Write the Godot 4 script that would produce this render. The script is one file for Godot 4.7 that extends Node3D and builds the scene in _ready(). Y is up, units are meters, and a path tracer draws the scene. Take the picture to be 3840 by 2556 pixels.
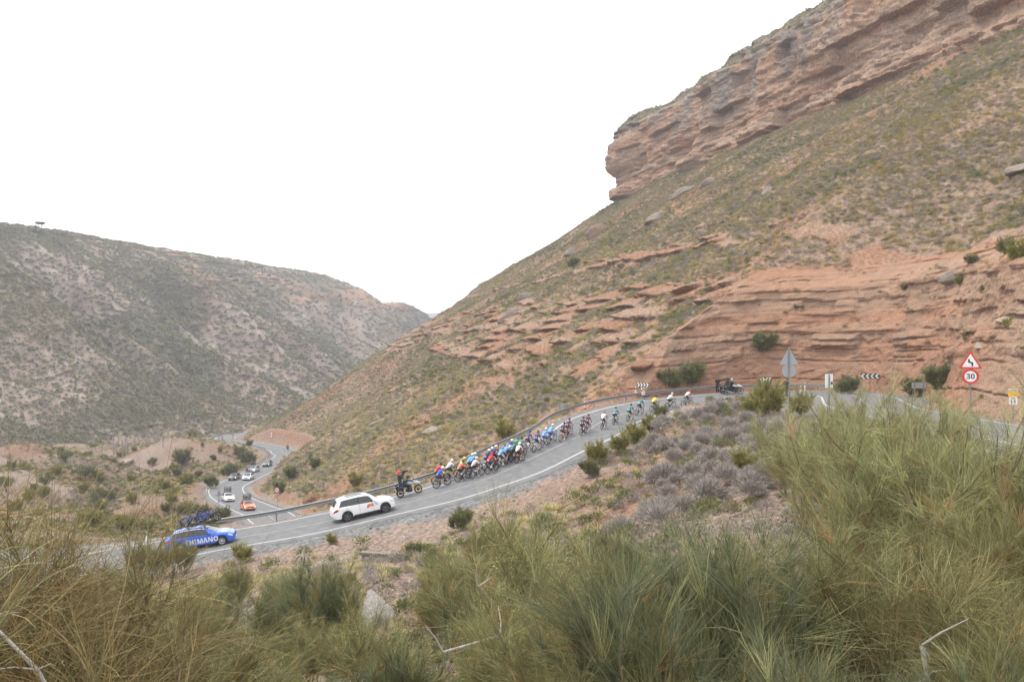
extends Node3D
# A mountain road in a dry valley: cyclists climb a bend under a layered cliff, team cars follow.
# World: metres, y up, camera at the origin looking along -z. "d" below is the distance -z in front of the camera.

const FOC := 3300.0          # focal length in pixels of the 3840 x 2556 photograph
var rng := RandomNumberGenerator.new()
var n_big := FastNoiseLite.new()
var n_mid := FastNoiseLite.new()
var n_fine := FastNoiseLite.new()
var n_bed := FastNoiseLite.new()
var n_cell := FastNoiseLite.new()
var M := {}                  # materials by name
var used := {}               # names taken so far

func _ready():
	setup_view()
	setup_noise()
	setup_materials()
	setup_road()
	build_ground()
	build_road()
	build_hillside()
	build_rock_cut()
	build_far_hill()
	build_guardrails()
	build_signs()
	build_cars()
	build_race()
	build_people()
	build_rocks()
	build_shrubs()
	build_ground_cover()

func setup_view():
	var cam := Camera3D.new()
	cam.name = "camera"
	cam.fov = rad_to_deg(2.0 * atan(1278.0 / FOC))
	cam.near = 0.05
	cam.far = 9000.0
	add_child(cam)
	cam.current = true
	var sun := DirectionalLight3D.new()
	sun.name = "sun"
	sun.light_energy = 0.42
	sun.light_angular_distance = 24.0
	sun.light_color = Color(1.0, 0.96, 0.9)
	sun.shadow_enabled = true
	sun.sky_mode = DirectionalLight3D.SKY_MODE_LIGHT_ONLY
	add_child(sun)
	sun.look_at_from_position(Vector3(-45, 100, -20), Vector3.ZERO, Vector3.UP)
	var sky_mat := ProceduralSkyMaterial.new()
	sky_mat.sky_top_color = Color(0.97, 0.98, 1.0)
	sky_mat.sky_horizon_color = Color(1.0, 1.0, 1.0)
	sky_mat.ground_horizon_color = Color(0.75, 0.72, 0.68)
	sky_mat.ground_bottom_color = Color(0.5, 0.45, 0.4)
	sky_mat.sun_angle_max = 1.0
	sky_mat.sky_energy_multiplier = 1.0
	var sky := Sky.new()
	sky.sky_material = sky_mat
	var env := Environment.new()
	env.background_mode = Environment.BG_SKY
	env.sky = sky
	env.background_energy_multiplier = 1.0
	env.tonemap_mode = Environment.TONE_MAPPER_LINEAR
	env.tonemap_exposure = 2.1
	env.fog_enabled = true
	env.fog_density = 0.00032
	env.fog_light_color = Color(0.93, 0.95, 1.0)
	env.sdfgi_enabled = true
	env.ssao_enabled = true
	env.ssil_enabled = true
	var we := WorldEnvironment.new()
	we.name = "environment"
	we.environment = env
	add_child(we)

func setup_noise():
	rng.seed = 7
	n_cell.seed = 5
	n_cell.noise_type = FastNoiseLite.TYPE_CELLULAR
	n_cell.cellular_return_type = FastNoiseLite.RETURN_CELL_VALUE
	n_cell.frequency = 1.0
	n_cell.fractal_type = FastNoiseLite.FRACTAL_NONE
	for a in [[n_big, 11, 1.0 / 70.0, 3], [n_mid, 23, 1.0 / 14.0, 3], [n_fine, 37, 1.0 / 2.2, 3], [n_bed, 53, 1.0 / 20.0, 2]]:
		a[0].seed = a[1]
		a[0].frequency = a[2]
		a[0].fractal_octaves = a[3]
		a[0].noise_type = FastNoiseLite.TYPE_SIMPLEX_SMOOTH

# ---------------------------------------------------------------- helpers
func lin(r, g, b) -> Color:          # linear base colour -> the sRGB colour a material wants
	return Color(r, g, b).linear_to_srgb()

func mat(key: String, c: Color, rough := 0.8, metal := 0.0) -> StandardMaterial3D:
	var m := StandardMaterial3D.new()
	m.resource_name = key
	m.albedo_color = c
	m.roughness = rough
	m.metallic = metal
	M[key] = m
	return m

func noise_tex(sd: int, freq: float, lo: float, hi: float, size := 512, oct := 4, normal := false) -> NoiseTexture2D:
	var n := FastNoiseLite.new()
	n.seed = sd
	n.frequency = freq
	n.fractal_octaves = oct
	var t := NoiseTexture2D.new()
	t.width = size
	t.height = size
	t.seamless = true
	t.noise = n
	if normal:
		t.as_normal_map = true
		t.bump_strength = hi
	else:
		var g := Gradient.new()
		g.set_color(0, Color(lo, lo, lo))
		g.set_color(1, Color(hi, hi, hi))
		t.color_ramp = g
	return t

func numbered(called: String) -> String:
	if not used.has(called):
		used[called] = 0
		return called
	used[called] += 1
	return "%s_%03d" % [called, used[called]]

func thing(called: String, label: String, category: String, at := Vector3.ZERO, basis_ := Basis(), group := "") -> Node3D:
	var o := Node3D.new()
	o.name = numbered(called)
	add_child(o)
	o.transform = Transform3D(basis_, at)
	tag(o, label, category, group)
	return o

func tag(o: Node, label: String, category: String, group := "", kind := "") -> Node:
	if label: o.set_meta("label", label)
	if category: o.set_meta("category", category)
	if group: o.set_meta("group", group)
	if kind: o.set_meta("kind", kind)
	return o

func part(called: String, mesh: Mesh, m: Material, parent: Node, at := Transform3D()) -> MeshInstance3D:
	var o := MeshInstance3D.new()
	o.mesh = mesh
	o.material_override = m
	if parent == self:
		o.name = numbered(called)
		add_child(o)
	else:
		o.name = called
		parent.add_child(o, true)
	o.transform = at
	return o

func structure(called: String, mesh: Mesh, m: Material) -> MeshInstance3D:
	var o := part(called, mesh, m, self)
	o.set_meta("kind", "structure")
	return o

func copy(src: Node3D, at: Transform3D, label := "", group := "") -> Node3D:
	var o: Node3D = src.duplicate()
	var base := String(src.name)
	if base.length() > 4 and base[-4] == "_" and base.right(3).is_valid_int():
		base = base.left(-4)
	o.name = numbered(base)
	add_child(o)
	o.transform = at
	if label: o.set_meta("label", label)
	if group: o.set_meta("group", group)
	return o

func pix(u: float, v: float, d: float) -> Vector3:   # the point at distance d seen at pixel (u, v) of the photograph
	return Vector3((u - 1920.0) / FOC * d, -(v - 1278.0) / FOC * d, -d)

# A growing triangle mesh. Faces run clockwise seen from outside; normals are summed per vertex.
class Shape:
	var v := PackedVector3Array()
	var c := PackedColorArray()
	var uv := PackedVector2Array()
	var ix := PackedInt32Array()
	var colored := false
	func pt(p: Vector3, col := Color.WHITE) -> int:
		v.append(p)
		c.append(col)
		return v.size() - 1
	func tri(a: int, b: int, d: int):
		ix.append(a); ix.append(b); ix.append(d)
	func quad(a: int, b: int, d: int, e: int):
		ix.append(a); ix.append(b); ix.append(d)
		ix.append(a); ix.append(d); ix.append(e)
	func flat_quad(a: Vector3, b: Vector3, d: Vector3, e: Vector3, col := Color.WHITE):
		var i := v.size()
		for p in [a, b, d, e]:
			v.append(p); c.append(col)
		quad(i, i + 1, i + 2, i + 3)
	func flat_tri(a: Vector3, b: Vector3, d: Vector3, col := Color.WHITE):
		var i := v.size()
		for p in [a, b, d]:
			v.append(p); c.append(col)
		tri(i, i + 1, i + 2)
	func box(size: Vector3, at := Vector3.ZERO, bs := Basis(), bevel := 0.0, col := Color.WHITE):
		var h := size / 2.0
		var b: float = min(bevel, min(h.x, min(h.y, h.z)) * 0.9)
		if b <= 0.0:
			var p := []
			for s in [Vector3(-1, -1, -1), Vector3(1, -1, -1), Vector3(1, 1, -1), Vector3(-1, 1, -1), Vector3(-1, -1, 1), Vector3(1, -1, 1), Vector3(1, 1, 1), Vector3(-1, 1, 1)]:
				p.append(at + bs * (s * h))
			for f in [[0, 1, 2, 3], [5, 4, 7, 6], [4, 0, 3, 7], [1, 5, 6, 2], [3, 2, 6, 7], [4, 5, 1, 0]]:
				flat_quad(p[f[3]], p[f[2]], p[f[1]], p[f[0]], col)
			return
		# chamfered: three inset rectangles per axis pair
		var q := {}
		for sx in [-1, 1]:
			for sy in [-1, 1]:
				for sz in [-1, 1]:
					q[[sx, sy, sz, 0]] = at + bs * Vector3(sx * h.x, sy * (h.y - b), sz * (h.z - b))
					q[[sx, sy, sz, 1]] = at + bs * Vector3(sx * (h.x - b), sy * h.y, sz * (h.z - b))
					q[[sx, sy, sz, 2]] = at + bs * Vector3(sx * (h.x - b), sy * (h.y - b), sz * h.z)
		for s in [-1, 1]:
			out_quad(q[[s, -1, -1, 0]], q[[s, 1, -1, 0]], q[[s, 1, 1, 0]], q[[s, -1, 1, 0]], at, col)
			out_quad(q[[-1, s, -1, 1]], q[[1, s, -1, 1]], q[[1, s, 1, 1]], q[[-1, s, 1, 1]], at, col)
			out_quad(q[[-1, -1, s, 2]], q[[1, -1, s, 2]], q[[1, 1, s, 2]], q[[-1, 1, s, 2]], at, col)
			for r in [-1, 1]:
				out_quad(q[[s, r, -1, 0]], q[[s, r, 1, 0]], q[[s, r, 1, 1]], q[[s, r, -1, 1]], at, col)
				out_quad(q[[s, -1, r, 0]], q[[s, 1, r, 0]], q[[s, 1, r, 2]], q[[s, -1, r, 2]], at, col)
				out_quad(q[[-1, s, r, 1]], q[[1, s, r, 1]], q[[1, s, r, 2]], q[[-1, s, r, 2]], at, col)
				for w in [-1, 1]:
					out_tri(q[[s, r, w, 0]], q[[s, r, w, 1]], q[[s, r, w, 2]], at, col)
	func out_quad(a: Vector3, b: Vector3, d: Vector3, e: Vector3, mid: Vector3, col := Color.WHITE):
		if (d - a).cross(b - a).dot((a + b + d + e) / 4.0 - mid) < 0.0:
			flat_quad(a, e, d, b, col)
		else:
			flat_quad(a, b, d, e, col)
	func out_tri(a: Vector3, b: Vector3, d: Vector3, mid: Vector3, col := Color.WHITE):
		if (d - a).cross(b - a).dot((a + b + d) / 3.0 - mid) < 0.0:
			flat_tri(a, d, b, col)
		else:
			flat_tri(a, b, d, col)
	func tube(path: Array, radii, sides := 6, col := Color.WHITE, caps := true):
		var n := path.size()
		var first := v.size()
		var up := Vector3.UP
		var side := Vector3.ZERO
		for i in n:
			var t: Vector3 = (path[min(i + 1, n - 1)] - path[max(i - 1, 0)]).normalized()
			if side == Vector3.ZERO:
				side = t.cross(up if absf(t.y) < 0.95 else Vector3.RIGHT).normalized()
			else:
				side = (side - t * side.dot(t)).normalized()
			var oth := t.cross(side)
			var r: float = radii if radii is float else radii[i]
			for k in sides:
				var a := TAU * k / sides
				v.append(path[i] + (side * cos(a) + oth * sin(a)) * r)
				c.append(col)
		for i in n - 1:
			for k in sides:
				var k2 := (k + 1) % sides
				quad(first + i * sides + k, first + (i + 1) * sides + k, first + (i + 1) * sides + k2, first + i * sides + k2)
		if caps:
			for e in [0, n - 1]:
				var m := pt(path[e], col)
				for k in sides:
					var k2 := (k + 1) % sides
					if e == 0:
						tri(m, first + k, first + k2)
					else:
						tri(m, first + e * sides + k2, first + e * sides + k)
	func lathe(prof: Array, sides := 24, bs := Basis(), at := Vector3.ZERO, col := Color.WHITE, closed := false):
		# prof: [radius, height] pairs turned about the y axis of bs
		var first := v.size()
		var n := prof.size()
		for p in prof:
			for k in sides:
				var a := TAU * k / sides
				v.append(at + bs * Vector3(cos(a) * p[0], p[1], sin(a) * p[0]))
				c.append(col)
		for i in (n if closed else n - 1):
			var i2 := (i + 1) % n
			for k in sides:
				var k2 := (k + 1) % sides
				quad(first + i * sides + k, first + i2 * sides + k, first + i2 * sides + k2, first + i * sides + k2)
	func mesh(smooth := true) -> ArrayMesh:
		var nrm := PackedVector3Array()
		nrm.resize(v.size())
		for k in range(0, ix.size(), 3):
			var a := v[ix[k]]
			var nn := (v[ix[k + 2]] - a).cross(v[ix[k + 1]] - a)
			nrm[ix[k]] += nn
			nrm[ix[k + 1]] += nn
			nrm[ix[k + 2]] += nn
		for k in nrm.size():
			nrm[k] = nrm[k].normalized() if nrm[k].length_squared() > 1e-20 else Vector3.UP
		var arr := []
		arr.resize(Mesh.ARRAY_MAX)
		arr[Mesh.ARRAY_VERTEX] = v
		arr[Mesh.ARRAY_NORMAL] = nrm
		if colored:
			arr[Mesh.ARRAY_COLOR] = c
		if uv.size() == v.size():
			arr[Mesh.ARRAY_TEX_UV] = uv
		arr[Mesh.ARRAY_INDEX] = ix
		var am := ArrayMesh.new()
		am.add_surface_from_arrays(Mesh.PRIMITIVE_TRIANGLES, arr)
		return am

func box_mesh(size: Vector3, bevel := 0.0, at := Vector3.ZERO, bs := Basis()) -> ArrayMesh:
	var s := Shape.new()
	s.box(size, at, bs, bevel)
	return s.mesh()

func tube_mesh(path: Array, r, sides := 8) -> ArrayMesh:
	var s := Shape.new()
	s.tube(path, r, sides)
	return s.mesh()

# ---------------------------------------------------------------- materials
func setup_materials():
	var grain := noise_tex(3, 0.02, 0.55, 1.0, 512, 5)
	var grain2 := noise_tex(9, 0.035, 0.62, 1.0, 512, 5)
	var bump := noise_tex(5, 0.03, 0, 10.0, 512, 5, true)
	for a in [["soil", grain, 0.22, 1.6], ["hill", grain, 0.16, 1.8], ["far_hill", grain2, 0.05, 1.5], ["rock", grain2, 0.35, 1.6]]:
		var m := mat(a[0], Color.WHITE, 0.95)
		m.vertex_color_use_as_albedo = true
		m.albedo_texture = a[1]
		m.uv1_triplanar = true
		m.uv1_world_triplanar = true
		m.uv1_scale = Vector3.ONE * a[2]
		m.normal_enabled = true
		m.normal_texture = bump
		m.normal_scale = a[3]
		m.metallic_specular = 0.2
	var stone := mat("stone", Color.WHITE, 0.95)
	stone.vertex_color_use_as_albedo = true
	stone.albedo_texture = grain2
	stone.uv1_triplanar = true
	stone.uv1_scale = Vector3.ONE * 0.8
	stone.normal_enabled = true
	stone.normal_texture = bump
	stone.normal_scale = 1.8
	stone.metallic_specular = 0.2
	var asphalt := mat("asphalt", lin(0.2, 0.2, 0.203), 0.85)
	asphalt.albedo_texture = noise_tex(15, 0.012, 0.78, 1.0, 1024, 6)
	asphalt.uv1_triplanar = true
	asphalt.uv1_world_triplanar = true
	asphalt.uv1_scale = Vector3.ONE * 0.09
	asphalt.metallic_specular = 0.3
	var paint := mat("road_paint", lin(0.62, 0.62, 0.6), 0.7)
	paint.albedo_texture = noise_tex(16, 0.03, 0.7, 1.0, 512, 5)
	paint.uv1_triplanar = true
	paint.uv1_world_triplanar = true
	paint.uv1_scale = Vector3.ONE * 0.5
	var faded := mat("faded_paint", lin(0.40, 0.40, 0.39), 0.75)
	faded.albedo_texture = paint.albedo_texture
	faded.uv1_triplanar = true
	faded.uv1_world_triplanar = true
	faded.uv1_scale = Vector3.ONE * 0.5
	var plant := mat("plant", Color.WHITE, 0.75)
	plant.vertex_color_use_as_albedo = true
	plant.metallic_specular = 0.25
	plant.backlight_enabled = true
	plant.backlight = Color(0.14, 0.14, 0.1)
	var bark := mat("bark", Color.WHITE, 0.9)
	bark.vertex_color_use_as_albedo = true
	var galv := mat("galvanised", lin(0.36, 0.37, 0.37), 0.5, 0.55)
	galv.albedo_texture = grain2
	galv.uv1_triplanar = true
	galv.uv1_scale = Vector3.ONE * 0.8
	mat("sign_back", lin(0.33, 0.35, 0.37), 0.5, 0.3)
	mat("sign_white", lin(0.75, 0.75, 0.74), 0.45)
	mat("sign_red", lin(0.55, 0.03, 0.025), 0.45)
	mat("sign_black", lin(0.012, 0.012, 0.014), 0.5)
	mat("sign_yellow", lin(0.75, 0.42, 0.02), 0.45)
	mat("rubber", lin(0.012, 0.012, 0.013), 0.75)
	mat("black_plastic", lin(0.018, 0.018, 0.02), 0.5)
	mat("dark_metal", lin(0.05, 0.05, 0.055), 0.4, 0.5)
	mat("alloy", lin(0.58, 0.58, 0.6), 0.4, 0.35)
	mat("gold_rim", lin(0.5, 0.3, 0.08), 0.4, 0.7)
	mat("skin", lin(0.42, 0.23, 0.15), 0.6)
	mat("hair", lin(0.03, 0.018, 0.012), 0.7)
	mat("red_lamp", lin(0.5, 0.015, 0.015), 0.15)
	mat("lamp_glass", lin(0.75, 0.77, 0.8), 0.1, 0.2)
	mat("concrete", lin(0.32, 0.27, 0.22), 0.9).albedo_texture = grain
	M.concrete.uv1_triplanar = true
	M.concrete.uv1_scale = Vector3.ONE * 0.6
	var glass := mat("car_glass", lin(0.012, 0.014, 0.016), 0.05)
	glass.metallic_specular = 0.6
	var light_glass := mat("windshield_glass", lin(0.06, 0.07, 0.075), 0.05)
	light_glass.metallic_specular = 0.7

func car_paint(key: String, c: Color) -> StandardMaterial3D:
	var m := mat(key, c, 0.35)
	m.clearcoat_enabled = true
	m.clearcoat = 0.8
	m.clearcoat_roughness = 0.06
	return m

# ---------------------------------------------------------------- the road's course
# x, d, height and crossfall of the road's centre line, from the far end of the valley to the camera's right
const NODES := [
	[-74, 380, -38.0, 0], [-84, 362, -37.1, 0], [-97, 349, -36.5, 0],
	[-104.93, 334.16, -35.82, 0], [-105.65, 327.03, -35.57, 0], [-104.22, 319.47, -35.31, 0], [-102.01, 311.38, -35.03, 0],
	[-97.22, 303.87, -34.72, 0], [-91.38, 296.08, -34.39, 0.013], [-83.85, 288.86, -34.04, 0.018], [-77.44, 279.73, -33.67, 0.018],
	[-71.23, 269.99, -33.27, 0.016], [-67.53, 259.39, -32.85, 0.010], [-63.82, 249.30, -32.38, 0.030], [-62.00, 235.85, -31.96, 0.044],
	[-60.11, 222.21, -31.54, 0.018], [-60.45, 208.23, -31.13, 0.006], [-60.05, 194.91, -30.72, 0.003], [-59.01, 182.12, -30.27, -0.004],
	[-55.14, 170.35, -29.67, -0.021], [-50.51, 160.22, -28.95, -0.020], [-46.17, 151.54, -28.11, -0.009], [-42.06, 142.99, -27.22, 0],
	[-37.75, 134.49, -26.31, 0], [-34.25, 125.81, -25.39, 0], [-31.08, 117.27, -24.47, 0],
	[-31, 108, -23.4, 0], [-34.5, 97, -22.1, 0], [-41, 86, -20.7, 0], [-49, 75.5, -19.2, 0], [-54.5, 66, -18.1, 0], [-53.5, 58.5, -17.5, 0], [-48, 55.6, -17.2, 0], [-41.5, 57.4, -16.8, 0],
	[-34.90, 60.29, -16.27, 0.008], [-28.55, 62.13, -15.44, 0.012], [-21.98, 63.83, -14.61, 0.004], [-15.74, 64.97, -13.74, -0.006],
	[-10.19, 66.96, -12.82, -0.030], [-5.01, 69.37, -11.86, -0.012], [-0.92, 72.13, -10.81, -0.019], [2.70, 76.96, -9.79, -0.007],
	[6.33, 82.00, -8.80, 0.012], [9.31, 87.88, -7.90, 0.048], [14.11, 93.16, -7.13, 0.066], [20.37, 96.63, -6.49, 0.055],
	[26.39, 97.52, -5.97, 0.036], [31.22, 94.85, -5.61, 0.025], [32.90, 89.05, -5.38, 0.007], [32.19, 82.11, -5.24, 0.002],
	[29.86, 74.66, -5.15, -0.003], [27.56, 66.72, -5.09, -0.009], [26.98, 58.26, -5.03, -0.010], [26.85, 49.68, -4.97, -0.011],
	[27.05, 41.09, -4.90, -0.008], [27.3, 30, -4.82, 0], [27.6, 18, -4.75, 0], [28, 4, -4.65, 0], [28, -12, -4.6, 0]]
const SUB := 9
var st_p := PackedVector3Array()     # x, height, d
var st_t := PackedVector2Array()     # direction of travel in (x, d)
var st_b := PackedFloat32Array()     # crossfall, positive: the hill side is higher
var st_n := PackedFloat32Array()     # node number of a station
const GX0 := -170.0
const GD0 := -20.0
const GC := 2.5
const GW := 100
const GH := 180
var near_st := PackedInt32Array()

func setup_road():
	var n := NODES.size()
	for i in n - 1:
		for k in SUB:
			var t := float(k) / SUB
			var q := [0.0, 0.0, 0.0, 0.0]
			for j in 4:
				var a: float = NODES[max(i - 1, 0)][j]
				var b: float = NODES[i][j]
				var c: float = NODES[i + 1][j]
				var e: float = NODES[min(i + 2, n - 1)][j]
				q[j] = 0.5 * (2 * b + (c - a) * t + (2 * a - 5 * b + 4 * c - e) * t * t + (3 * b - a - 3 * c + e) * t * t * t)
			st_p.append(Vector3(q[0], q[2], q[1]))
			st_b.append(q[3])
			st_n.append(i + t)
	for i in st_p.size():
		var a := st_p[max(i - 1, 0)]
		var b := st_p[min(i + 1, st_p.size() - 1)]
		st_t.append(Vector2(b.x - a.x, b.z - a.z).normalized())
	near_st.resize(GW * GH)
	for gy in GH:
		for gx in GW:
			var x := GX0 + gx * GC
			var d := GD0 + gy * GC
			var best := 0
			var bd := 1e9
			for i in range(0, st_p.size(), 4):
				var p := st_p[i]
				var e := (p.x - x) * (p.x - x) + (p.z - d) * (p.z - d)
				if e < bd:
					bd = e
					best = i
			near_st[gy * GW + gx] = best

# [sideways distance from the centre line (positive: hill side), road height there, station]
func beside(x: float, d: float) -> Array:
	var gx := clampi(roundi((x - GX0) / GC), 0, GW - 1)
	var gy := clampi(roundi((d - GD0) / GC), 0, GH - 1)
	var b := near_st[gy * GW + gx]
	var best := b
	var bd := 1e9
	for i in range(max(0, b - 5), min(st_p.size(), b + 6)):
		var p := st_p[i]
		var e := (p.x - x) * (p.x - x) + (p.z - d) * (p.z - d)
		if e < bd:
			bd = e
			best = i
	var p := st_p[best]
	var t := st_t[best]
	var dx := x - p.x
	var dd := d - p.z
	var s := -t.y * dx + t.x * dd
	var along := t.x * dx + t.y * dd
	var slope := 0.0
	var i0: int = max(best - 1, 0)
	var i1: int = min(best + 1, st_p.size() - 1)
	var run := Vector2(st_p[i1].x - st_p[i0].x, st_p[i1].z - st_p[i0].z).length()
	if run > 0.01:
		slope = (st_p[i1].y - st_p[i0].y) / run
	var far := sqrt(bd)
	if far > absf(s) + 3.0:
		s = signf(s) * far
	return [s, p.y + clampf(along, -1.5, 1.5) * slope + clampf(s, -4.5, 4.5) * st_b[best], best]

func station_point(i: int, s: float, up := 0.0) -> Vector3:      # world point beside station i
	var p := st_p[i]
	var t := st_t[i]
	return Vector3(p.x - t.y * s, p.y + clampf(s, -4.5, 4.5) * st_b[i] + up, -(p.z + t.x * s))

# where the ray through pixel (u, v) meets the road
func on_road(u: float, v: float, d0: float, d1: float) -> Vector3:
	for k in 40:
		var dm := (d0 + d1) / 2
		var p := pix(u, v, dm)
		if p.y > beside(p.x, dm)[1]:
			d0 = dm
		else:
			d1 = dm
	var q := pix(u, v, d0)
	q.y = beside(q.x, d0)[1] + 0.004
	return q

func on_ground(u: float, v: float, d0: float, d1: float) -> Vector3:
	for k in 30:
		var dm := (d0 + d1) / 2
		var p := pix(u, v, dm)
		if p.y > ground_y(p.x, dm):
			d0 = dm
		else:
			d1 = dm
	var q := pix(u, v, d0)
	q.y = ground_y(q.x, d0)
	return q

func heading(p: Vector3) -> float:     # yaw of the road's direction of travel at a world point
	var t := st_t[beside(p.x, -p.z)[2]]
	return atan2(t.y, t.x)

# basis of a vehicle on the road at p: local +x ahead, y up, following grade and crossfall
func road_basis(p: Vector3, turn := 0.0, reverse := false) -> Basis:
	var i: int = beside(p.x, -p.z)[2]
	var a := station_point(max(i - 2, 0), 0)
	var b := station_point(min(i + 2, st_p.size() - 1), 0)
	var f := (b - a).normalized() * (-1.0 if reverse else 1.0)
	var left := (station_point(i, 3) - station_point(i, -3)).normalized()
	var up := left.cross(f).normalized()
	if up.y < 0: up = -up
	f = f.rotated(up, turn)
	var z := f.cross(up).normalized()
	return Basis(f, up, z)

# ---------------------------------------------------------------- heights
func smax(a: float, b: float, k: float) -> float:
	var h := clampf(0.5 + 0.5 * (a - b) / k, 0, 1)
	return lerpf(b, a, h) + k * h * (1 - h)

func plain_y(x: float, d: float) -> float:    # camera bank and valley floor before the road is cut in
	var h: float = TPS0[0] + TPS0[1] * x / 50.0 + TPS0[2] * d / 50.0
	var px := x / 50.0
	var pd := d / 50.0
	for k in range(0, TPS.size(), 3):
		var r: float = (px - TPS[k]) * (px - TPS[k]) + (pd - TPS[k + 1]) * (pd - TPS[k + 1])
		if r > 1e-9:
			h += TPS[k + 2] * 0.5 * r * log(r)
	return h

func hill_q(x: float, d: float) -> float:
	var over := maxf(0, d - 375)
	return 0.97 * x + 0.25 * d - over * 1.1 - over * over * 0.006

func hill_y(x: float, d: float) -> float:
	return -27.17 + 0.636 * hill_q(x, d)

func wall_height(node: float) -> float:       # height of the steep rock cut behind the bend, by road node
	return 12.0 * smoothstep(44.3, 46.0, node) * (1.0 - 0.45 * smoothstep(50.0, 52.5, node))

func cut_y(s: float, y: float, node: float) -> float:    # upper limit of the ground on the hill side
	var t := s - 6.2
	if t < 0: return y - 0.06
	var hw := wall_height(node)
	var steep := 2.6 - 1.2 * smoothstep(50.0, 52.5, node)
	if hw > 0.3:
		var w := hw / steep
		return y + (t * steep if t < w else hw + (t - w) * 0.72)
	if node < 24:
		return y + (t * 2.0 if t < 1.8 else 3.6 + (t - 1.8) * 0.6 + maxf(0, t - 22.0) * 0.5)
	return y + t * 0.95

func hummock(x: float, d: float, t: float) -> float:     # small banks and hollows, larger on the valley floor
	var far := smoothstep(100.0, 130.0, d)
	return n_mid.get_noise_2d(x * (1.0 - 0.45 * far), d * (1.0 - 0.45 * far)) * (0.5 + 1.9 * far) * smoothstep(0, 6 + 8 * far, t) + far * 3.0 * n_big.get_noise_2d(x * 1.8, d * 1.8) * smoothstep(2, 22, t)

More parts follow.
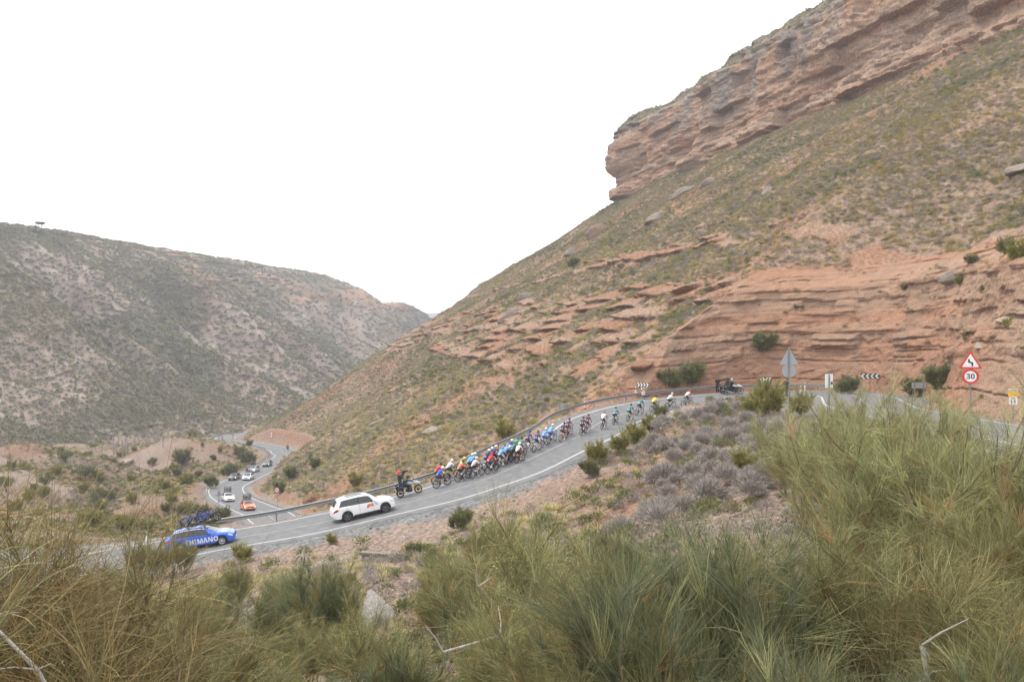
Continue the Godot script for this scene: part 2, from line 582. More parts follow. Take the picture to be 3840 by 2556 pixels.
func ground_y(x: float, d: float) -> float:
	var b := beside(x, d)
	var s: float = b[0]
	var y: float = b[1]
	if absf(s) < 4.3:
		return y - 0.07
	if s < 0:
		var t := -s - 4.3
		var h := plain_y(x, d) + hummock(x, d, t) + n_fine.get_noise_2d(x, d) * 0.07
		var shoulder := 2.6 if d < 105 and x < 20 else 0.8
		var lo := y - 0.16 - (0.06 * t if t < shoulder else 0.06 * shoulder + (t - shoulder) * 0.55)
		var hi := y - 0.1 + maxf(0, t - 1.0) * 0.8
		return clampf(h, lo, hi)
	var t2 := s - 4.3
	var hh := hill_y(x, d) + n_big.get_noise_2d(x, d) * 2.5
	return clampf(hh, y - 0.12 - maxf(0, t2 - 0.9) * 0.62, maxf(y - 0.1, cut_y(s, y, st_n[b[2]])))
const TPS := [
	-0.698, 1.206, -2.68317, -0.571, 1.243, 7.96180, -0.440, 1.277, 2.99701, -0.315, 1.299, 0.46969, -0.204, 1.339, 5.31055, -0.100, 1.387, -2.75963,
	-0.018, 1.443, 4.91957, 0.054, 1.539, 2.44481, 0.127, 1.640, -6.63742, 0.186, 1.758, 7.42319, 0.282, 1.863, 3.23147, 0.407, 1.933, 0.05406,
	0.528, 1.950, 4.14793, 0.624, 1.897, -0.59746, 0.658, 1.781, -1.61924, 0.644, 1.642, -1.64089, 0.597, 1.493, -3.09437, 0.551, 1.334, -6.22453,
	0.540, 1.165, -1.27531, 0.537, 0.994, -1.19125, 0.541, 0.822, 2.76173, 0.550, 0.400, -6.38018, 0.560, -0.200, -4.54913, -0.660, 2.000, -3.96086,
	-0.800, 1.700, -3.11544, -1.000, 1.440, -0.64322, -1.110, 1.240, 3.35669, -1.040, 1.124, 0.37872, -0.880, 1.148, 2.23375, -0.622, 2.345, -4.30776,
	-0.755, 2.690, 0.96671, -0.923, 3.031, 0.06437, -1.103, 3.407, -3.91550, -1.201, 3.898, 0.40939, -1.202, 4.444, 2.40866, -1.276, 4.986, 1.10667,
	-1.425, 5.400, -2.75112, -1.677, 5.777, 2.43681, -1.944, 6.077, 1.90468, -2.084, 6.389, 0.24042, -2.099, 6.683, 7.56729, -1.840, 7.040, 5.64109,
	-1.480, 7.600, -0.01856, 0.000, 0.000, -12.21882, 0.000, -0.200, -6.34229, 0.200, 0.000, 18.36928, -0.200, 0.000, 6.30789, 0.000, 0.080, 35.36310,
	-0.100, 0.100, 0.77475, 0.100, 0.140, -11.66126, 0.000, 0.280, -37.53270, -0.084, 0.560, -13.83021, -0.160, 0.480, 10.13651, -0.240, 0.280, 0.86115,
	-0.500, 0.500, -1.87330, -0.600, 0.900, -6.95928, -0.400, 1.000, -14.42807, -0.440, 0.760, 4.22542, -0.300, 0.600, -0.49012, -0.280, 0.960, 8.20813,
	-0.180, 0.900, 15.16281, -0.100, 1.040, -10.38669, -0.040, 0.800, -13.35099, 0.060, 1.200, -11.00176, 0.180, 1.440, -8.10296, 0.240, 1.200, -6.44132,
	0.374, 1.400, 10.87034, 0.350, 1.240, 15.58253, 0.268, 0.900, 19.65809, 0.120, 0.600, 17.25141, 0.156, 0.760, -9.62532, 0.092, 0.800, -8.93555,
	0.160, 0.400, 14.54929, 0.300, 0.760, 14.18985, 0.400, 0.400, 7.32437, 0.420, 1.040, -5.12030, 0.440, 0.700, -15.41860, 0.480, 1.600, 4.22924,
	0.440, 1.720, -3.51345, 0.360, 0.000, -6.20022, -0.600, 0.100, 0.11716, -0.900, 0.600, 7.06253, -1.200, 0.800, -9.74450, -1.590, 4.300, 4.10576,
	-2.080, 5.240, 32.94363, -1.880, 4.320, -23.68816, -2.160, 4.700, 0.03031, -1.270, 3.300, 5.15592, -1.240, 3.000, 2.94655, -1.220, 2.760, 0.39254,
	-2.360, 4.000, 1.72913, -2.080, 4.000, 24.67182, -1.860, 3.760, -9.56311, -1.660, 3.000, 3.56214, -1.400, 3.000, -9.64214, -1.140, 2.200, 2.56113,
	-1.500, 2.200, 0.44784, -2.360, 5.240, -25.87695, -2.840, 6.400, -0.09211, -2.460, 8.000, 0.80481, -2.900, 4.800, 1.15560, -3.400, 6.000, 1.25779,
	-2.000, 3.000, 0.35679, -2.400, 3.000, -0.33979, -3.200, 4.000, -0.85969, -1.700, 5.700, -4.49404, -1.840, 5.000, -4.21822, -1.600, 6.400, -6.09511,
	-2.200, 7.000, -9.57393, -1.200, 8.600, -0.29388, -1.800, 1.800, -0.26219, -2.400, 1.200, -0.68953, -1.500, 1.200, 3.42894,
]
const TPS0 := [-10.54328, 0.65050, -3.05316]

# ---------------------------------------------------------------- the ground on the camera's side of the road, and the valley floor
var plain_grid := PackedFloat32Array()
var cover := {"grass": [], "grey": [], "green": [], "far": [], "stone": []}    # places for the low plants and stones: [position, size]

func plain_fast(x: float, d: float) -> float:
	var fx := clampf((x - GX0) / GC, 0, GW - 1.001)
	var fy := clampf((d - GD0) / GC, 0, GH - 1.001)
	var ix := int(fx)
	var iy := int(fy)
	fx -= ix
	fy -= iy
	var k := iy * GW + ix
	return lerpf(lerpf(plain_grid[k], plain_grid[k + 1], fx), lerpf(plain_grid[k + GW], plain_grid[k + GW + 1], fx), fy)

func build_ground():
	plain_grid.resize(GW * GH)
	for gy in GH:
		for gx in GW:
			plain_grid[gy * GW + gx] = plain_y(GX0 + gx * GC, GD0 + gy * GC)
	var sh := Shape.new()
	sh.colored = true
	var rows := 560
	var cols := 380
	var ids := PackedInt32Array()
	ids.resize(rows * cols)
	ids.fill(-1)
	for r in rows:
		var d := 1.0 * pow(445.0, float(r) / (rows - 1)) - (0.0 if r else 9.0)
		var half := 0.63 * maxf(d, 1) + 13.0
		for k in cols:
			var x := lerpf(-half, half, float(k) / (cols - 1))
			var b := beside(x, d)
			var s: float = b[0]
			if s > 4.0 and d > 10:
				continue
			var y: float = b[1]
			var h := 0.0
			var t := -s - 4.3
			var fine := n_fine.get_noise_2d(x, d)
			if t < 0:
				h = y - 0.07
			else:
				h = plain_fast(x, d) + hummock(x, d, t) + fine * 0.09
				var shoulder := 2.6 if d < 105 and x < 20 else 0.8
				var lo := y - 0.16 - (0.06 * t if t < shoulder else 0.06 * shoulder + (t - shoulder) * 0.55)
				h = clampf(h, lo, y - 0.1 + maxf(0, t - 1.0) * 0.8)
				h += fine * 0.03
			# colour: grey road gravel, then pinkish tan earth with paler and redder patches
			var m1 := n_mid.get_noise_2d(x * 0.8 + 300, d * 0.8)
			var m2 := n_big.get_noise_2d(x * 2.2, d * 2.2 + 90)
			var col := Color(0.40, 0.285, 0.215).lerp(Color(0.44, 0.345, 0.285), clampf(0.5 + m1, 0, 1))
			col = col.lerp(Color(0.36, 0.19, 0.12), clampf(m2 * 1.2, 0, 0.7))
			var edge := t + m1 * 1.1 + fine * 0.7
			if edge < 2.9 and d < 106:
				var g := Color(0.30, 0.30, 0.295) * (1.0 + 0.22 * fine)
				col = g.lerp(col, smoothstep(1.7, 2.9, edge))
			elif edge < 1.0:
				col = Color(0.30, 0.27, 0.24).lerp(col, smoothstep(0.2, 1.0, edge))
			col = col * (1.0 + 0.18 * fine)
			col.a = 1
			ids[r * cols + k] = sh.pt(Vector3(x, h, -d), col)
			# what grows here
			if d > 16 and t > 3.2 and r % 2 == 0:
				var cell := half * 2 / cols * d * 0.0109 * 2 * 2
				var dens := 0.75 if d < 110 else 1.9
				var bare := minf(pow((x + 101) / 13, 2) + pow((d - 238) / 24, 2), minf(pow((x + 63) / 6, 2) + pow((d - 152) / 14, 2), pow((x + 86) / 9, 2) + pow((d - 152) / 14, 2)))
				dens *= smoothstep(0.5, 1.3, bare)
				dens *= clampf(0.75 + 1.6 * n_mid.get_noise_2d(x * 0.5, d * 0.5 + 700), 0.06, 1.8)
				if d < 72 and x < 6 and t < 7.5: dens *= 0.16
				var want := minf(cell * dens, 6.0)
				while want > 0:
					if rng.randf() > want:
						break
					want -= 1.0
					var kind := rng.randf()
					var w := n_big.get_noise_2d(x * 2 + 50, d * 2)
					var list: String = "grey" if kind < 0.4 + w * 0.5 + (0.28 if x > 4 and d < 90 else -0.1) else ("grass" if kind < 0.8 else "green")
					var jx := rng.randf_range(-0.5, 0.5) * half * 2 / cols * 1.6
					var jd := rng.randf_range(-1.0, 1.0) * d * 0.0109
					cover[list].append([Vector3(x + jx, h - 0.02, -d - jd), rng.randf_range(0.55, 1.2)])
			if d > 14 and d < 130 and t > -0.2 and rng.randf() < 0.34 * smoothstep(14.0, 40.0, d):
				cover.stone.append([Vector3(x + rng.randf_range(-.2, .2), h, -d + rng.randf_range(-.2, .2)), rng.randf_range(0.02, 0.09) * (1.9 if rng.randf() < 0.1 else 1.0)])
	for r in rows - 1:
		for k in cols - 1:
			var a := ids[r * cols + k]
			var b := ids[r * cols + k + 1]
			var c := ids[(r + 1) * cols + k + 1]
			var e := ids[(r + 1) * cols + k]
			if a >= 0 and b >= 0 and c >= 0 and e >= 0:
				sh.quad(a, e, c, b)
	structure("ground", sh.mesh(), M.soil)
	print("ground ", sh.v.size(), " ", Time.get_ticks_msec())

# a strip laid along the road between two sideways distances
func strip(i0: int, i1: int, s0: float, s1: float, up: float, across := 1) -> Shape:
	var sh := Shape.new()
	for i in range(i0, i1 + 1):
		for k in across + 1:
			sh.pt(station_point(i, lerpf(s0, s1, float(k) / across), up))
	var w := across + 1
	for i in i1 - i0:
		for k in across:
			sh.quad(i * w + k, i * w + k + 1, (i + 1) * w + k + 1, (i + 1) * w + k)
	return sh

func build_road():
	var last := st_p.size() - 1
	# asphalt: a slab with a ragged broken edge
	var sh := Shape.new()
	for i in last + 1:
		var wob := 0.10 * n_fine.get_noise_2d(i * 1.7, 3.0) + 0.12 * n_mid.get_noise_2d(i * 1.3, 9.0)
		var wob2 := 0.10 * n_fine.get_noise_2d(i * 1.7, 33.0) + 0.12 * n_mid.get_noise_2d(i * 1.3, 39.0)
		var right := -4.15 - wob
		var left := 4.05 + wob2
		if i > SUB * 47.2 and i < SUB * 50.4:      # the road widens in the bend
			left += 2.2 * sin(PI * (i - SUB * 47.2) / (SUB * 3.2))
		sh.pt(station_point(i, right - 0.10, -0.20))
		sh.pt(station_point(i, right, 0.0))
		for k in range(1, 6):
			sh.pt(station_point(i, lerpf(right, left, k / 6.0), 0.0))
		sh.pt(station_point(i, left, 0.0))
		sh.pt(station_point(i, left + 0.10, -0.20))
	for i in last:
		for k in 8:
			sh.quad(i * 9 + k, i * 9 + k + 1, (i + 1) * 9 + k + 1, (i + 1) * 9 + k)
	structure("road", sh.mesh(), M.asphalt)
	for a in [["edge_line", -3.34, -3.16, M.road_paint], ["edge_line", 3.16, 3.34, M.road_paint], ["centre_line", -0.055, 0.055, M.faded_paint]]:
		var s := strip(SUB * 1, last, a[1], a[2], 0.005)
		structure(a[0], s.mesh(), a[3])
	# dirt pull-off by the valley road's far bend and the concrete gutter inside its near bend
	var g := strip(SUB * 18, SUB * 25, 4.1, 5.2, 0.03, 2)
	structure("gutter", g.mesh(), M.concrete)
	print("road ", Time.get_ticks_msec())

# ---------------------------------------------------------------- hill on the right
func bed(y: float, along: float) -> Array:       # [how far a rock bed stands out, how rocky]
	var yw := y + 1.3 * n_bed.get_noise_1d(along * 0.6) + 0.35 * n_mid.get_noise_2d(along, y * 0.3)
	var zone := smoothstep(-6.0, -3.0, yw) * (1.0 - smoothstep(8.0, 11.5, yw))
	zone = maxf(zone, 0.8 * smoothstep(14.5, 15.5, yw) * (1.0 - smoothstep(18.0, 19.0, yw)))
	zone = maxf(zone, 0.45 * smoothstep(28.0, 29.0, yw) * (1.0 - smoothstep(31.0, 32.0, yw)))
	zone = maxf(zone, 0.35)
	var th := 1.7 + 1.5 * smoothstep(-0.3, 0.4, n_big.get_noise_1d(along * 0.5 + 33))
	var k := floorf(yw / th)
	var fr := yw / th - k
	var here := n_bed.get_noise_2d(along * 1.6, k * 91.7) + 0.5 * n_mid.get_noise_2d(along * 0.8, k * 33.3) + 0.5 * n_big.get_noise_2d(along * 1.5, yw * 3.0)
	here = clampf((here + 0.9 * (zone - 0.62) - 0.10) * 2.4, 0, 1)
	var saw := fr / 0.12 if fr < 0.12 else pow(1.0 - (fr - 0.12) / 0.88, 0.8)
	var rough := 1.0 + 0.9 * n_fine.get_noise_2d(along * 0.7, yw * 0.8)
	return [here * saw * (0.42 + 0.95 * zone) * rough, here * zone]

func build_hillside():
	var sh := Shape.new()
	sh.colored = true
	var qs := PackedFloat32Array()
	var q := -46.0
	while q < 137.0:
		qs.append(q)
		q += 0.75 if q < 22 else (0.34 if q < 78 else 0.62)
	var n_slope := qs.size()
	var n_cliff := 84
	var n_top := 20
	var cols := n_slope + n_cliff + n_top
	var rows := 640
	var ids := PackedInt32Array()
	ids.resize(rows * cols)
	ids.fill(-1)
	var veg := PackedFloat32Array()
	for r in rows:
		var d := 34.0 * pow(440.0 / 34.0, float(r) / (rows - 1))
		var over := maxf(0, d - 375)
		var shift := over * 1.1 + over * over * 0.006
		for k in cols:
			var y := 0.0
			var qq := 137.0
			var rock := 0.0
			var cliff := 0.0
			var out := 0.0
			if k < n_slope:
				qq = qs[k]
				y = -27.17 + 0.636 * qq
			elif k < n_slope + n_cliff:
				cliff = float(k - n_slope + 1) / n_cliff
				y = 60.0 + 27.0 * cliff
				qq = 137.0 + 1.5 * cliff
			else:
				cliff = 1.0 + float(k - n_slope - n_cliff + 1) / n_top
				y = 87.0 + 10.0 * (cliff - 1)
				qq = 138.5 + 11.0 * (cliff - 1) + 30.0 * pow(maxf(0, cliff - 1.75), 1.2)
			var x := (qq - 0.25 * d + shift) / 0.97
			if absf(x) > 0.64 * d + 6.0:
				continue
			var side := [1e3, 0.0, 0]
			if qq < 110 and d < 405:
				side = beside(x, d)
				if side[0] < -0.5:
					continue
			var along := d - x * 0.25
			y += n_big.get_noise_2d(x, d) * 2.5 * (1.0 if cliff <= 0 else 0.5)
			var fine := n_fine.get_noise_3d(x, y, d)
			if cliff <= 0:
				y += fine * 0.22 + n_mid.get_noise_2d(x, d) * 0.55
				var bd := bed(y, along)
				out = bd[0] * 1.25
				rock = bd[1]
				var fade := smoothstep(137.0, 128.0, qq)
				if side[0] < 60:
					var s: float = side[0]
					var node := st_n[side[2]]
					var wall := wall_height(node) > 0.3
					var hi := cut_y(s - (0.9 if wall else 0.0), side[1], node)
					var lo: float = side[1] - 0.12 - maxf(0, s - 5.2) * 0.62
					if y > hi:
						y = maxf(hi, side[1] - 0.1)
						if s > 6.3 and not wall: rock = 0.8 if node > 24 or s < 8.6 else rock * 0.3
						out = 0.0 if s < 6.5 else out * 0.4 + fine * 0.25
					elif y < lo:
						y = lo + fine * 0.08
						rock = 0.0
						out = 0.0
				out *= fade
			else:
				# the cliff: thin beds, overhanging caps, hollows and a notch under the nose
				var yw := y + 1.0 * n_bed.get_noise_1d(along * 0.5 + 70) - 0.012 * (390 - d)
				var bk := floorf(yw / 1.9)
				var fr := yw / 1.9 - bk
				var massive := smoothstep(0.38, 0.5, cliff + 0.25 * n_big.get_noise_1d(along * 1.2)) * (1.0 - smoothstep(0.92, 1.0, cliff))
				out = 0.55 * (1.0 - 0.7 * massive) * n_cell.get_noise_2d(along * 0.16 + bk * 3.3, bk * 7.7) + (0.4 if fr < 0.78 else -0.1) * clampf(0.5 + 1.8 * n_mid.get_noise_2d(along * 0.9, bk * 13.0), 0, 1.2) * (1.0 - 0.75 * massive)
				var thick := floorf((yw + 0.6 * n_mid.get_noise_1d(along * 0.4)) / 4.6)
				out += 1.9 * n_cell.get_noise_2d(along * 0.06 + thick * 5.1, thick * 9.3) + 0.8 * n_bed.get_noise_2d(along * 0.5 + 400, yw * 0.5) + 0.7 * fine + 0.35 * n_fine.get_noise_3d(x * 2.3, y * 2.3, d * 2.3)
				out += 0.5 * n_mid.get_noise_2d(along * 1.8, yw * 0.5)
				var hollow := smoothstep(0.12, 0.2, cliff) * (1.0 - smoothstep(0.36, 0.46, cliff))
				out -= 3.0 * hollow * clampf(0.2 + 1.3 * n_big.get_noise_1d(along * 0.9 + 77), 0.0, 1.0) * (1.0 - 0.6 * smoothstep(330.0, 370.0, d))
				out -= 0.9 * hollow * smoothstep(340.0, 378.0, d)
				out += 2.6 * smoothstep(350.0, 378.0, d)
				out += 3.4 * smoothstep(0.34, 0.6, cliff) * (1.0 - 0.5 * smoothstep(0.8, 1.05, cliff)) * smoothstep(330.0, 378.0, d)
				rock = 1.0
				if cliff > 0.9:
					y += (1.4 * n_cell.get_noise_2d(along * 0.13, 3.0) + 1.0 * n_mid.get_noise_1d(along * 1.3)) * smoothstep(0.9, 1.4, cliff)
			x -= out * 0.97
			var dd := d - out * 0.25
			# colour of what lies there
			var m1 := n_mid.get_noise_2d(x * 0.6, d * 0.6 + 200)
			var m2 := n_big.get_noise_2d(x * 1.6 + 60, d * 1.6)
			var col := Color(0.43, 0.30, 0.215).lerp(Color(0.46, 0.355, 0.28), clampf(0.5 + m1, 0, 1))
			col = col.lerp(Color(0.44, 0.235, 0.145), clampf(m2 * 1.6 - 0.12, 0, 0.8))
			if rock > 0:
				var rc := Color(0.44, 0.25, 0.16).lerp(Color(0.47, 0.32, 0.23), clampf(0.5 + 1.6 * n_bed.get_noise_2d(along * 0.3, y * 6.0), 0, 1))
				col = col.lerp(rc, smoothstep(0.1, 0.5, rock))
			if cliff > 0:
				var lay := n_bed.get_noise_2d(along * 0.2, y * 4.0)
				var grey := Color(0.31, 0.265, 0.23).lerp(Color(0.41, 0.34, 0.285), clampf(0.5 + 1.4 * lay, 0, 1))
				var warm := Color(0.54, 0.325, 0.21).lerp(Color(0.55, 0.39, 0.285), clampf(0.5 + 1.4 * lay, 0, 1))
				var stain := clampf(0.22 + 1.6 * n_mid.get_noise_2d(along * 0.9, y * 0.16) + 0.9 * n_big.get_noise_2d(along, y * 2.0 + 40), 0, 1)
				col = warm.lerp(grey, stain * smoothstep(0.25, 0.7, cliff))
				if cliff > 1.0:
					col = grey.lerp(Color(0.25, 0.215, 0.14), smoothstep(1.0, 1.3, cliff) * clampf(0.6 + m1, 0, 1))
			col = col * (1.0 + 0.16 * fine)
			col.a = 1
			ids[r * cols + k] = sh.pt(Vector3(x, y, -dd), col)
			var s_ok := 1.0 if side[0] > 6.4 else 0.0
			veg.append(s_ok * (1.0 - smoothstep(0.12, 0.5, rock)) * clampf(0.92 + 0.85 * m1 - 0.75 * maxf(0, m2) + 0.9 * fine, 0.1, 1.5) if cliff <= 0 else (0.35 if cliff > 1.05 else (0.04 if fine > 0.2 else 0.0)))
	for r in rows - 1:
		for k in cols - 1:
			var a := ids[r * cols + k]
			var b := ids[r * cols + k + 1]
			var c := ids[(r + 1) * cols + k + 1]
			var e := ids[(r + 1) * cols + k]
			if a >= 0 and b >= 0 and c >= 0 and e >= 0:
				sh.quad(a, e, c, b)
				var w := veg[a]
				if w > 0.02:
					var pa := sh.v[a]
					var area := (sh.v[b] - pa).cross(sh.v[e] - pa).length()
					var d := -pa.z
					var want := minf(area * w * (3.1 if d < 170 else 2.3), 7.0)
					while want > 0:
						if rng.randf() < want:
							var f1 := rng.randf()
							var f2 := rng.randf()
							var p := pa.lerp(sh.v[b], f1).lerp(sh.v[e].lerp(sh.v[c], f1), f2)
							var kind := rng.randf() + 0.35 * n_big.get_noise_2d(p.x * 2.5, d * 2.5 + 500) - 0.15 * smoothstep(120, 60, d)
							cover["grass" if kind < 0.56 else ("grey" if kind < 0.955 else "green")].append([p, rng.randf_range(0.55, 1.3)])
						want -= 1.0
	structure("hillside", sh.mesh(), M.hill)
	print("hillside ", sh.v.size(), " ", cover.grass.size(), " ", cover.grey.size(), " ", Time.get_ticks_msec())

# the steep rock cut behind the bend
func build_rock_cut():
	var sh := Shape.new()
	sh.colored = true
	var i0 := int(SUB * 43.7)
	var i1 := int(SUB * 56.5)
	var step := 5
	var rows := 150
	var cols := (i1 - i0) * step + 1
	for c in cols:
		var fi := i0 + float(c) / step
		var i := int(fi)
		var fr := fi - i
		var node := st_n[i] + fr / SUB
		var hw := wall_height(node)
		var steep := 2.6 - 1.2 * smoothstep(50.0, 52.5, node)
		var along := c * 0.18
		for r in rows:
			var t := float(r) / (rows - 1)
			var h := -0.25 + t * (hw + 5.0)
			var s := 6.2 + (h / steep if h < hw else hw / steep + (h - hw) / 0.72)
			s += -0.35 + 2.2 * smoothstep(0.82, 1.0, t)
			# beds: smooth below, thin ledges above, a shadowed joint between
			var yw := h + 0.5 * n_bed.get_noise_1d(along * 0.9) + 0.12 * n_mid.get_noise_1d(along * 4.0)
			var bk := floorf(yw / 0.95)
			var f2 := yw / 0.95 - bk
			var here := clampf(0.12 + 2.0 * n_bed.get_noise_2d(along * 2.2, bk * 71.3) + 0.8 * n_mid.get_noise_2d(along * 1.5, bk * 9.0), 0, 1.3)
			var up := smoothstep(3.5, 4.6, yw + 0.8 * n_mid.get_noise_1d(along * 0.7 + 5))
			var ledge := (0.26 if f2 > 0.18 else -0.05) * here * up * (1.0 - 0.6 * (f2 - 0.2))
			ledge += 0.55 * up * n_bed.get_noise_2d(along * 1.6 + 90, yw * 2.6) + 0.30 * up * n_cell.get_noise_2d(along * 0.42, floorf(yw / 1.3) * 3.7) + 0.10 * n_cell.get_noise_2d(along * 0.9, yw * 0.9) + 0.34 * n_mid.get_noise_2d(along * 1.6, yw * 2.4) + 0.12 * n_fine.get_noise_2d(along * 2, yw * 3)
			for crack in [[1.3, 0.08], [3.45, 0.11], [4.5, 0.1], [6.6, 0.12]]:
				var on: float = clampf(3.6 * n_bed.get_noise_2d(along * 1.9, crack[0] * 99.0) + 0.1, 0, 1)
				ledge -= 0.34 * on * smoothstep(crack[1], 0.0, absf(yw - crack[0]))
			s -= ledge
			var p := station_point(i, s, 0).lerp(station_point(mini(i + 1, st_p.size() - 1), s, 0), fr)
			p.y += h - (st_b[i] * 4.5)
			var nat := hill_y(p.x, -p.z) + n_big.get_noise_2d(p.x, -p.z) * 2.5
			p.y = minf(p.y, nat + 0.1)
			var lay := n_bed.get_noise_2d(along * 0.25, yw * 5.0)
			var col := Color(0.47, 0.265, 0.17).lerp(Color(0.48, 0.315, 0.22), clampf(0.5 + 1.5 * lay + 0.5 * n_mid.get_noise_2d(along, yw), 0, 1))
			col = col.lerp(Color(0.46, 0.245, 0.155), 0.6 * (1.0 - up))
			var streak := clampf(1.8 * n_mid.get_noise_2d(along * 2.2, yw * 0.25) - 0.15, 0, 0.5)
			col = col.lerp(Color(0.34, 0.25, 0.18), streak)
			col = col.lerp(Color(0.44, 0.32, 0.235), 0.8 * smoothstep(50.3, 52.0, node))
			col = col * (1.0 + 0.18 * n_fine.get_noise_2d(along * 3, yw * 3))
			col.a = 1
			sh.pt(p, col)
			if c > 10 and r > 10 and p.y < nat - 0.4 and absf(p.x) < -p.z * 0.6:
				var grows := 0.006 + 0.03 * smoothstep(50.6, 52.0, node) + 0.03 * smoothstep(6.0, 9.0, h)
				if rng.randf() < grows * 0.2:
					cover["grass" if rng.randf() < 0.4 else ("grey" if rng.randf() < 0.8 else "green")].append([p, rng.randf_range(0.4, 0.95)])
	for c in cols - 1:
		for r in rows - 1:
			sh.quad(c * rows + r, c * rows + r + 1, (c + 1) * rows + r + 1, (c + 1) * rows + r)
	structure("rock_cut", sh.mesh(), M.rock)
	print("cut ", Time.get_ticks_msec())

# ---------------------------------------------------------------- hill across the valley
var ridge := Vector3(0, -1, -1)        # top of the far hill where the lone tree stands

func build_far_hill():
	var sh := Shape.new()
	sh.colored = true
	var rows := 330
	var cols := 250
	var ids := PackedInt32Array()
	ids.resize(rows * cols)
	ids.fill(-1)
	var veg := PackedFloat32Array()
	for r in rows:
		var d := 215.0 * pow(1230.0 / 215.0, float(r) / (rows - 1))
		var over := maxf(0, d - 985)
		for k in cols:
			var p := 175.0 + 1.12 * k + maxf(0, k - 238) * 9.0
			var x := (0.24 * d - p) / 0.97
			if absf(x) > 0.64 * d + 20:
				continue
			var along := d * 0.97 + x * 0.24
			var up := clampf((p - 217) / 230.0, 0, 1)
			# spurs and gullies running down the slope
			var rid := n_big.get_noise_2d(along * 0.42, p * 0.10 + 11)
			var rid2 := n_big.get_noise_2d(along * 1.15 + 90, p * 0.22)
			var gul := (1.0 - absf(rid2) * 2.2)
			var y := -40.0 + 0.5 * (p - 217) + (rid * 36.0 - maxf(0, gul) * 17.0 + 6.0) * sin(PI * clampf(up, 0.02, 0.98)) 
			y -= over * 0.55 + over * over * 0.004
			var fine := n_mid.get_noise_2d(x * 0.55, d * 0.55)
			y += 2.4 * n_mid.get_noise_2d(x * 0.25, d * 0.25) + 0.9 * fine
			var top := 75.5 + 1.2 * n_mid.get_noise_1d(along * 0.25) + 0.004 * (d - 560)
			y = -smax(-y, -top, 6.0)
			# beds of rock
			var yw := y + 2.0 * n_bed.get_noise_1d(along * 0.15)
			var bk := floorf(yw / 3.4)
			var fr := yw / 3.4 - bk
			var zone := smoothstep(30.0, 36.0, yw) * (1 - smoothstep(60.0, 66.0, yw)) * smoothstep(520, 760, d)
			zone = maxf(zone, 0.6 * smoothstep(66.0, 69.0, yw))
			var here := clampf(2.2 * (n_bed.get_noise_2d(along * 0.3, bk * 41.0) + 0.6 * zone - 0.12), 0, 1)
			var out := here * (fr / 0.15 if fr < 0.15 else 1.0 - (fr - 0.15) / 0.85) * (2.5 + 5.0 * zone) * (1.0 - smoothstep(830.0, 930.0, d))
			x += out * 0.9
			# earth, scree and scrub, in patches
			var m1 := n_mid.get_noise_2d(x * 0.22, d * 0.22)
			var m2 := n_big.get_noise_2d(x * 0.9 + 30, d * 0.5)
			var scrub := clampf(0.5 + 1.1 * m2 + 0.8 * m1 - 0.5 * rid, 0, 1)
			var col := Color(0.40, 0.31, 0.25).lerp(Color(0.48, 0.39, 0.325), clampf(0.5 + 1.4 * fine, 0, 1))
			col = col.lerp(Color(0.46, 0.27, 0.175), clampf(0.8 * m1 + 0.9 * here * zone + 0.35 * zone, 0, 0.9))
			col = col.lerp(Color(0.2, 0.2, 0.135), scrub * 0.75)
			col = col * (1.0 + 0.22 * n_mid.get_noise_2d(x * 1.2, d * 1.2))
			col.a = 1
			ids[r * cols + k] = sh.pt(Vector3(x, y, -d), col)
			veg.append((0.6 + 0.6 * scrub) * (1.0 - 0.8 * here * zone))
			if absf(x / d + 0.5348) < 0.004 and y / d > ridge.y / -ridge.z:
				ridge = Vector3(x, y, -d)
	for r in rows - 1:
		for k in cols - 1:
			var a := ids[r * cols + k]
			var b := ids[r * cols + k + 1]
			var c := ids[(r + 1) * cols + k + 1]
			var e := ids[(r + 1) * cols + k]
			if a >= 0 and b >= 0 and c >= 0 and e >= 0:
				sh.quad(a, b, c, e)
				var pa := sh.v[a]
				var d := -pa.z
				var area := (sh.v[b] - pa).cross(sh.v[e] - pa).length()
				var want := minf(area * veg[a] * (0.4 if d < 450 else (0.22 if d < 700 else 0.12)), 6.0)
				while want > 0:
					if rng.randf() < want:
						var p := pa.lerp(sh.v[b], rng.randf()).lerp(sh.v[c], rng.randf() * 0.9)
						cover.far.append([p, rng.randf_range(0.7, 1.7) * (1.0 if d < 450 else 1.35)])
					want -= 1.0
	structure("far_hillside", sh.mesh(), M.far_hill)
	# a mountain range far off, seen through the gap
	var mt := Shape.new()
	mt.colored = true
	for k in 60:
		var x := -1400.0 + k * 34.0
		var h := 92.0 + 26.0 * n_big.get_noise_1d(x * 0.35) + 5.0 * n_mid.get_noise_1d(x * 0.3)
		var col := Color(0.2, 0.2, 0.2)
		mt.pt(Vector3(x, -160, -2900), col)
		mt.pt(Vector3(x + 20 * n_mid.get_noise_1d(x), h * 0.4, -3050), col)
		mt.pt(Vector3(x, h, -3300), col)
		mt.pt(Vector3(x, -160, -3900), col)
	for k in 59:
		for j in 3:
			mt.quad(k * 4 + j, k * 4 + j + 1, k * 4 + j + 5, k * 4 + j + 4)
	structure("mountain_range", mt.mesh(), M.far_hill)
	# the valley floor behind, down to the horizon
	var fl := Shape.new()
	fl.colored = true
	for p in [Vector3(-3000, -44, -430), Vector3(3000, -44, -430), Vector3(4000, -60, -4200), Vector3(-4000, -60, -4200)]:
		fl.pt(p, Color(0.3, 0.25, 0.2))
	fl.quad(0, 3, 2, 1)
	structure("valley_floor", fl.mesh(), M.far_hill)
	print("far ", sh.v.size(), " ", cover.far.size(), " ", Time.get_ticks_msec())

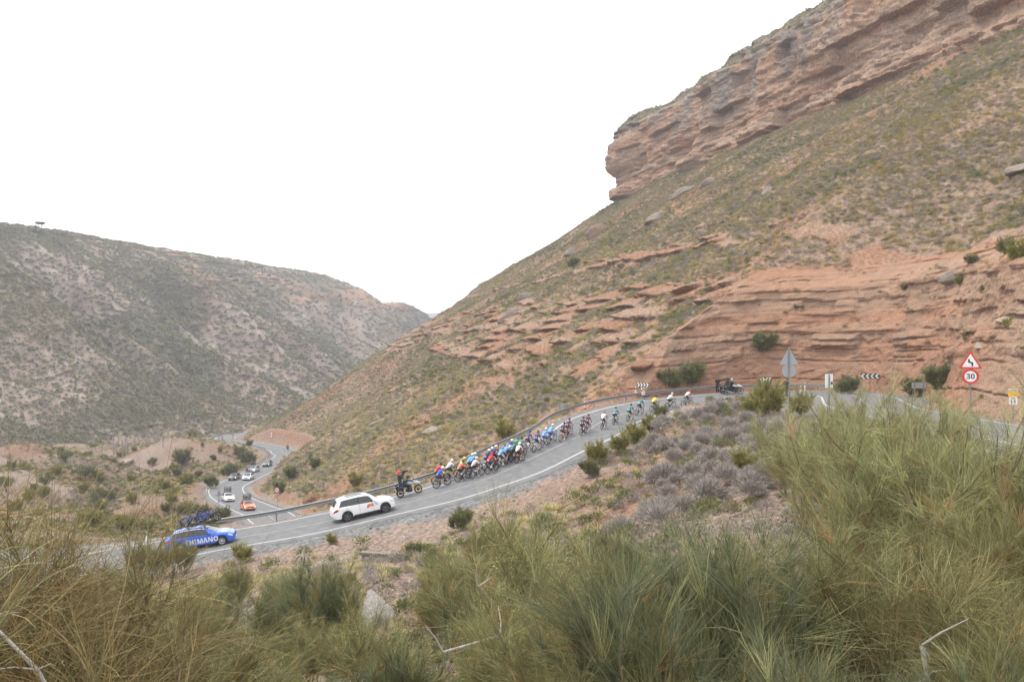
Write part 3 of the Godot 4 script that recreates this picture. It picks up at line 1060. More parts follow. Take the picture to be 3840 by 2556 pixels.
# ---------------------------------------------------------------- plants
func ribbon(sh: Shape, pts: Array, w: float, side: Vector3, c0: Color, c1: Color):
	var n := pts.size()
	var first := sh.v.size()
	for i in n - 1:
		var f := float(i) / (n - 1)
		var hw := w * 0.5 * (1.0 - 0.55 * f)
		var col := c0.lerp(c1, f)
		sh.v.append(pts[i] - side * hw)
		sh.v.append(pts[i] + side * hw)
		sh.c.append(col)
		sh.c.append(col)
	sh.v.append(pts[n - 1])
	sh.c.append(c1)
	for i in n - 2:
		sh.quad(first + i * 2, first + i * 2 + 2, first + i * 2 + 3, first + i * 2 + 1)
	sh.tri(first + (n - 2) * 2, first + (n - 1) * 2, first + (n - 2) * 2 + 1)

func rand_dir(r: RandomNumberGenerator) -> Vector3:
	var z := r.randf_range(-1, 1)
	var a := r.randf() * TAU
	var q := sqrt(1 - z * z)
	return Vector3(cos(a) * q, z, sin(a) * q)

func vary(c: Color, r: RandomNumberGenerator, by := 0.25) -> Color:
	var k := r.randf_range(1 - by, 1 + by)
	return Color(c.r * k * r.randf_range(0.93, 1.07), c.g * k, c.b * k * r.randf_range(0.85, 1.15))

# broom: woody limbs that fork, each ending in a sheaf of long thin green switches
func broom_mesh(sd: int, height: float, spread: float, limbs: int, per: int, w: float, c0: Color, c1: Color, droop: float, flowers := 0, dry := 0.06, reach := 1.0, tangle := 0.3) -> Array:
	var r := RandomNumberGenerator.new()
	r.seed = sd
	var tw := Shape.new()
	tw.colored = true
	var wood := Shape.new()
	wood.colored = true
	var tips := []
	for k in limbs:
		var a := TAU * (k + r.randf_range(-.4, .4)) / limbs
		var lean := spread * sqrt(r.randf()) * 1.05
		var p := Vector3(cos(a), 0, sin(a)) * r.randf_range(0.0, 0.12) * height
		var dir := (Vector3(cos(a) * lean, 1.0, sin(a) * lean)).normalized()
		var pts := [p]
		var len := height * r.randf_range(0.5, 0.8)
		var n := 7
		for i in n:
			dir = (dir + rand_dir(r) * 0.22 + Vector3.UP * 0.05).normalized()
			p += dir * len / n
			pts.append(p)
			if i >= 1:
				tips.append([p, dir])
			if i >= 2:
				for f in 2:
					var d2 := (dir + rand_dir(r) * 0.85).normalized()
					var q: Vector3 = p
					var b := [q]
					for j in 4:
						d2 = (d2 + rand_dir(r) * 0.25 + Vector3.UP * 0.12).normalized()
						q += d2 * len * 0.11
						b.append(q)
						tips.append([q, d2])
					wood.tube(b, [height * 0.004, height * 0.0035, height * 0.003, height * 0.0025, height * 0.002], 4, vary(Color(0.20, 0.15, 0.09), r), false)
		var rad := []
		for i in n + 1:
			rad.append(height * lerpf(0.011, 0.004, float(i) / n))
		wood.tube(pts, rad, 5, vary(Color(0.24, 0.19, 0.15), r), false)
	for t in tips:
		var base_col := vary(c0, r, 0.3)
		if r.randf() < dry:
			base_col = vary(Color(0.30, 0.17, 0.07), r)
		var bundle: Vector3 = (t[1] + rand_dir(r) * (0.5 + 0.4 * tangle) + Vector3.UP * 0.12).normalized()
		var thick := r.randf() < 0.07
		for k in per:
			var dir: Vector3 = (bundle + rand_dir(r) * (0.34 + 0.3 * tangle)).normalized()
			var len := height * r.randf_range(0.12, 0.34) * reach * (1.5 if r.randf() < 0.06 else 1.0)
			var p: Vector3 = t[0] + rand_dir(r) * height * 0.015
			var bend := rand_dir(r) * (0.16 + 0.3 * tangle) + Vector3.DOWN * droop * r.randf_range(0.3, 1.3)
			var pts := []
			for i in 5:
				pts.append(p)
				p += dir * len / 4.0
				dir = (dir + bend * 0.6).normalized()
			var col := Color(base_col.r, base_col.g, base_col.b) * r.randf_range(0.5, 1.4)
			if thick: col = Color(0.33, 0.32, 0.15) * r.randf_range(0.8, 1.2)
			col.a = 1
			ribbon(tw, pts, w * (1.7 if thick else 1.0), dir.cross(rand_dir(r)).normalized(), col * 0.9, c1.lerp(col, 0.5))
			if flowers > 0 and k % flowers == 0:
				for f in 3:
					var q: Vector3 = pts[1].lerp(pts[4], r.randf())
					var e := rand_dir(r) * w * 1.5
					var g := rand_dir(r) * w * 1.5
					tw.flat_tri(q - e, q + e, q + g, vary(Color(0.62, 0.56, 0.22), r, 0.2))
	return [tw.mesh(), wood.mesh()]

# low plants of the slopes
func tuft_mesh(sd: int, blades: int, h: float, rad: float, c0: Color, c1: Color, w := 0.022) -> ArrayMesh:
	var r := RandomNumberGenerator.new()
	r.seed = sd
	var sh := Shape.new()
	sh.colored = true
	for k in blades:
		var a := r.randf() * TAU
		var out := sqrt(r.randf())
		var p := Vector3(cos(a), 0, sin(a)) * rad * 0.35 * out + Vector3.DOWN * 0.04
		var dir := Vector3(cos(a) * out * 1.0, 1.1, sin(a) * out * 1.0).normalized()
		var len := h * r.randf_range(0.65, 1.15)
		var pts := [p]
		for i in 3:
			p += dir * len / 3.0
			dir = (dir + Vector3(cos(a), -0.55, sin(a)) * 0.28 * (0.4 + out) + rand_dir(r) * 0.08).normalized()
			pts.append(p)
		ribbon(sh, pts, w, Vector3(-sin(a), 0, cos(a)), vary(c0, r, 0.3), vary(c1, r, 0.3))
	return sh.mesh()

func bush_mesh(sd: int, n: int, rad: float, h: float, c0: Color, c1: Color, leaf: float, twig := 0.5, lobes := 5) -> ArrayMesh:
	var r := RandomNumberGenerator.new()
	r.seed = sd
	var sh := Shape.new()
	sh.colored = true
	var mids := []
	for k in lobes:
		var a := r.randf() * TAU
		mids.append([Vector3(cos(a) * rad * 0.5 * r.randf(), h * r.randf_range(0.25, 0.62), sin(a) * rad * 0.5 * r.randf()), r.randf_range(0.45, 0.75)])
	for k in n:
		var mm: Array = mids[k % lobes]
		var dir := rand_dir(r)
		if dir.y < -0.35: dir.y = -dir.y
		var q: float = mm[1] * pow(r.randf(), 0.35)
		var p: Vector3 = mm[0] + Vector3(dir.x * rad, dir.y * h * 0.62, dir.z * rad) * q
		p.y = maxf(p.y, 0.0)
		var col := vary(c0.lerp(c1, r.randf()), r, 0.28)
		var grow := (dir + rand_dir(r) * 0.7 + Vector3.UP * 0.3).normalized()
		var side := grow.cross(rand_dir(r)).normalized()
		if r.randf() < twig:
			sh.flat_tri(p - side * leaf * 0.13, p + grow * leaf * 2.6, p + side * leaf * 0.13, col)
		else:
			sh.flat_tri(p - side * leaf * 0.5, p + grow * leaf * 1.3, p + side * leaf * 0.5, col)
	return sh.mesh()

const OLIVE := Color(0.34, 0.305, 0.125)
const STRAW := Color(0.42, 0.36, 0.19)
const GREY := Color(0.29, 0.25, 0.24)
const GREEN := Color(0.14, 0.15, 0.06)

func multi(called: String, mesh: Mesh, m: Material, places: Array, colors: Array, label: String, category: String, flat := 0.0) -> void:
	if places.is_empty(): return
	var mm := MultiMesh.new()
	mm.transform_format = MultiMesh.TRANSFORM_3D
	mm.use_colors = true
	mm.mesh = mesh
	mm.instance_count = places.size()
	for i in places.size():
		var s: float = places[i][1]
		var b := Basis(Vector3.UP, rng.randf() * TAU).scaled(Vector3(s, s * rng.randf_range(0.75, 1.2) * (1.0 - flat), s))
		mm.set_instance_transform(i, Transform3D(b, places[i][0]))
		var c: Color = colors[rng.randi() % colors.size()]
		var k := rng.randf_range(0.8, 1.2)
		mm.set_instance_color(i, Color(c.r * k, c.g * k, c.b * k))
	var o := MultiMeshInstance3D.new()
	o.multimesh = mm
	o.material_override = m
	o.name = numbered(called)
	add_child(o)
	tag(o, label, category, "", "stuff")

func build_ground_cover():
	var white := Color(1, 1, 1)
	var grass := [tuft_mesh(1, 70, 0.62, 0.6, OLIVE, STRAW), tuft_mesh(2, 70, 0.5, 0.7, OLIVE * 0.9, STRAW * 0.85), tuft_mesh(3, 60, 0.75, 0.5, OLIVE, OLIVE * 1.2)]
	var grey := [bush_mesh(4, 190, 0.48, 0.5, GREY, GREY * 1.25, 0.07, 0.8), bush_mesh(5, 190, 0.55, 0.45, GREY * 0.85, Color(0.24, 0.22, 0.16), 0.07, 0.75), bush_mesh(6, 180, 0.45, 0.55, Color(0.2, 0.18, 0.13), GREY, 0.07, 0.7)]
	var green := [bush_mesh(7, 220, 0.6, 0.75, GREEN, GREEN * 1.4, 0.08, 0.4), bush_mesh(8, 220, 0.55, 0.6, Color(0.15, 0.15, 0.06), GREEN, 0.08, 0.5)]
	var sets := {
		"grass": [grass, "tuft_of_grass", "tuft of olive and straw coloured esparto grass on the dry slope", "grass", "esparto tufts on the dry slopes", "esparto_grass", "olive esparto grass spread over the slopes"],
		"grey": [grey, "grey_shrub", "low grey twiggy shrub on bare pinkish earth", "shrub", "low grey shrubs on the slopes", "grey_scrub", "low grey scrub spread over the slopes"],
		"green": [green, "green_shrub", "small dark green leafy shrub on the dry slope", "shrub", "small green shrubs on the slopes", "green_scrub", "small dark green scrub spread over the slopes"]}
	for key in sets:
		var s: Array = sets[key]
		var all: Array = cover[key]
		all.sort_custom(func(a, b): return a[1] / -a[0].z > b[1] / -b[0].z)
		var own := 0
		var rest := []
		for a in all:
			var u: float = a[0].x / -a[0].z
			if own < 150 and absf(u) < 0.57 and -a[0].z > 40:
				var o := part(s[1], s[0][own % s[0].size()], M.plant, self, Transform3D(Basis(Vector3.UP, rng.randf() * TAU).scaled(Vector3.ONE * a[1]), a[0]))
				tag(o, s[2], s[3], s[4])
				own += 1
			else:
				rest.append(a)
		for k in s[0].size():
			var share := []
			for i in range(k, rest.size(), s[0].size()):
				share.append(rest[i])
			multi(s[5], s[0][k], M.plant, share, [white, Color(1.15, 1.05, 0.9), Color(0.85, 0.9, 0.85)], s[6], s[3])
	var far := [bush_mesh(9, 60, 0.8, 0.8, Color(0.22, 0.205, 0.12), Color(0.26, 0.235, 0.17), 0.26, 0.3), bush_mesh(10, 60, 0.85, 0.7, GREY * 0.75, Color(0.22, 0.21, 0.12), 0.26, 0.3)]
	for k in 2:
		var share := []
		for i in range(k, cover.far.size(), 2):
			share.append(cover.far[i])
		multi("far_scrub", far[k], M.plant, share, [white, Color(1.1, 1.05, 0.95), Color(0.8, 0.85, 0.85), Color(1.0, 1.1, 0.7)], "grey green scrub dotted over the hill across the valley", "scrub")
	multi("loose_stones", stone_mesh(77), M.stone, cover.stone, [Color(0.42, 0.38, 0.34), Color(0.5, 0.46, 0.42), Color(0.36, 0.27, 0.21), Color(0.3, 0.29, 0.28)], "loose pale stones and gravel beside the road", "stones", 0.3)
	print("cover ", cover.stone.size(), " ", Time.get_ticks_msec())

func stone_mesh(sd: int, detail := 1, rough := 0.28) -> ArrayMesh:
	var r := RandomNumberGenerator.new()
	r.seed = sd
	var nz := FastNoiseLite.new()
	nz.seed = sd
	nz.frequency = 0.9
	nz.fractal_octaves = 4
	var sh := Shape.new()
	sh.colored = true
	var rings := 5 + detail * 4
	var segs := 7 + detail * 5
	for i in rings + 1:
		var th := PI * i / rings
		for k in segs:
			var ph := TAU * k / segs
			var d := Vector3(sin(th) * cos(ph), cos(th), sin(th) * sin(ph))
			var f := 1.0 + rough * nz.get_noise_3dv(d * 1.4) * 1.6
			# flatten along a few planes, so that the stone has faces
			for j in 9:
				var pn := Vector3(sin(j * 2.4 + sd), cos(j * 1.7 + sd * 2), sin(j * 3.1 + sd * 3)).normalized()
				var proj := d.dot(pn) * f
				if proj > 0.68: f *= lerpf(1.0, 0.68 / proj, 0.9)
			sh.pt(d * f, Color.WHITE * (0.85 + 0.3 * nz.get_noise_3dv(d * 3.0 + Vector3.ONE * 9)))
	for i in rings:
		for k in segs:
			var k2 := (k + 1) % segs
			sh.quad(i * segs + k, (i + 1) * segs + k, (i + 1) * segs + k2, i * segs + k2)
	return sh.mesh()

var broom_kinds := {}

func place_broom(kind: String, x: float, d: float, h: float, turn: float, label: String, group := "", y := INF):
	var b: Array = broom_kinds[kind]
	var yy := ground_y(x, d) if y == INF else y
	var s: float = h / b[2]
	var o := thing("broom_shrub", label, "shrub", Vector3(x, yy - 0.03, -d), Basis(Vector3.UP, turn).scaled(Vector3.ONE * s), group)
	part("branches", b[1], M.bark, o)
	part("twigs", b[0], M.plant, o)

func build_shrubs():
	var olive := Color(0.21, 0.20, 0.085)
	var blue := Color(0.125, 0.15, 0.085)
	var tan_ := Color(0.27, 0.20, 0.095)
	var pale := Color(0.29, 0.29, 0.13)
	var defs := {
		"tan_near": [101, 2.0, 1.0, 15, 21, 0.0044, tan_.lerp(olive, 0.55) * 0.78, tan_ * 0.95, 0.16, 0, 0.12, 1.15, 1.0],
		"blue_near": [102, 2.0, 0.95, 15, 26, 0.0044, blue * 0.95, olive * 1.0, 0.06, 0, 0.04, 1.0, 0.15],
		"olive_near": [103, 2.0, 1.0, 15, 23, 0.0044, olive * 0.85, olive * 1.15, 0.2, 0, 0.1, 1.0, 0.6],
		"pale_mid": [104, 3.0, 0.5, 13, 20, 0.0052, pale, pale * 1.1, 0.02, 0, 0.1, 0.55, 0.5],
		"olive_mid": [105, 3.0, 0.55, 13, 22, 0.007, olive, olive * 1.3, 0.03, 0, 0.1, 0.6, 0.4],
		"blue_mid": [106, 2.6, 0.35, 11, 20, 0.0085, blue * 1.1, olive * 1.1, 0.0, 0, 0.05, 0.8, 0.1],
		"flower_mid": [107, 3.0, 0.42, 8, 13, 0.0075, olive * 1.1, pale, 0.04, 4, 0.06, 0.75, 0.4],
		"yellow_far": [108, 2.4, 0.7, 12, 22, 0.019, Color(0.27, 0.25, 0.07), Color(0.33, 0.3, 0.1), 0.03, 0, 0.05, 0.8, 0.3],
		"green_far": [109, 2.4, 0.75, 12, 22, 0.02, Color(0.17, 0.175, 0.075), Color(0.22, 0.215, 0.1), 0.03, 0, 0.03, 0.8, 0.3]}
	for k in defs:
		var a: Array = defs[k]
		broom_kinds[k] = broom_mesh(a[0], a[1], a[2], a[3], a[4], a[5], a[6], a[7], a[8], a[9], a[10], a[11], a[12]) + [a[1]]
	# nearest row, on the bank where the camera stands
	var near_rows := [
		["tan_near", -3.2, 5.5, 1.95, 0.3, "brownish tangled broom with bare arching twigs beside the bank's left end"],
		["tan_near", -4.1, 6.1, 2.35, 2.3, "dense brown broom with grey dead branches next to the arching tangled broom"],
		["olive_near", -3.0, 7.2, 1.65, 1.1, "olive green broom with combed switches leaning toward the blue car"],
		["olive_near", -3.3, 4.2, 1.15, 4.4, "low yellowish broom in front of the brown tangled broom"],
		["blue_near", 1.35, 6.6, 1.7, 0.4, "large blue green broom with upright switches"],
		["blue_near", 2.05, 7.4, 1.75, 2.0, "tall dark blue green broom behind the large blue green broom"],
		["olive_near", 0.8, 6.3, 1.3, 3.0, "olive broom with curling pale twigs below the large blue green broom"],
		["tan_near", 2.8, 6.6, 1.6, 1.0, "wide broom with tan tips around a bent white trunk"],
		["olive_near", 3.35, 6.9, 1.85, 5.1, "rounded olive broom below the speed limit sign"],
		["olive_near", 3.2, 5.3, 1.3, 0.9, "low dark olive broom in front of the tan tipped broom"],
		["blue_near", 1.9, 4.9, 1.05, 2.6, "short green broom growing in front of the bent white trunk"],
		["blue_near", 2.6, 4.3, 0.95, 3.9, "low dark green broom at the foot of the tan tipped broom"],
		["olive_near", 1.0, 4.7, 0.95, 5.9, "low broom with yellow green curling switches below the blue green brooms"],
		["tan_near", -1.9, 4.6, 0.85, 1.9, "low straw coloured broom under the olive combed broom"],
	]
	for a in near_rows:
		place_broom(a[0], a[1], a[2], a[3], a[4], a[5], "brooms on the near bank")
	# second row
	var mids := [
		["pale_mid", 7.1, 14.6, 3.9, 0.2, "tall pale green broom in front of the speed limit and bend signs"],
		["pale_mid", 8.3, 15.5, 3.2, 1.6, "pale green broom in front of the yellow kilometre marker"],
		["pale_mid", 6.9, 16.5, 3.3, 2.9, "feathery pale green broom hiding the road behind the white posts"],
		["pale_mid", 6.0, 15.2, 2.5, 4.0, "rounded pale green broom beside the grey shrub knoll"],
		["olive_mid", 6.6, 12.0, 2.2, 5.0, "yellowish broom with orange dry stems under the pale green brooms"],
		["olive_mid", 7.9, 12.4, 2.4, 0.7, "olive broom under the tall pale broom by the signs"],
		["olive_mid", 4.3, 12.5, 1.8, 2.2, "olive broom with orange seed heads beside the bare earth slope"],
		["flower_mid", 0.5, 14.0, 3.1, 0.5, "broom full of small yellow flowers on dark forked stems"],
		["flower_mid", -0.3, 12.2, 1.9, 2.5, "flowering broom with grey green sprays and leaning bare branch"],
		["olive_mid", -0.9, 18.2, 2.5, 3.3, "upright olive broom rising over the bare earth beside the road"],
		["flower_mid", 1.6, 16.5, 2.0, 1.2, "yellow speckled broom at the foot of the bare earth slope"],
		["blue_mid", -5.0, 24.0, 2.3, 0.4, "upright dark green broom between the two pale boulders"],
		["blue_mid", -6.3, 25.5, 2.0, 1.4, "slim dark green broom standing beside the split pale rock"],
		["olive_mid", -5.6, 27.0, 2.2, 2.8, "yellow green upright broom behind the dark green broom"],
		["blue_mid", -7.4, 27.5, 1.9, 3.3, "green broom growing behind the split pale rock"],
		["olive_mid", -9.3, 25.0, 2.2, 4.1, "olive broom left of the split pale rock"],
		["olive_mid", -8.6, 33.0, 2.0, 5.2, "olive broom below the stump with bare roots"],
		["olive_mid", -12.6, 40.0, 2.1, 0.3, "broom with orange dry stems beside the blue car's road edge"],
		["blue_mid", -2.8, 33.0, 1.5, 1.7, "round green broom under the concrete headwall"],
		["olive_mid", -0.6, 32.0, 2.3, 2.1, "tall reddish olive broom above the concrete headwall"],
		["olive_mid", 0.4, 28.0, 1.9, 0.1, "olive broom with pale seed heads below the roadside earth"],
		["blue_mid", 2.3, 21.0, 2.0, 2.6, "green broom at the foot of the bare earth slope"],
		["olive_mid", -14.0, 28.0, 2.2, 4.4, "olive broom in the hollow below the blue car"],
		["olive_mid", -10.6, 18.0, 2.0, 3.1, "olive broom behind the combed olive broom"],
		["olive_mid", -6.2, 14.0, 1.9, 0.9, "rust tinted broom in the hollow before the split rock"],
		["blue_mid", -4.0, 12.5, 1.15, 5.5, "grey green broom on the bank below the boulders"],
	]
	for a in [[9.4, 28.0, 3.1, "feathery broom before the bend between the upright sign and the posts"], [11.6, 30.0, 3.4, "feathery broom hiding the inside of the bend"], [13.2, 31.0, 3.4, "feathery broom before the chevron board's road"], [15.0, 31.0, 3.1, "feathery broom before the two legged panel's road"], [10.4, 33.0, 3.0, "small feathery broom behind the one hiding the bend"]]:
		mids.append(["pale_mid", a[0], a[1], a[2], a[0], a[3]])
	for a in [["olive_mid", -3.3, 17.0, 1.5, "low olive broom before the tall pale boulder"], ["flower_mid", -2.3, 15.0, 1.9, "low flowering broom right of the tall pale boulder"], ["olive_mid", -1.6, 21.5, 1.9, "olive broom behind the low flowering broom"], ["blue_mid", -0.4, 16.0, 1.9, "grey green broom between the flowering brooms"], ["olive_mid", -4.4, 19.0, 1.5, "yellowish broom at the foot of the dark green brooms"], ["olive_mid", -2.0, 26.0, 1.8, "olive broom up the hollow behind the pale boulder"], ["flower_mid", 0.6, 22.0, 2.3, "flowering broom under the bare earth slope"], ["olive_mid", -7.6, 21.0, 1.9, "olive broom below the broad half hidden rock"], ["olive_mid", -10.5, 30.0, 2.0, "olive broom below the stump's pale rocks"], ["blue_mid", -11.5, 34.0, 2.0, "green broom under the road shoulder near the blue car"], ["olive_mid", -16.0, 37.0, 2.4, "tall olive broom below the blue car's rear"], ["olive_mid", -18.5, 40.0, 2.6, "tall olive broom hiding the road behind the blue car"], ["olive_mid", -2.6, 9.4, 1.2, "low olive broom at the bottom of the hollow's near side"], ["blue_mid", -1.2, 9.0, 1.1, "low green broom on the near bank below the flowering brooms"], ["olive_mid", 0.0, 8.8, 1.3, "olive broom on the near bank left of the blue green brooms"]]:
		mids.append([a[0], a[1], a[2], a[3], a[2] * 1.7, a[4]])
	for a in mids:
		place_broom(a[0], a[1], a[2], a[3], a[4], a[5], "brooms between the camera and the road")
	# leafy grey green bushes at the bottom of the bank
	var leafy := bush_mesh(131, 2600, 1.0, 0.9, Color(0.16, 0.17, 0.095), Color(0.24, 0.24, 0.18), 0.035, 0.25, 9)
	var dead := bush_mesh(132, 1300, 0.72, 0.95, Color(0.29, 0.255, 0.23), Color(0.4, 0.355, 0.325), 0.1, 1.0, 8)
	var spots := [[-3.6, 13.6, 1.0], [-2.2, 13.2, 1.1], [-0.9, 13.6, 1.0], [-4.8, 14.6, 1.1], [-1.6, 15.0, 1.1], [-5.6, 17.5, 1.2], [-3.0, 18.5, 1.1], [-7.0, 20.5, 1.2], [-1.0, 20.5, 1.0], [-3.0, 11.4, 0.9], [-1.5, 11.2, 0.9]]
	for a in spots:
		var o := part("grey_green_bush", leafy, M.plant, self, Transform3D(Basis(Vector3.UP, rng.randf() * TAU).scaled(Vector3.ONE * a[2]), Vector3(a[0], ground_y(a[0], a[1]) - 0.03, -a[1])))
		tag(o, "leafy grey green bush in the hollow below the pale boulders", "bush", "leafy bushes in the hollow")
	for a in [[-2.3, 11.6, 0.8], [-1.2, 12.0, 0.6], [-6.4, 31.0, 1.1], [3.6, 17.0, 0.9], [-10.5, 36.0, 1.2], [-9.4, 37.0, 1.0]]:
		var o := part("dead_shrub", dead, M.plant, self, Transform3D(Basis(Vector3.UP, rng.randf() * TAU).scaled(Vector3.ONE * a[2]), Vector3(a[0], ground_y(a[0], a[1]) - 0.03, -a[1])))
		tag(o, "bare grey dead shrub between the green brooms", "shrub", "dead shrubs below the road")
	# grey shrubs covering the knoll in front of the bend
	for k in 190:
		var u := rng.randf_range(2150, 3060)
		var d := rng.randf_range(34, 74)
		var x := (u - 1920) / FOC * d
		var b := beside(x, d)
		if b[0] > -8.0 or plain_fast(x, d) < -8.3 or rng.randf() < 0.25: continue
		var o := part("grey_knoll_shrub", dead, M.plant, self, Transform3D(Basis(Vector3.UP, rng.randf() * TAU).scaled(Vector3.ONE * rng.randf_range(0.7, 1.35)), Vector3(x, ground_y(x, d) - 0.04, -d)))
		tag(o, "purplish grey twiggy shrub on the knoll before the bend", "shrub", "grey shrubs on the knoll")
	# brooms along the road and on the slopes, placed where the photograph has them
	var far_list := [
		["yellow_far", 2880, 1560, 60, 75, 2.5, "yellow green broom on the knoll in front of the bend's chevron board"],
		["yellow_far", 2830, 1575, 58, 72, 1.7, "small yellow broom beside the broom before the chevron board"],
		["yellow_far", 3010, 1560, 50, 66, 1.6, "yellow broom on the knoll beside the pole with two sign backs"],
		["green_far", 2590, 1452, 100, 125, 3.0, "large green bush behind the guard rail near the standing man"],
		["green_far", 2510, 1460, 98, 120, 2.4, "green bush behind the guard rail near the chevron board and woman"],
		["green_far", 2860, 1330, 100, 160, 2.8, "round green bush on the ledge above the rock cut's left end"],
		["green_far", 3190, 1478, 90, 112, 1.9, "dark green bush at the foot of the rock cut beside the chevron board"],
		["green_far", 3160, 1480, 90, 112, 1.5, "low dark bush at the foot of the rock cut"],
		["green_far", 3420, 1490, 80, 100, 1.9, "green bush beside the two legged sign back"],
		["green_far", 3530, 1480, 60, 90, 2.6, "green bush on the bank behind the bend warning sign"],
		["green_far", 2480, 1570, 70, 84, 1.4, "dark green bush at the near edge of the road below the riders"],
		["yellow_far", 2240, 1740, 62, 76, 1.7, "yellow green broom on the gravel shoulder below the riders"],
		["green_far", 2215, 1790, 58, 72, 1.3, "green broom on the shoulder slope below the riders"],
		["green_far", 1730, 1990, 46, 60, 1.4, "round dark bush on the bare earth below the white car"],
		["green_far", 1550, 2090, 40, 56, 0.9, "small dark bush beside the concrete headwall"],
		["yellow_far", 2790, 1780, 40, 56, 1.2, "tussock of green grass on the bare slope of the knoll"],
		["yellow_far", 1890, 1650, 78, 120, 2.2, "yellow broom behind the guard rail beside the tight group of riders"],
		["yellow_far", 1330, 1830, 80, 130, 2.2, "broom behind the guard rail near the white car"],
		["green_far", 1090, 1800, 110, 190, 2.6, "green broom on the slope above the valley road's bend"],
		["green_far", 1050, 1850, 110, 170, 2.2, "green bush behind the sixty limit sign"],
		["green_far", 1180, 1760, 110, 190, 2.2, "green bush on the slope below the hillside rocks"],
		["green_far", 860, 1790, 175, 260, 3.2, "green broom beside the dark car on the valley road"],
		["green_far", 930, 1740, 190, 280, 3.4, "dense green broom beside the valley guard rail"],
		["green_far", 900, 1720, 190, 290, 3.6, "tall green broom inside the valley road's upper bend"],
		["green_far", 680, 1750, 190, 300, 5.0, "dark spreading bush on the bare mound by the valley road"],
		["yellow_far", 720, 1650, 230, 330, 4.0, "yellow green broom beside the dirt track"],
		["green_far", 570, 1745, 190, 300, 2.2, "small bush on the pink earth slope of the mound"],
		["green_far", 790, 1830, 150, 230, 2.6, "green broom left of the white car with roof bikes"],
		["yellow_far", 700, 1820, 150, 240, 2.4, "yellow green broom in the hollow left of the valley road"],
		["yellow_far", 610, 1840, 140, 230, 2.4, "yellow green broom in the hollow below the pink mound"],
		["green_far", 3780, 965, 46, 120, 1.5, "green shrub high on the right bank beside the pale slabs"],
		["yellow_far", 3830, 990, 44, 120, 1.7, "olive shrub at the right bank's upper edge"],
		["green_far", 3650, 1000, 60, 130, 1.2, "dark shrub on the ledge over the speed limit sign's bank"],
		["yellow_far", 3600, 1070, 56, 120, 1.0, "straw tinted shrub beside the pale block over the rock cut"],
		["green_far", 3700, 1110, 50, 110, 1.0, "dark shrub on the bank under the pale block"],
		["yellow_far", 3790, 1250, 44, 90, 1.1, "olive shrub over the kilometre marker's bank"],
		["green_far", 3640, 1290, 46, 90, 1.0, "dark shrub on the bank above the bend warning triangle"],
		["green_far", 3400, 1100, 80, 140, 1.1, "small dark shrub on the rim of the rock cut's right half"],
		["green_far", 2990, 1180, 90, 160, 1.3, "small dark shrub on the rim of the rock cut's middle"],
		["green_far", 3010, 425, 160, 330, 3.0, "round dark shrub at the foot of the cliff"],
		["green_far", 2150, 1005, 140, 330, 2.6, "dark shrub among the pale rocks near the skyline"],
		["green_far", 830, 1960, 70, 130, 2.3, "broom behind the blue car's front on the slope to the valley road"],
		["green_far", 760, 1950, 75, 130, 2.4, "broom behind the blue car's roof bikes"],
	]
	for a in far_list:
		var p := on_ground(a[1], a[2], a[3], a[4])
		place_broom(a[0], p.x, -p.z, a[5], a[1] * 1.3, a[6], "brooms along the roads")
	for a in [[600, 2165, 38, 60, 2.0, "olive_mid", "broom rising in front of the blue car's rear wheel"], [690, 2150, 40, 60, 1.9, "olive_mid", "broom rising in front of the blue car's door lettering"], [520, 2170, 36, 58, 2.2, "olive_mid", "broom at the road edge behind the blue car"], [900, 2110, 42, 62, 1.2, "yellow_far", "yellow green broom on the shoulder ahead of the blue car"], [1240, 2040, 48, 64, 0.7, "yellow_far", "small grassy broom on the shoulder below the white car"], [2380, 1660, 62, 80, 1.5, "yellow_far", "yellow green broom at the knoll's edge below the teal riders"], [2440, 1620, 62, 80, 1.4, "yellow_far", "yellow green broom at the knoll's edge below the yellow rider"], [2330, 1700, 58, 76, 1.5, "yellow_far", "straw tinted broom on the knoll's road side"]]:
		var q := on_ground(a[0], a[1], a[2], a[3])
		place_broom(a[5], q.x, -q.z, a[4], a[0] * 0.7, a[6], "brooms along the roads")
	var rr := RandomNumberGenerator.new()
	rr.seed = 404
	for k in 130:
		var d := rr.randf_range(115, 290)
		var x := rr.randf_range(-0.57, -0.27) * d
		var b2 := beside(x, d)
		if b2[0] > -7.5 or pow((x + 101) / 13, 2) + pow((d - 238) / 24, 2) < 1.2: continue
		place_broom("green_far" if k % 4 == 0 else "yellow_far", x, d, rr.randf_range(0.9, 2.3), rr.randf() * 6, "green broom in the hollow between the left knoll and the valley road", "brooms in the valley hollow")
	build_trees()
	print("shrubs ", Time.get_ticks_msec())

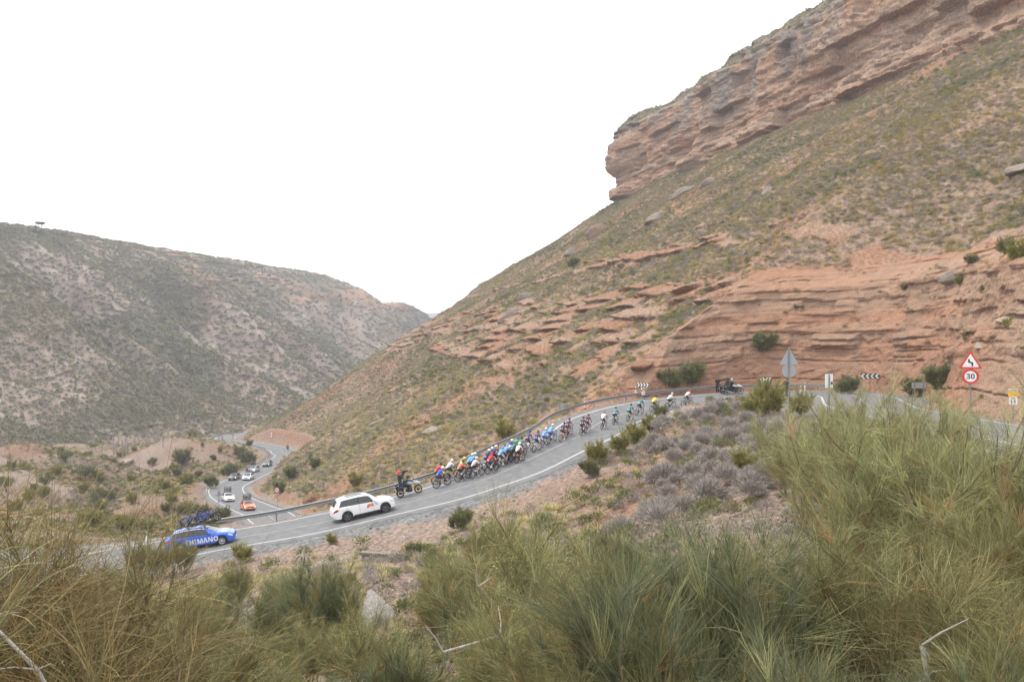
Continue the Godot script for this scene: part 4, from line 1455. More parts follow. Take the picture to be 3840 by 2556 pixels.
func tree_meshes(sd: int, h: float, crown: float, trunk_h: float, c0: Color, c1: Color, leaf: float, n: int, flat := 1.0) -> Array:
	var r := RandomNumberGenerator.new()
	r.seed = sd
	var wood := Shape.new()
	wood.colored = true
	var lv := Shape.new()
	lv.colored = true
	var brown := Color(0.12, 0.09, 0.065)
	var top := Vector3(0.1 * h * r.randf_range(-1, 1), trunk_h, 0)
	wood.tube([Vector3(0, -0.2, 0), top * 0.5 + Vector3(0.03 * h, 0, 0.02 * h), top], [h * 0.045, h * 0.032, h * 0.025], 7, brown)
	for k in 11:
		var a := TAU * k / 11 + r.randf()
		var e := top + Vector3(cos(a) * crown * r.randf_range(0.3, 0.75), (h - trunk_h) * r.randf_range(0.25, 0.75) * flat, sin(a) * crown * r.randf_range(0.3, 0.75))
		wood.tube([top, top.lerp(e, 0.5) + Vector3.UP * 0.06 * h, e], [h * 0.014, h * 0.009, h * 0.005], 5, brown)
		var cr := crown * r.randf_range(0.34, 0.55)
		for j in n / 11:
			var d := rand_dir(r)
			var q := e + Vector3(d.x, d.y * 0.72 * flat, d.z) * cr * pow(r.randf(), 0.4)
			var g := (d + rand_dir(r) * 0.8).normalized()
			var s := g.cross(rand_dir(r)).normalized()
			lv.flat_tri(q - s * leaf, q + g * leaf * 2.0, q + s * leaf, vary(c0.lerp(c1, r.randf()), r, 0.25))
	return [wood.mesh(), lv.mesh()]

func build_trees():
	var t := tree_meshes(201, 3.6, 1.9, 0.6, Color(0.09, 0.105, 0.045), Color(0.14, 0.15, 0.06), 0.07, 2600)
	for a in [[320, 1800, 150, 260, 1.0, "round dark green tree at the edge of the left knoll, nearest the stream trees"], [245, 1735, 160, 280, 0.85, "dark green tree on top of the left knoll"], [170, 1830, 130, 230, 0.85, "dark green tree on the left knoll's bare flank"], [20, 1840, 130, 230, 0.8, "dark bushy tree at the knoll's foot by the frame's side"], [410, 1880, 120, 220, 0.7, "pale green tree below the knoll, right of the bare flank"], [365, 1890, 120, 220, 0.75, "yellowish tree below the knoll beside the pale green tree"], [160, 1650, 250, 420, 1.2, "dark tree behind the left knoll on the far slope's foot"]]:
		var p := on_ground(a[0], a[1], a[2], a[3])
		var o := thing("small_tree", a[5], "tree", p, Basis(Vector3.UP, a[0]).scaled(Vector3.ONE * a[4]), "small trees on the valley floor")
		part("trunk", t[0], M.bark, o)
		part("crown", t[1], M.plant, o)
	# umbrella shaped tree on the far ridge
	var um := tree_meshes(202, 5.0, 3.4, 3.6, Color(0.05, 0.06, 0.03), Color(0.07, 0.08, 0.04), 0.16, 2600, 0.75)
	var p2 := ridge
	var o2 := thing("ridge_tree", "flat topped umbrella tree alone on the far ridge line", "tree", p2)
	var stems := Shape.new()
	stems.colored = true
	for k in 4:
		var a := TAU * k / 4 + 0.4
		stems.tube([Vector3(cos(a) * 0.5, -1.0, sin(a) * 0.5), Vector3(cos(a) * 1.0, 2.0, sin(a) * 0.8), Vector3(cos(a) * 1.8, 4.0, sin(a) * 1.4)], [0.3, 0.24, 0.18], 6, Color(0.06, 0.05, 0.04))
	part("trunk", stems.mesh(), M.bark, o2)
	part("crown", um[1], M.plant, o2)
	# bare grey trees along the stream
	var r := RandomNumberGenerator.new()
	r.seed = 88
	var bare := []
	for v in 3:
		var sh := Shape.new()
		sh.colored = true
		var col := Color(0.30, 0.26, 0.235)
		sh.tube([Vector3(0, -0.5, 0), Vector3(0.1, 3, 0), Vector3(0, 6.5, 0.15)], [0.17, 0.12, 0.04], 5, col)
		for k in 26:
			var y := r.randf_range(1.0, 5.8)
			var a := r.randf() * TAU
			var d := Vector3(cos(a) * 0.45, 1, sin(a) * 0.45)
			var l := r.randf_range(0.8, 2.2) * (1.1 - y / 9.0)
			sh.tube([Vector3(0.08, y, 0.05), Vector3(0.08, y, 0.05) + d * l * 0.5 + rand_dir(r) * 0.1, Vector3(0.08, y, 0.05) + d * l], [0.06, 0.045, 0.02], 3, col * r.randf_range(0.8, 1.2), false)
		bare.append(sh.mesh())
	for k in 46:
		var x := -124.0 + r.randf_range(-16, 26)
		var d := 268.0 + r.randf_range(-22, 45)
		var o := part("bare_tree", bare[k % 3], M.bark, self, Transform3D(Basis(Vector3.UP, r.randf() * TAU).scaled(Vector3.ONE * r.randf_range(0.75, 1.25)), Vector3(x, ground_y(x, d) - 0.2, -d)))
		tag(o, "slender leafless grey tree in the stream bed thicket", "tree", "leafless trees in the stream bed")

# ---------------------------------------------------------------- guard rails
func guardrail(i0: int, i1: int, s: float, label: String, every: float):
	var o := thing("guard_rail", label, "guard rail")
	var face := 1.0 if s < 0 else -1.0          # towards the road
	var prof := [[0.0, 0.43], [0.045, 0.445], [0.08, 0.475], [0.08, 0.515], [0.02, 0.56], [0.0, 0.585], [0.0, 0.60], [0.02, 0.625], [0.08, 0.67], [0.08, 0.71], [0.045, 0.74], [0.0, 0.755]]
	var sh := Shape.new()
	var n := prof.size()
	for i in range(i0, i1 + 1):
		for p in prof:
			sh.pt(station_point(i, s + face * p[0], p[1]))
	for i in i1 - i0:
		for k in n - 1:
			if face < 0:
				sh.quad(i * n + k, (i + 1) * n + k, (i + 1) * n + k + 1, i * n + k + 1)
			else:
				sh.quad(i * n + k, i * n + k + 1, (i + 1) * n + k + 1, (i + 1) * n + k)
	part("rail", sh.mesh(), M.galvanised, o)
	var post := box_mesh(Vector3(0.10, 1.0, 0.055), 0.006, Vector3(0, 0.2, 0))
	var spacer := box_mesh(Vector3(0.09, 0.2, 0.10), 0.01, Vector3(0, 0.6, 0))
	var run := 0.0
	for i in range(i0, i1):
		run += (station_point(i + 1, s) - station_point(i, s)).length()
		if run >= every or i == i0:
			run = 0.0
			var t := st_t[i]
			var at := Transform3D(Basis(Vector3.UP, atan2(t.y, t.x)), station_point(i, s - face * 0.13, -0.05))
			var p := part("post", post, M.galvanised, o, at)
			part("spacer", spacer, M.galvanised, p, Transform3D(Basis(), Vector3(0, 0, 0.06 * (1.0 if face < 0 else -1.0))))

func build_guardrails():
	guardrail(int(SUB * 36.1), int(SUB * 47.0), 4.75, "long galvanised guard rail on the cliff side of the climbing road", 4.0)
	guardrail(int(SUB * 2.5), int(SUB * 16.6), -4.6, "galvanised guard rail along the valley road's far bends", 4.0)

# ---------------------------------------------------------------- signs and posts
func plate(pts: Array, th := 0.012, z := 0.0) -> ArrayMesh:      # convex outline, front towards +z
	var sh := Shape.new()
	add_plate(sh, pts, th, z)
	return sh.mesh()

func add_plate(sh: Shape, pts: Array, th := 0.012, z := 0.0):
	var mid := Vector3.ZERO
	for p in pts: mid += Vector3(p.x, p.y, z - th / 2) / pts.size()
	var n := pts.size()
	for i in range(1, n - 1):
		for zz in [z, z - th]:
			sh.out_tri(Vector3(pts[0].x, pts[0].y, zz), Vector3(pts[i].x, pts[i].y, zz), Vector3(pts[i + 1].x, pts[i + 1].y, zz), mid)
	for i in n:
		var a: Vector2 = pts[i]
		var b: Vector2 = pts[(i + 1) % n]
		sh.out_quad(Vector3(a.x, a.y, z), Vector3(b.x, b.y, z), Vector3(b.x, b.y, z - th), Vector3(a.x, a.y, z - th), mid)

func round_poly(corners: Array, r: float) -> Array:        # corners rounded by arcs
	var out := []
	var n := corners.size()
	for i in n:
		var a: Vector2 = corners[(i + n - 1) % n]
		var b: Vector2 = corners[i]
		var c: Vector2 = corners[(i + 1) % n]
		var da := (a - b).normalized()
		var dc := (c - b).normalized()
		for k in 5:
			var t := k / 4.0
			var p := b + da * r * 1.2
			var q := b + dc * r * 1.2
			out.append(p.lerp(b, t).lerp(b.lerp(q, t), t))
	return out

func tri_poly(side: float, grow := 0.0) -> Array:
	var h := side * 0.866
	return round_poly([Vector2(-side / 2, -h / 3), Vector2(side / 2, -h / 3), Vector2(0, h * 2 / 3)].map(func(p): return p * (1.0 + grow)), side * 0.06)

func disc_poly(r: float, n := 32) -> Array:
	var out := []
	for k in n: out.append(Vector2(cos(TAU * k / n), sin(TAU * k / n)) * r)
	return out

func rect_poly(w: float, h: float, r := 0.03) -> Array:
	return round_poly([Vector2(-w / 2, -h / 2), Vector2(w / 2, -h / 2), Vector2(w / 2, h / 2), Vector2(-w / 2, h / 2)], r)

func lettering(s: String, h: float, m: Material, parent: Node, at: Transform3D, called := "lettering", bold := true) -> MeshInstance3D:
	var t := TextMesh.new()
	var f := SystemFont.new()
	f.font_names = PackedStringArray(["Droid Sans"])
	if bold: f.font_weight = 700
	t.font = f
	t.text = s
	t.font_size = 64
	t.pixel_size = h / 46.0
	t.depth = 0.006
	return part(called, t, m, parent, at)

func sign_post(o: Node, h: float, x := 0.0, w := 0.08):
	part("post", box_mesh(Vector3(w, h + 0.6, w * 0.7), 0.008, Vector3(x, h / 2 - 0.3, -0.06)), M.galvanised, o)

func facing(deg: float) -> Basis:       # 0: front towards the camera side (+z); 90: front towards +x
	return Basis(Vector3.UP, deg_to_rad(deg))

func chevron_board(called_label: String, at: Vector3, turn: float, w: float, h: float, lift: float, dirs: Array, posts: Array):
	var o := thing("chevron_board", called_label, "road sign", at, facing(turn), "chevron boards")
	part("panel", plate(rect_poly(w, h, 0.02), 0.03), M.sign_black, o, Transform3D(Basis(), Vector3(0, lift, 0)))
	var n := dirs.size()
	var step := w / n
	for k in n:
		var sh := Shape.new()
		var x0 := -w / 2 + step * (k + 0.5)
		var e: float = dirs[k] * step * 0.38
		var bw: float = step * 0.55 * dirs[k]
		for sy in [-1, 1]:
			add_plate(sh, [Vector2(x0 - e - bw * 0.25, sy * h * 0.46), Vector2(x0 - e + bw * 0.75, sy * h * 0.46), Vector2(x0 + e * 0.3 + bw * 0.75, 0), Vector2(x0 + e * 0.3 - bw * 0.25, 0)], 0.004, 0.006)
		part("arrow", sh.mesh(), M.sign_white, o, Transform3D(Basis(), Vector3(0, lift, 0)))
	for x in posts:
		sign_post(o, lift + h * 0.3, x, 0.07)

func delineator(label: String, at: Vector3, turn := 0.0, h := 1.05):
	var o := thing("delineator_post", label, "post", at, Basis(Vector3.UP, turn))
	var s := h / 1.05
	part("post_body", box_mesh(Vector3(0.12, 0.82, 0.10) * s, 0.02, Vector3(0, 0.36, 0) * s), M.sign_white, o)
	part("black_band", box_mesh(Vector3(0.123, 0.16, 0.103) * s, 0.02, Vector3(0, 0.85, 0) * s), M.sign_black, o)
	part("cap", box_mesh(Vector3(0.12, 0.14, 0.10) * s, 0.03, Vector3(0, 1.0, 0) * s), M.sign_white, o)
	part("reflector", box_mesh(Vector3(0.05, 0.10, 0.012) * s, 0.004, Vector3(0, 0.85, 0.056) * s), M.sign_yellow, o)

func build_signs():
	# pole with the backs of a triangle and a disc, on the knoll
	var b := on_ground(2960, 1560, 50, 75)
	var d := -b.z
	var o := thing("sign_pole", "tall grey pole with the backs of a triangular and a round sign", "road sign", Vector3(b.x, b.y, b.z), facing(180))
	var top := -(1300.0 - 1278.0) / FOC * d - b.y
	sign_post(o, top, 0, 0.10)
	var tri := part("triangle_plate", plate(tri_poly(1.35), 0.02), M.sign_back, o, Transform3D(Basis(), Vector3(0, -(1345.0 - 1278) / FOC * d - b.y, 0.02)))
	part("face", plate(tri_poly(1.3), 0.004, 0.007), M.sign_white, tri)
	var dsc := part("round_plate", plate(disc_poly(0.5), 0.02), M.sign_back, o, Transform3D(Basis(), Vector3(0, -(1390.0 - 1278) / FOC * d - b.y, 0.02)))
	part("face", plate(disc_poly(0.48), 0.004, 0.007), M.sign_white, dsc)
	# upright rectangular sign seen from behind
	b = on_ground(3110, 1545, 50, 70)
	d = -b.z
	o = thing("upright_sign", "upright rectangular sign seen from behind with a small dark sticker", "road sign", b, facing(180))
	sign_post(o, -(1403.0 - 1278) / FOC * d - b.y, 0, 0.09)
	part("plate", plate(rect_poly(0.56, 1.0, 0.04), 0.02), M.sign_white, o, Transform3D(Basis(), Vector3(0, -(1428.0 - 1278) / FOC * d - b.y, 0.03)))
	part("sticker", box_mesh(Vector3(0.15, 0.19, 0.004)), M.black_plastic, o, Transform3D(Basis(), Vector3(-0.19, -(1436.0 - 1278) / FOC * d - b.y, 0.004)))
	# chevrons
	chevron_board("chevron board of four white left arrows at the foot of the rock cut", on_ground(3264, 1472, 88, 112), 4, 2.05, 0.56, 1.75, [-1, -1, -1, -1], [-0.85, 0.0, 0.85])
	chevron_board("chevron board with arrows pointing both ways half hidden by yellow broom", on_ground(2870, 1462, 98, 120), -6, 1.45, 0.5, 1.25, [1, 1, -1, -1], [-0.55, 0.55])
	chevron_board("chevron board of right arrows behind the woman in the pale coat", on_ground(2411, 1492, 94, 116), -14, 1.32, 0.52, 1.5, [1, 1, 1, 1], [-0.5, 0.5])
	chevron_board("low chevron board of left arrows behind the guard rail near the white car", on_ground(1140, 1906, 90, 125), 8, 1.35, 0.42, 0.45, [-1, -1, -1, -1], [-0.5, 0.5])
	chevron_board("far chevron board at the valley road's last bend, by the guard rail end", on_ground(793, 1640, 290, 390), 20, 1.5, 0.6, 1.3, [1, 1, 1, 1], [-0.6, 0.6])
	chevron_board("far chevron board at the valley road's last bend, under the far slope", on_ground(853, 1626, 310, 420), 5, 1.5, 0.6, 1.3, [1, 1, 1, 1], [-0.6, 0.6])
	# two legged panels from behind
	for a in [["two legged information panel seen from behind on the verge of the bend", 3447, 1508, 66, 84, 1.18, 0.5, 1.45, 0.36, 175.0], ["two legged panel seen from behind among the shrubs over the riders", 2108, 1560, 78, 100, 0.86, 0.55, 1.15, 0.3, 190.0]]:
		var p := on_ground(a[1], a[2], a[3], a[4])
		var q := thing("panel_sign", a[0], "road sign", p, facing(a[9]))
		part("panel", plate(rect_poly(a[5], a[6], 0.03), 0.03), M.sign_back, q, Transform3D(Basis(), Vector3(0, a[7], 0.0)))
		part("face", plate(rect_poly(a[5] * 0.97, a[6] * 0.95, 0.03), 0.004, 0.006), M.sign_white, q, Transform3D(Basis(), Vector3(0, a[7], 0.0)))
		sign_post(q, a[7] + a[6] / 2, -a[8])
		sign_post(q, a[7] + a[6] / 2, a[8])
	# double bend and 30
	d = 60.0
	var x := (3641.0 - 1920) / FOC * d
	var gy := ground_y(x, d)
	o = thing("speed_limit_sign", "red bordered triangle with black double bend over a round thirty limit", "road sign", Vector3(x, gy, -d), facing(-24))
	sign_post(o, -(1320.0 - 1278) / FOC * d - gy, 0, 0.09)
	tri = part("bend_warning", plate(tri_poly(1.45), 0.02, 0.0), M.sign_red, o, Transform3D(Basis(), Vector3(0, -(1359.0 - 1278) / FOC * d - gy, 0.03)))
	part("white_field", plate(tri_poly(1.05), 0.004, 0.006), M.sign_white, tri)
	var arrow := Shape.new()
	for seg in [[Vector2(-0.10, 0.24), Vector2(-0.10, 0.02)], [Vector2(-0.13, 0.06), Vector2(0.13, -0.04)], [Vector2(0.11, -0.01), Vector2(0.11, -0.25)]]:
		var dir: Vector2 = (seg[1] - seg[0]).normalized()
		var nn := Vector2(-dir.y, dir.x) * 0.052
		add_plate(arrow, [seg[0] - nn, seg[1] - nn, seg[1] + nn, seg[0] + nn], 0.004, 0.012)
	part("double_bend_symbol", arrow.mesh(), M.sign_black, tri)
	dsc = part("speed_disc", plate(disc_poly(0.52), 0.02, 0.0), M.sign_red, o, Transform3D(Basis(), Vector3(0, -(1411.0 - 1278) / FOC * d - gy, 0.03)))
	part("white_field", plate(disc_poly(0.37), 0.004, 0.006), M.sign_white, dsc)
	lettering("30", 0.36, M.sign_black, dsc, Transform3D(Basis(), Vector3(0, 0, 0.011)))
	# yellow kilometre marker
	d = 57.0
	x = (3801.0 - 1920) / FOC * d
	gy = ground_y(x, d)
	o = thing("kilometre_marker", "yellow kilometre marker with a white KM 11 plate on a thin post", "road sign", Vector3(x, gy, -d), facing(-26))
	sign_post(o, -(1512.0 - 1278) / FOC * d - gy, 0, 0.06)
	var yc := -(1471.0 - 1278) / FOC * d - gy
	part("yellow_plate", plate(rect_poly(0.58, 0.56, 0.06), 0.02), M.sign_yellow, o, Transform3D(Basis(), Vector3(0, yc, 0)))
	part("white_plate", plate(rect_poly(0.48, 0.19, 0.01), 0.004, 0.006), M.sign_white, o, Transform3D(Basis(), Vector3(0, yc + 0.14, 0)))
	for k in 2:
		part("lettering", box_mesh(Vector3(0.42 - 0.03 * k, 0.035, 0.004)), M.sign_black, o, Transform3D(Basis(), Vector3(0, yc + 0.18 - 0.08 * k, 0.009)))
	yc -= 0.54
	part("number_plate", plate(rect_poly(0.46, 0.5, 0.02), 0.02), M.sign_white, o, Transform3D(Basis(), Vector3(0, yc, 0)))
	lettering("KM", 0.11, M.sign_black, o, Transform3D(Basis(), Vector3(0, yc + 0.15, 0.004)))
	lettering("11", 0.24, M.sign_black, o, Transform3D(Basis(), Vector3(0, yc - 0.08, 0.004)))
	# valley signs
	var p := on_ground(1038, 1902, 110, 150)
	o = thing("speed_limit_sign", "round sixty limit sign beside the valley road", "road sign", p, facing(-16))
	var s := -p.z
	sign_post(o, -(1826.0 - 1278) / FOC * s - p.y, 0, 0.08)
	dsc = part("speed_disc", plate(disc_poly(0.45), 0.02), M.sign_red, o, Transform3D(Basis(), Vector3(0, -(1836.5 - 1278) / FOC * s - p.y, 0.03)))
	part("white_field", plate(disc_poly(0.32), 0.004, 0.006), M.sign_white, dsc)
	lettering("60", 0.3, M.sign_black, dsc, Transform3D(Basis(), Vector3(0, 0, 0.011)))
	p = on_ground(820, 1893, 115, 165)
	o = thing("warning_sign", "dark back of a triangular sign on the outside of the valley bend", "road sign", p, facing(196))
	s = -p.z
	sign_post(o, -(1832.0 - 1278) / FOC * s - p.y, 0, 0.09)
	tri = part("triangle_plate", plate(tri_poly(1.15), 0.02), M.sign_back, o, Transform3D(Basis(), Vector3(0, -(1852.0 - 1278) / FOC * s - p.y, 0.02)))
	part("face", plate(tri_poly(1.1), 0.004, 0.007), M.sign_white, tri)
	p = on_ground(1017, 1652, 240, 320)
	o = thing("warning_sign", "small red triangle and disc sign on the red bank of the valley road", "road sign", p, facing(-14))
	sign_post(o, 2.6, 0, 0.09)
	tri = part("triangle_plate", plate(tri_poly(1.2), 0.02), M.sign_red, o, Transform3D(Basis(), Vector3(0, 2.45, 0.03)))
	part("white_field", plate(tri_poly(0.85), 0.004, 0.007), M.sign_white, tri)
	dsc = part("round_plate", plate(disc_poly(0.48), 0.02), M.sign_red, o, Transform3D(Basis(), Vector3(0, 1.5, 0.03)))
	part("white_field", plate(disc_poly(0.34), 0.004, 0.007), M.sign_white, dsc)
	# white posts with a black band along the roads
	for a in [[548, 2046, 58, 72, "white roadside post behind the blue car"], [1392, 1846, 66, 84, "white post behind the guard rail beside the white car"], [2192, 1528, 84, 104, "white post behind the guard rail over the riders in dark red"], [2503, 1472, 96, 118, "white post behind the guard rail over the yellow rider"], [2384, 1486, 94, 116, "white post behind the guard rail beside the chevron board and woman"], [2889, 1452, 96, 120, "white post behind the guard rail beside the yellow broom"], [3003, 1488, 80, 96, "short white post with black top before the rock cut"], [3019, 1468, 92, 110, "white post at the guard rail's end by the rock cut"], [773, 1843, 150, 190, "white post on the outside of the valley bend"], [985, 1663, 240, 300, "white post under the red bank of the valley road"], [1037, 1896, 112, 145, "white post at the foot of the sixty limit sign"], [998, 1722, 190, 240, "white post at the end of the valley guard rail"]]:
		delineator(a[4], on_ground(a[0], a[1], a[2], a[3]), 0.3)
	# low white parapet on the valley road's inner bend
	p = on_ground(1122, 1712, 200, 270)
	o = thing("parapet", "low white parapet block beside the valley road's bend", "wall", p, facing(60))
	part("wall", box_mesh(Vector3(3.4, 1.3, 0.35), 0.04, Vector3(0, 0.4, 0)), M.concrete, o)
	part("coping", box_mesh(Vector3(3.5, 0.12, 0.45), 0.03, Vector3(0, 1.11, 0)), M.sign_white, o)

# ---------------------------------------------------------------- rocks and roadside masonry
func rock(called: String, label: String, p: Vector3, size: Vector3, turn: Vector3, sd: int, col: Color, rough := 0.3):
	var key := "rock_%d_%s" % [sd, col.to_html()]
	if not M.has(key):
		var m: StandardMaterial3D = M.stone.duplicate()
		m.albedo_color = col
		m.uv1_scale = Vector3.ONE * 0.7
		M[key] = m
	var o := part(called, stone_mesh(sd, 5, rough), M[key], self, Transform3D(Basis.from_euler(turn) * Basis.from_scale(size), p))
	tag(o, label, "rock", "rocks on the slopes")

func build_rocks():
	var pale := lin(0.58, 0.48, 0.39)
	var brown := lin(0.44, 0.31, 0.225)
	var grey := lin(0.44, 0.365, 0.30)
	var red := lin(0.42, 0.24, 0.15)
	var list := [
		["boulder", "tall pale speckled boulder standing among green bushes", 1412, 2350, 20, 40, Vector3(0.72, 1.0, 0.6), Vector3(0.1, 0.4, 0.1), 1, lin(0.64, 0.6, 0.55), 0.22],
		["boulder", "broad pale rock half hidden by brooms, lower half of a split block", 965, 2340, 18, 36, Vector3(1.0, 0.65, 0.7), Vector3(0, 0.9, 0.2), 2, lin(0.62, 0.55, 0.48), 0.3],
		["boulder", "pale rock slab beside the broad half hidden rock", 1090, 2310, 18, 38, Vector3(0.7, 0.45, 0.5), Vector3(0.1, 0.2, 0.25), 3, lin(0.64, 0.57, 0.5), 0.3],
		["boulder", "pale rock under the stump with bare roots", 1120, 2160, 30, 60, Vector3(1.0, 0.5, 0.8), Vector3(0, 0.5, 0.1), 4, pale, 0.3],
		["boulder", "flat pale rock right of the stump with bare roots", 1195, 2140, 32, 60, Vector3(0.9, 0.4, 0.6), Vector3(0.1, 0.1, 0.2), 5, pale, 0.3],
		["boulder", "dark tilted slab of rock leaning on the hill slope", 1915, 1192, 120, 330, Vector3(3.4, 1.5, 2.2), Vector3(0.1, 0.3, 0.55), 6, grey, 0.22],
		["boulder", "rounded brown block above the dark tilted slab", 1975, 1120, 120, 340, Vector3(2.5, 1.4, 1.8), Vector3(0, 0.2, 0.2), 7, grey, 0.25],
		["boulder", "large brown block near the skyline of the slope", 2235, 880, 150, 380, Vector3(4.2, 2.6, 3.0), Vector3(0.1, 0.5, 0.5), 8, brown, 0.25],
		["boulder", "pale rock below the large brown block", 2140, 955, 150, 380, Vector3(3.0, 1.7, 2.2), Vector3(0.2, 0.8, 0.3), 9, grey, 0.25],
		["boulder", "pale outcrop high on the grassy slope under the cliff", 2885, 725, 90, 260, Vector3(1.7, 0.9, 1.3), Vector3(0, 0.3, 0.35), 10, grey, 0.25],
		["boulder", "grey rock under the cliff's nose", 2460, 825, 140, 380, Vector3(3.4, 1.3, 2.2), Vector3(0.1, 0.4, 0.45), 11, grey, 0.25],
		["boulder", "line of broken grey rock below the cliff", 2560, 730, 140, 380, Vector3(4.2, 1.5, 2.4), Vector3(0, 0.3, 0.45), 12, grey, 0.3],
		["boulder", "grey ledge rock right of the broken rock line", 2660, 690, 140, 360, Vector3(2.8, 1.3, 2.0), Vector3(0.1, 0.2, 0.4), 13, grey, 0.3],
		["boulder", "pale slab on the slope below the hillside ledges", 1415, 1590, 120, 280, Vector3(1.7, 0.6, 1.2), Vector3(0, 0.2, 0.35), 14, pale, 0.2],
		["boulder", "small pale slab on the slope above the riders", 1620, 1620, 90, 220, Vector3(1.7, 0.7, 1.2), Vector3(0.2, 0.2, 0.2), 15, pale, 0.25],
		["boulder", "small orange boulder on the slope behind the tight group of riders", 1740, 1705, 80, 160, Vector3(0.9, 0.55, 0.8), Vector3(0, 0.5, 0.1), 16, red, 0.25],
		["boulder", "orange block on the slope above the chevron board and woman", 2405, 1378, 95, 200, Vector3(1.6, 0.7, 1.1), Vector3(0, 0.3, 0.2), 17, red, 0.2],
		["boulder", "rounded red outcrop over the sixty limit sign's slope", 1170, 1880, 90, 140, Vector3(1.7, 1.1, 1.2), Vector3(0, 0.3, 0.1), 18, red, 0.3],
		["boulder", "leaning pale slab by the stream bed thicket", 466, 1742, 180, 330, Vector3(3.6, 1.1, 2.2), Vector3(0, 0.3, 0.5), 19, pale, 0.15],
		["boulder", "pink boulder at the foot of the far slope near the valley guard rail", 785, 1614, 300, 460, Vector3(5.5, 3.2, 4.0), Vector3(0, 0.3, -0.5), 20, brown, 0.2],
		["boulder", "grey boulder on the far slope above the left knoll", 170, 1548, 280, 480, Vector3(4.5, 3.2, 4.0), Vector3(0, 0.3, 0), 21, grey, 0.25],
		["boulder", "grey rock shelf at the right edge over the bank", 3815, 640, 60, 160, Vector3(1.6, 0.7, 1.4), Vector3(0, 0.3, 0.4), 22, grey, 0.3],
		["boulder", "pale slab rock on the bank over the kilometre marker", 3790, 1190, 46, 80, Vector3(1.1, 0.25, 0.9), Vector3(0.15, 0.2, 0.25), 23, pale, 0.25],
		["boulder", "pale slab rock on the bank over the speed limit sign", 3700, 1290, 46, 84, Vector3(0.9, 0.25, 0.8), Vector3(0.1, 0.6, 0.35), 24, pale, 0.25],
		["boulder", "pale block over the right end of the rock cut", 3580, 1045, 60, 120, Vector3(1.8, 1.0, 1.3), Vector3(0.1, 0.2, 0.4), 25, grey, 0.3],
	]
	for a in list:
		var p := on_ground(a[2], a[3], a[4], a[5])
		rock(a[0], a[1], p + Vector3(0, a[6].y * 0.25, 0), a[6], a[7], a[8], a[9], a[10])
	# concrete headwall of a culvert
	var c := on_ground(1430, 2105, 36, 60)
	var o := thing("culvert_headwall", "low concrete headwall of a culvert in the bare earth below the road", "wall", c, facing(-14))
	part("slab", box_mesh(Vector3(2.6, 0.16, 0.5), 0.02, Vector3(0, 0.45, 0)), M.concrete, o)
	part("wall", box_mesh(Vector3(2.4, 1.2, 0.25), 0.02, Vector3(0, -0.2, 0.05)), M.concrete, o)
	part("wing_wall", box_mesh(Vector3(0.25, 1.1, 1.2), 0.02, Vector3(1.32, -0.25, 0.5), Basis(Vector3.UP, 0.5)), M.concrete, o)
	# stump with bare roots
	var r := RandomNumberGenerator.new()
	r.seed = 5
	c = on_ground(1135, 2140, 32, 60)
	var st := Shape.new()
	st.colored = true
	for k in 22:
		var a := TAU * k / 22 + r.randf() * 0.3
		var e := Vector3(cos(a) * r.randf_range(0.35, 0.8), r.randf_range(-0.25, 0.1), sin(a) * r.randf_range(0.35, 0.8))
		st.tube([Vector3(0, 0.55, 0) + rand_dir(r) * 0.08, e * 0.5 + Vector3(0, 0.38, 0) + rand_dir(r) * 0.08, e], [0.045, 0.032, 0.012], 5, vary(Color(0.34, 0.28, 0.23), r))
	st.tube([Vector3(0, 0.1, 0), Vector3(0.05, 0.6, 0), Vector3(0.1, 0.95, 0.05)], [0.16, 0.11, 0.03], 7, Color(0.33, 0.27, 0.22))
	tag(part("root_stump", st.mesh(), M.bark, self, Transform3D(Basis(), c + Vector3(0, 0.45, 0))), "grey dead stump with a tangle of bare roots on pale rocks", "stump")
	# dead limbs that stand out of the near brooms
	for a in [[2.55, 5.9, [Vector3(0, 0, 0), Vector3(0.02, 0.35, 0), Vector3(0.14, 0.62, 0.05), Vector3(0.22, 0.85, 0.05), Vector3(0.2, 1.05, 0)], 0.029, "thick bent white trunk inside the tan tipped broom"], [-3.2, 5.0, [Vector3(0, 0, 0), Vector3(-0.15, 0.6, 0), Vector3(-0.35, 1.0, 0.1), Vector3(-0.7, 1.25, 0.1)], 0.022, "grey dead limb rising from the brown tangled broom"], [-2.6, 5.1, [Vector3(0, 0, 0), Vector3(0.1, 0.7, 0), Vector3(-0.1, 1.2, 0.1), Vector3(-0.4, 1.5, 0.1)], 0.016, "thin grey dead branch crossing the arching twigs"], [0.35, 11.0, [Vector3(0.9, 0.5, 0), Vector3(0.2, 0.8, 0), Vector3(-0.5, 1.3, 0.1), Vector3(-1.2, 1.1, 0.1)], 0.03, "long leaning bare branch among the flowering brooms"], [0.0, 13.0, [Vector3(0.4, 0, 0), Vector3(0.1, 1.0, 0), Vector3(-0.1, 1.7, 0.1), Vector3(-0.5, 2.2, 0.1)], 0.035, "dark forked stem inside the yellow flowered broom"]]:
		var path: Array = a[2]
		var sh := Shape.new()
		sh.colored = true
		var rad := []
		for k in path.size(): rad.append(a[3] * (1.0 - 0.55 * k / path.size()))
		sh.tube(path, rad, 7, Color(0.4, 0.37, 0.34) if a[3] < 0.031 else Color(0.2, 0.16, 0.12))
		for k in range(1, path.size()):
			for j in 2:
				var e: Vector3 = path[k] + rand_dir(r) * 0.3 + Vector3(0, 0.15, 0)
				sh.tube([path[k], path[k].lerp(e, 0.5) + rand_dir(r) * 0.03, e], [a[3] * 0.4, a[3] * 0.3, a[3] * 0.12], 5, Color(0.36, 0.32, 0.28))
		tag(part("dead_branch", sh.mesh(), M.bark, self, Transform3D(Basis(), Vector3(a[0], ground_y(a[0], a[1]), -a[1]))), a[4], "branch")

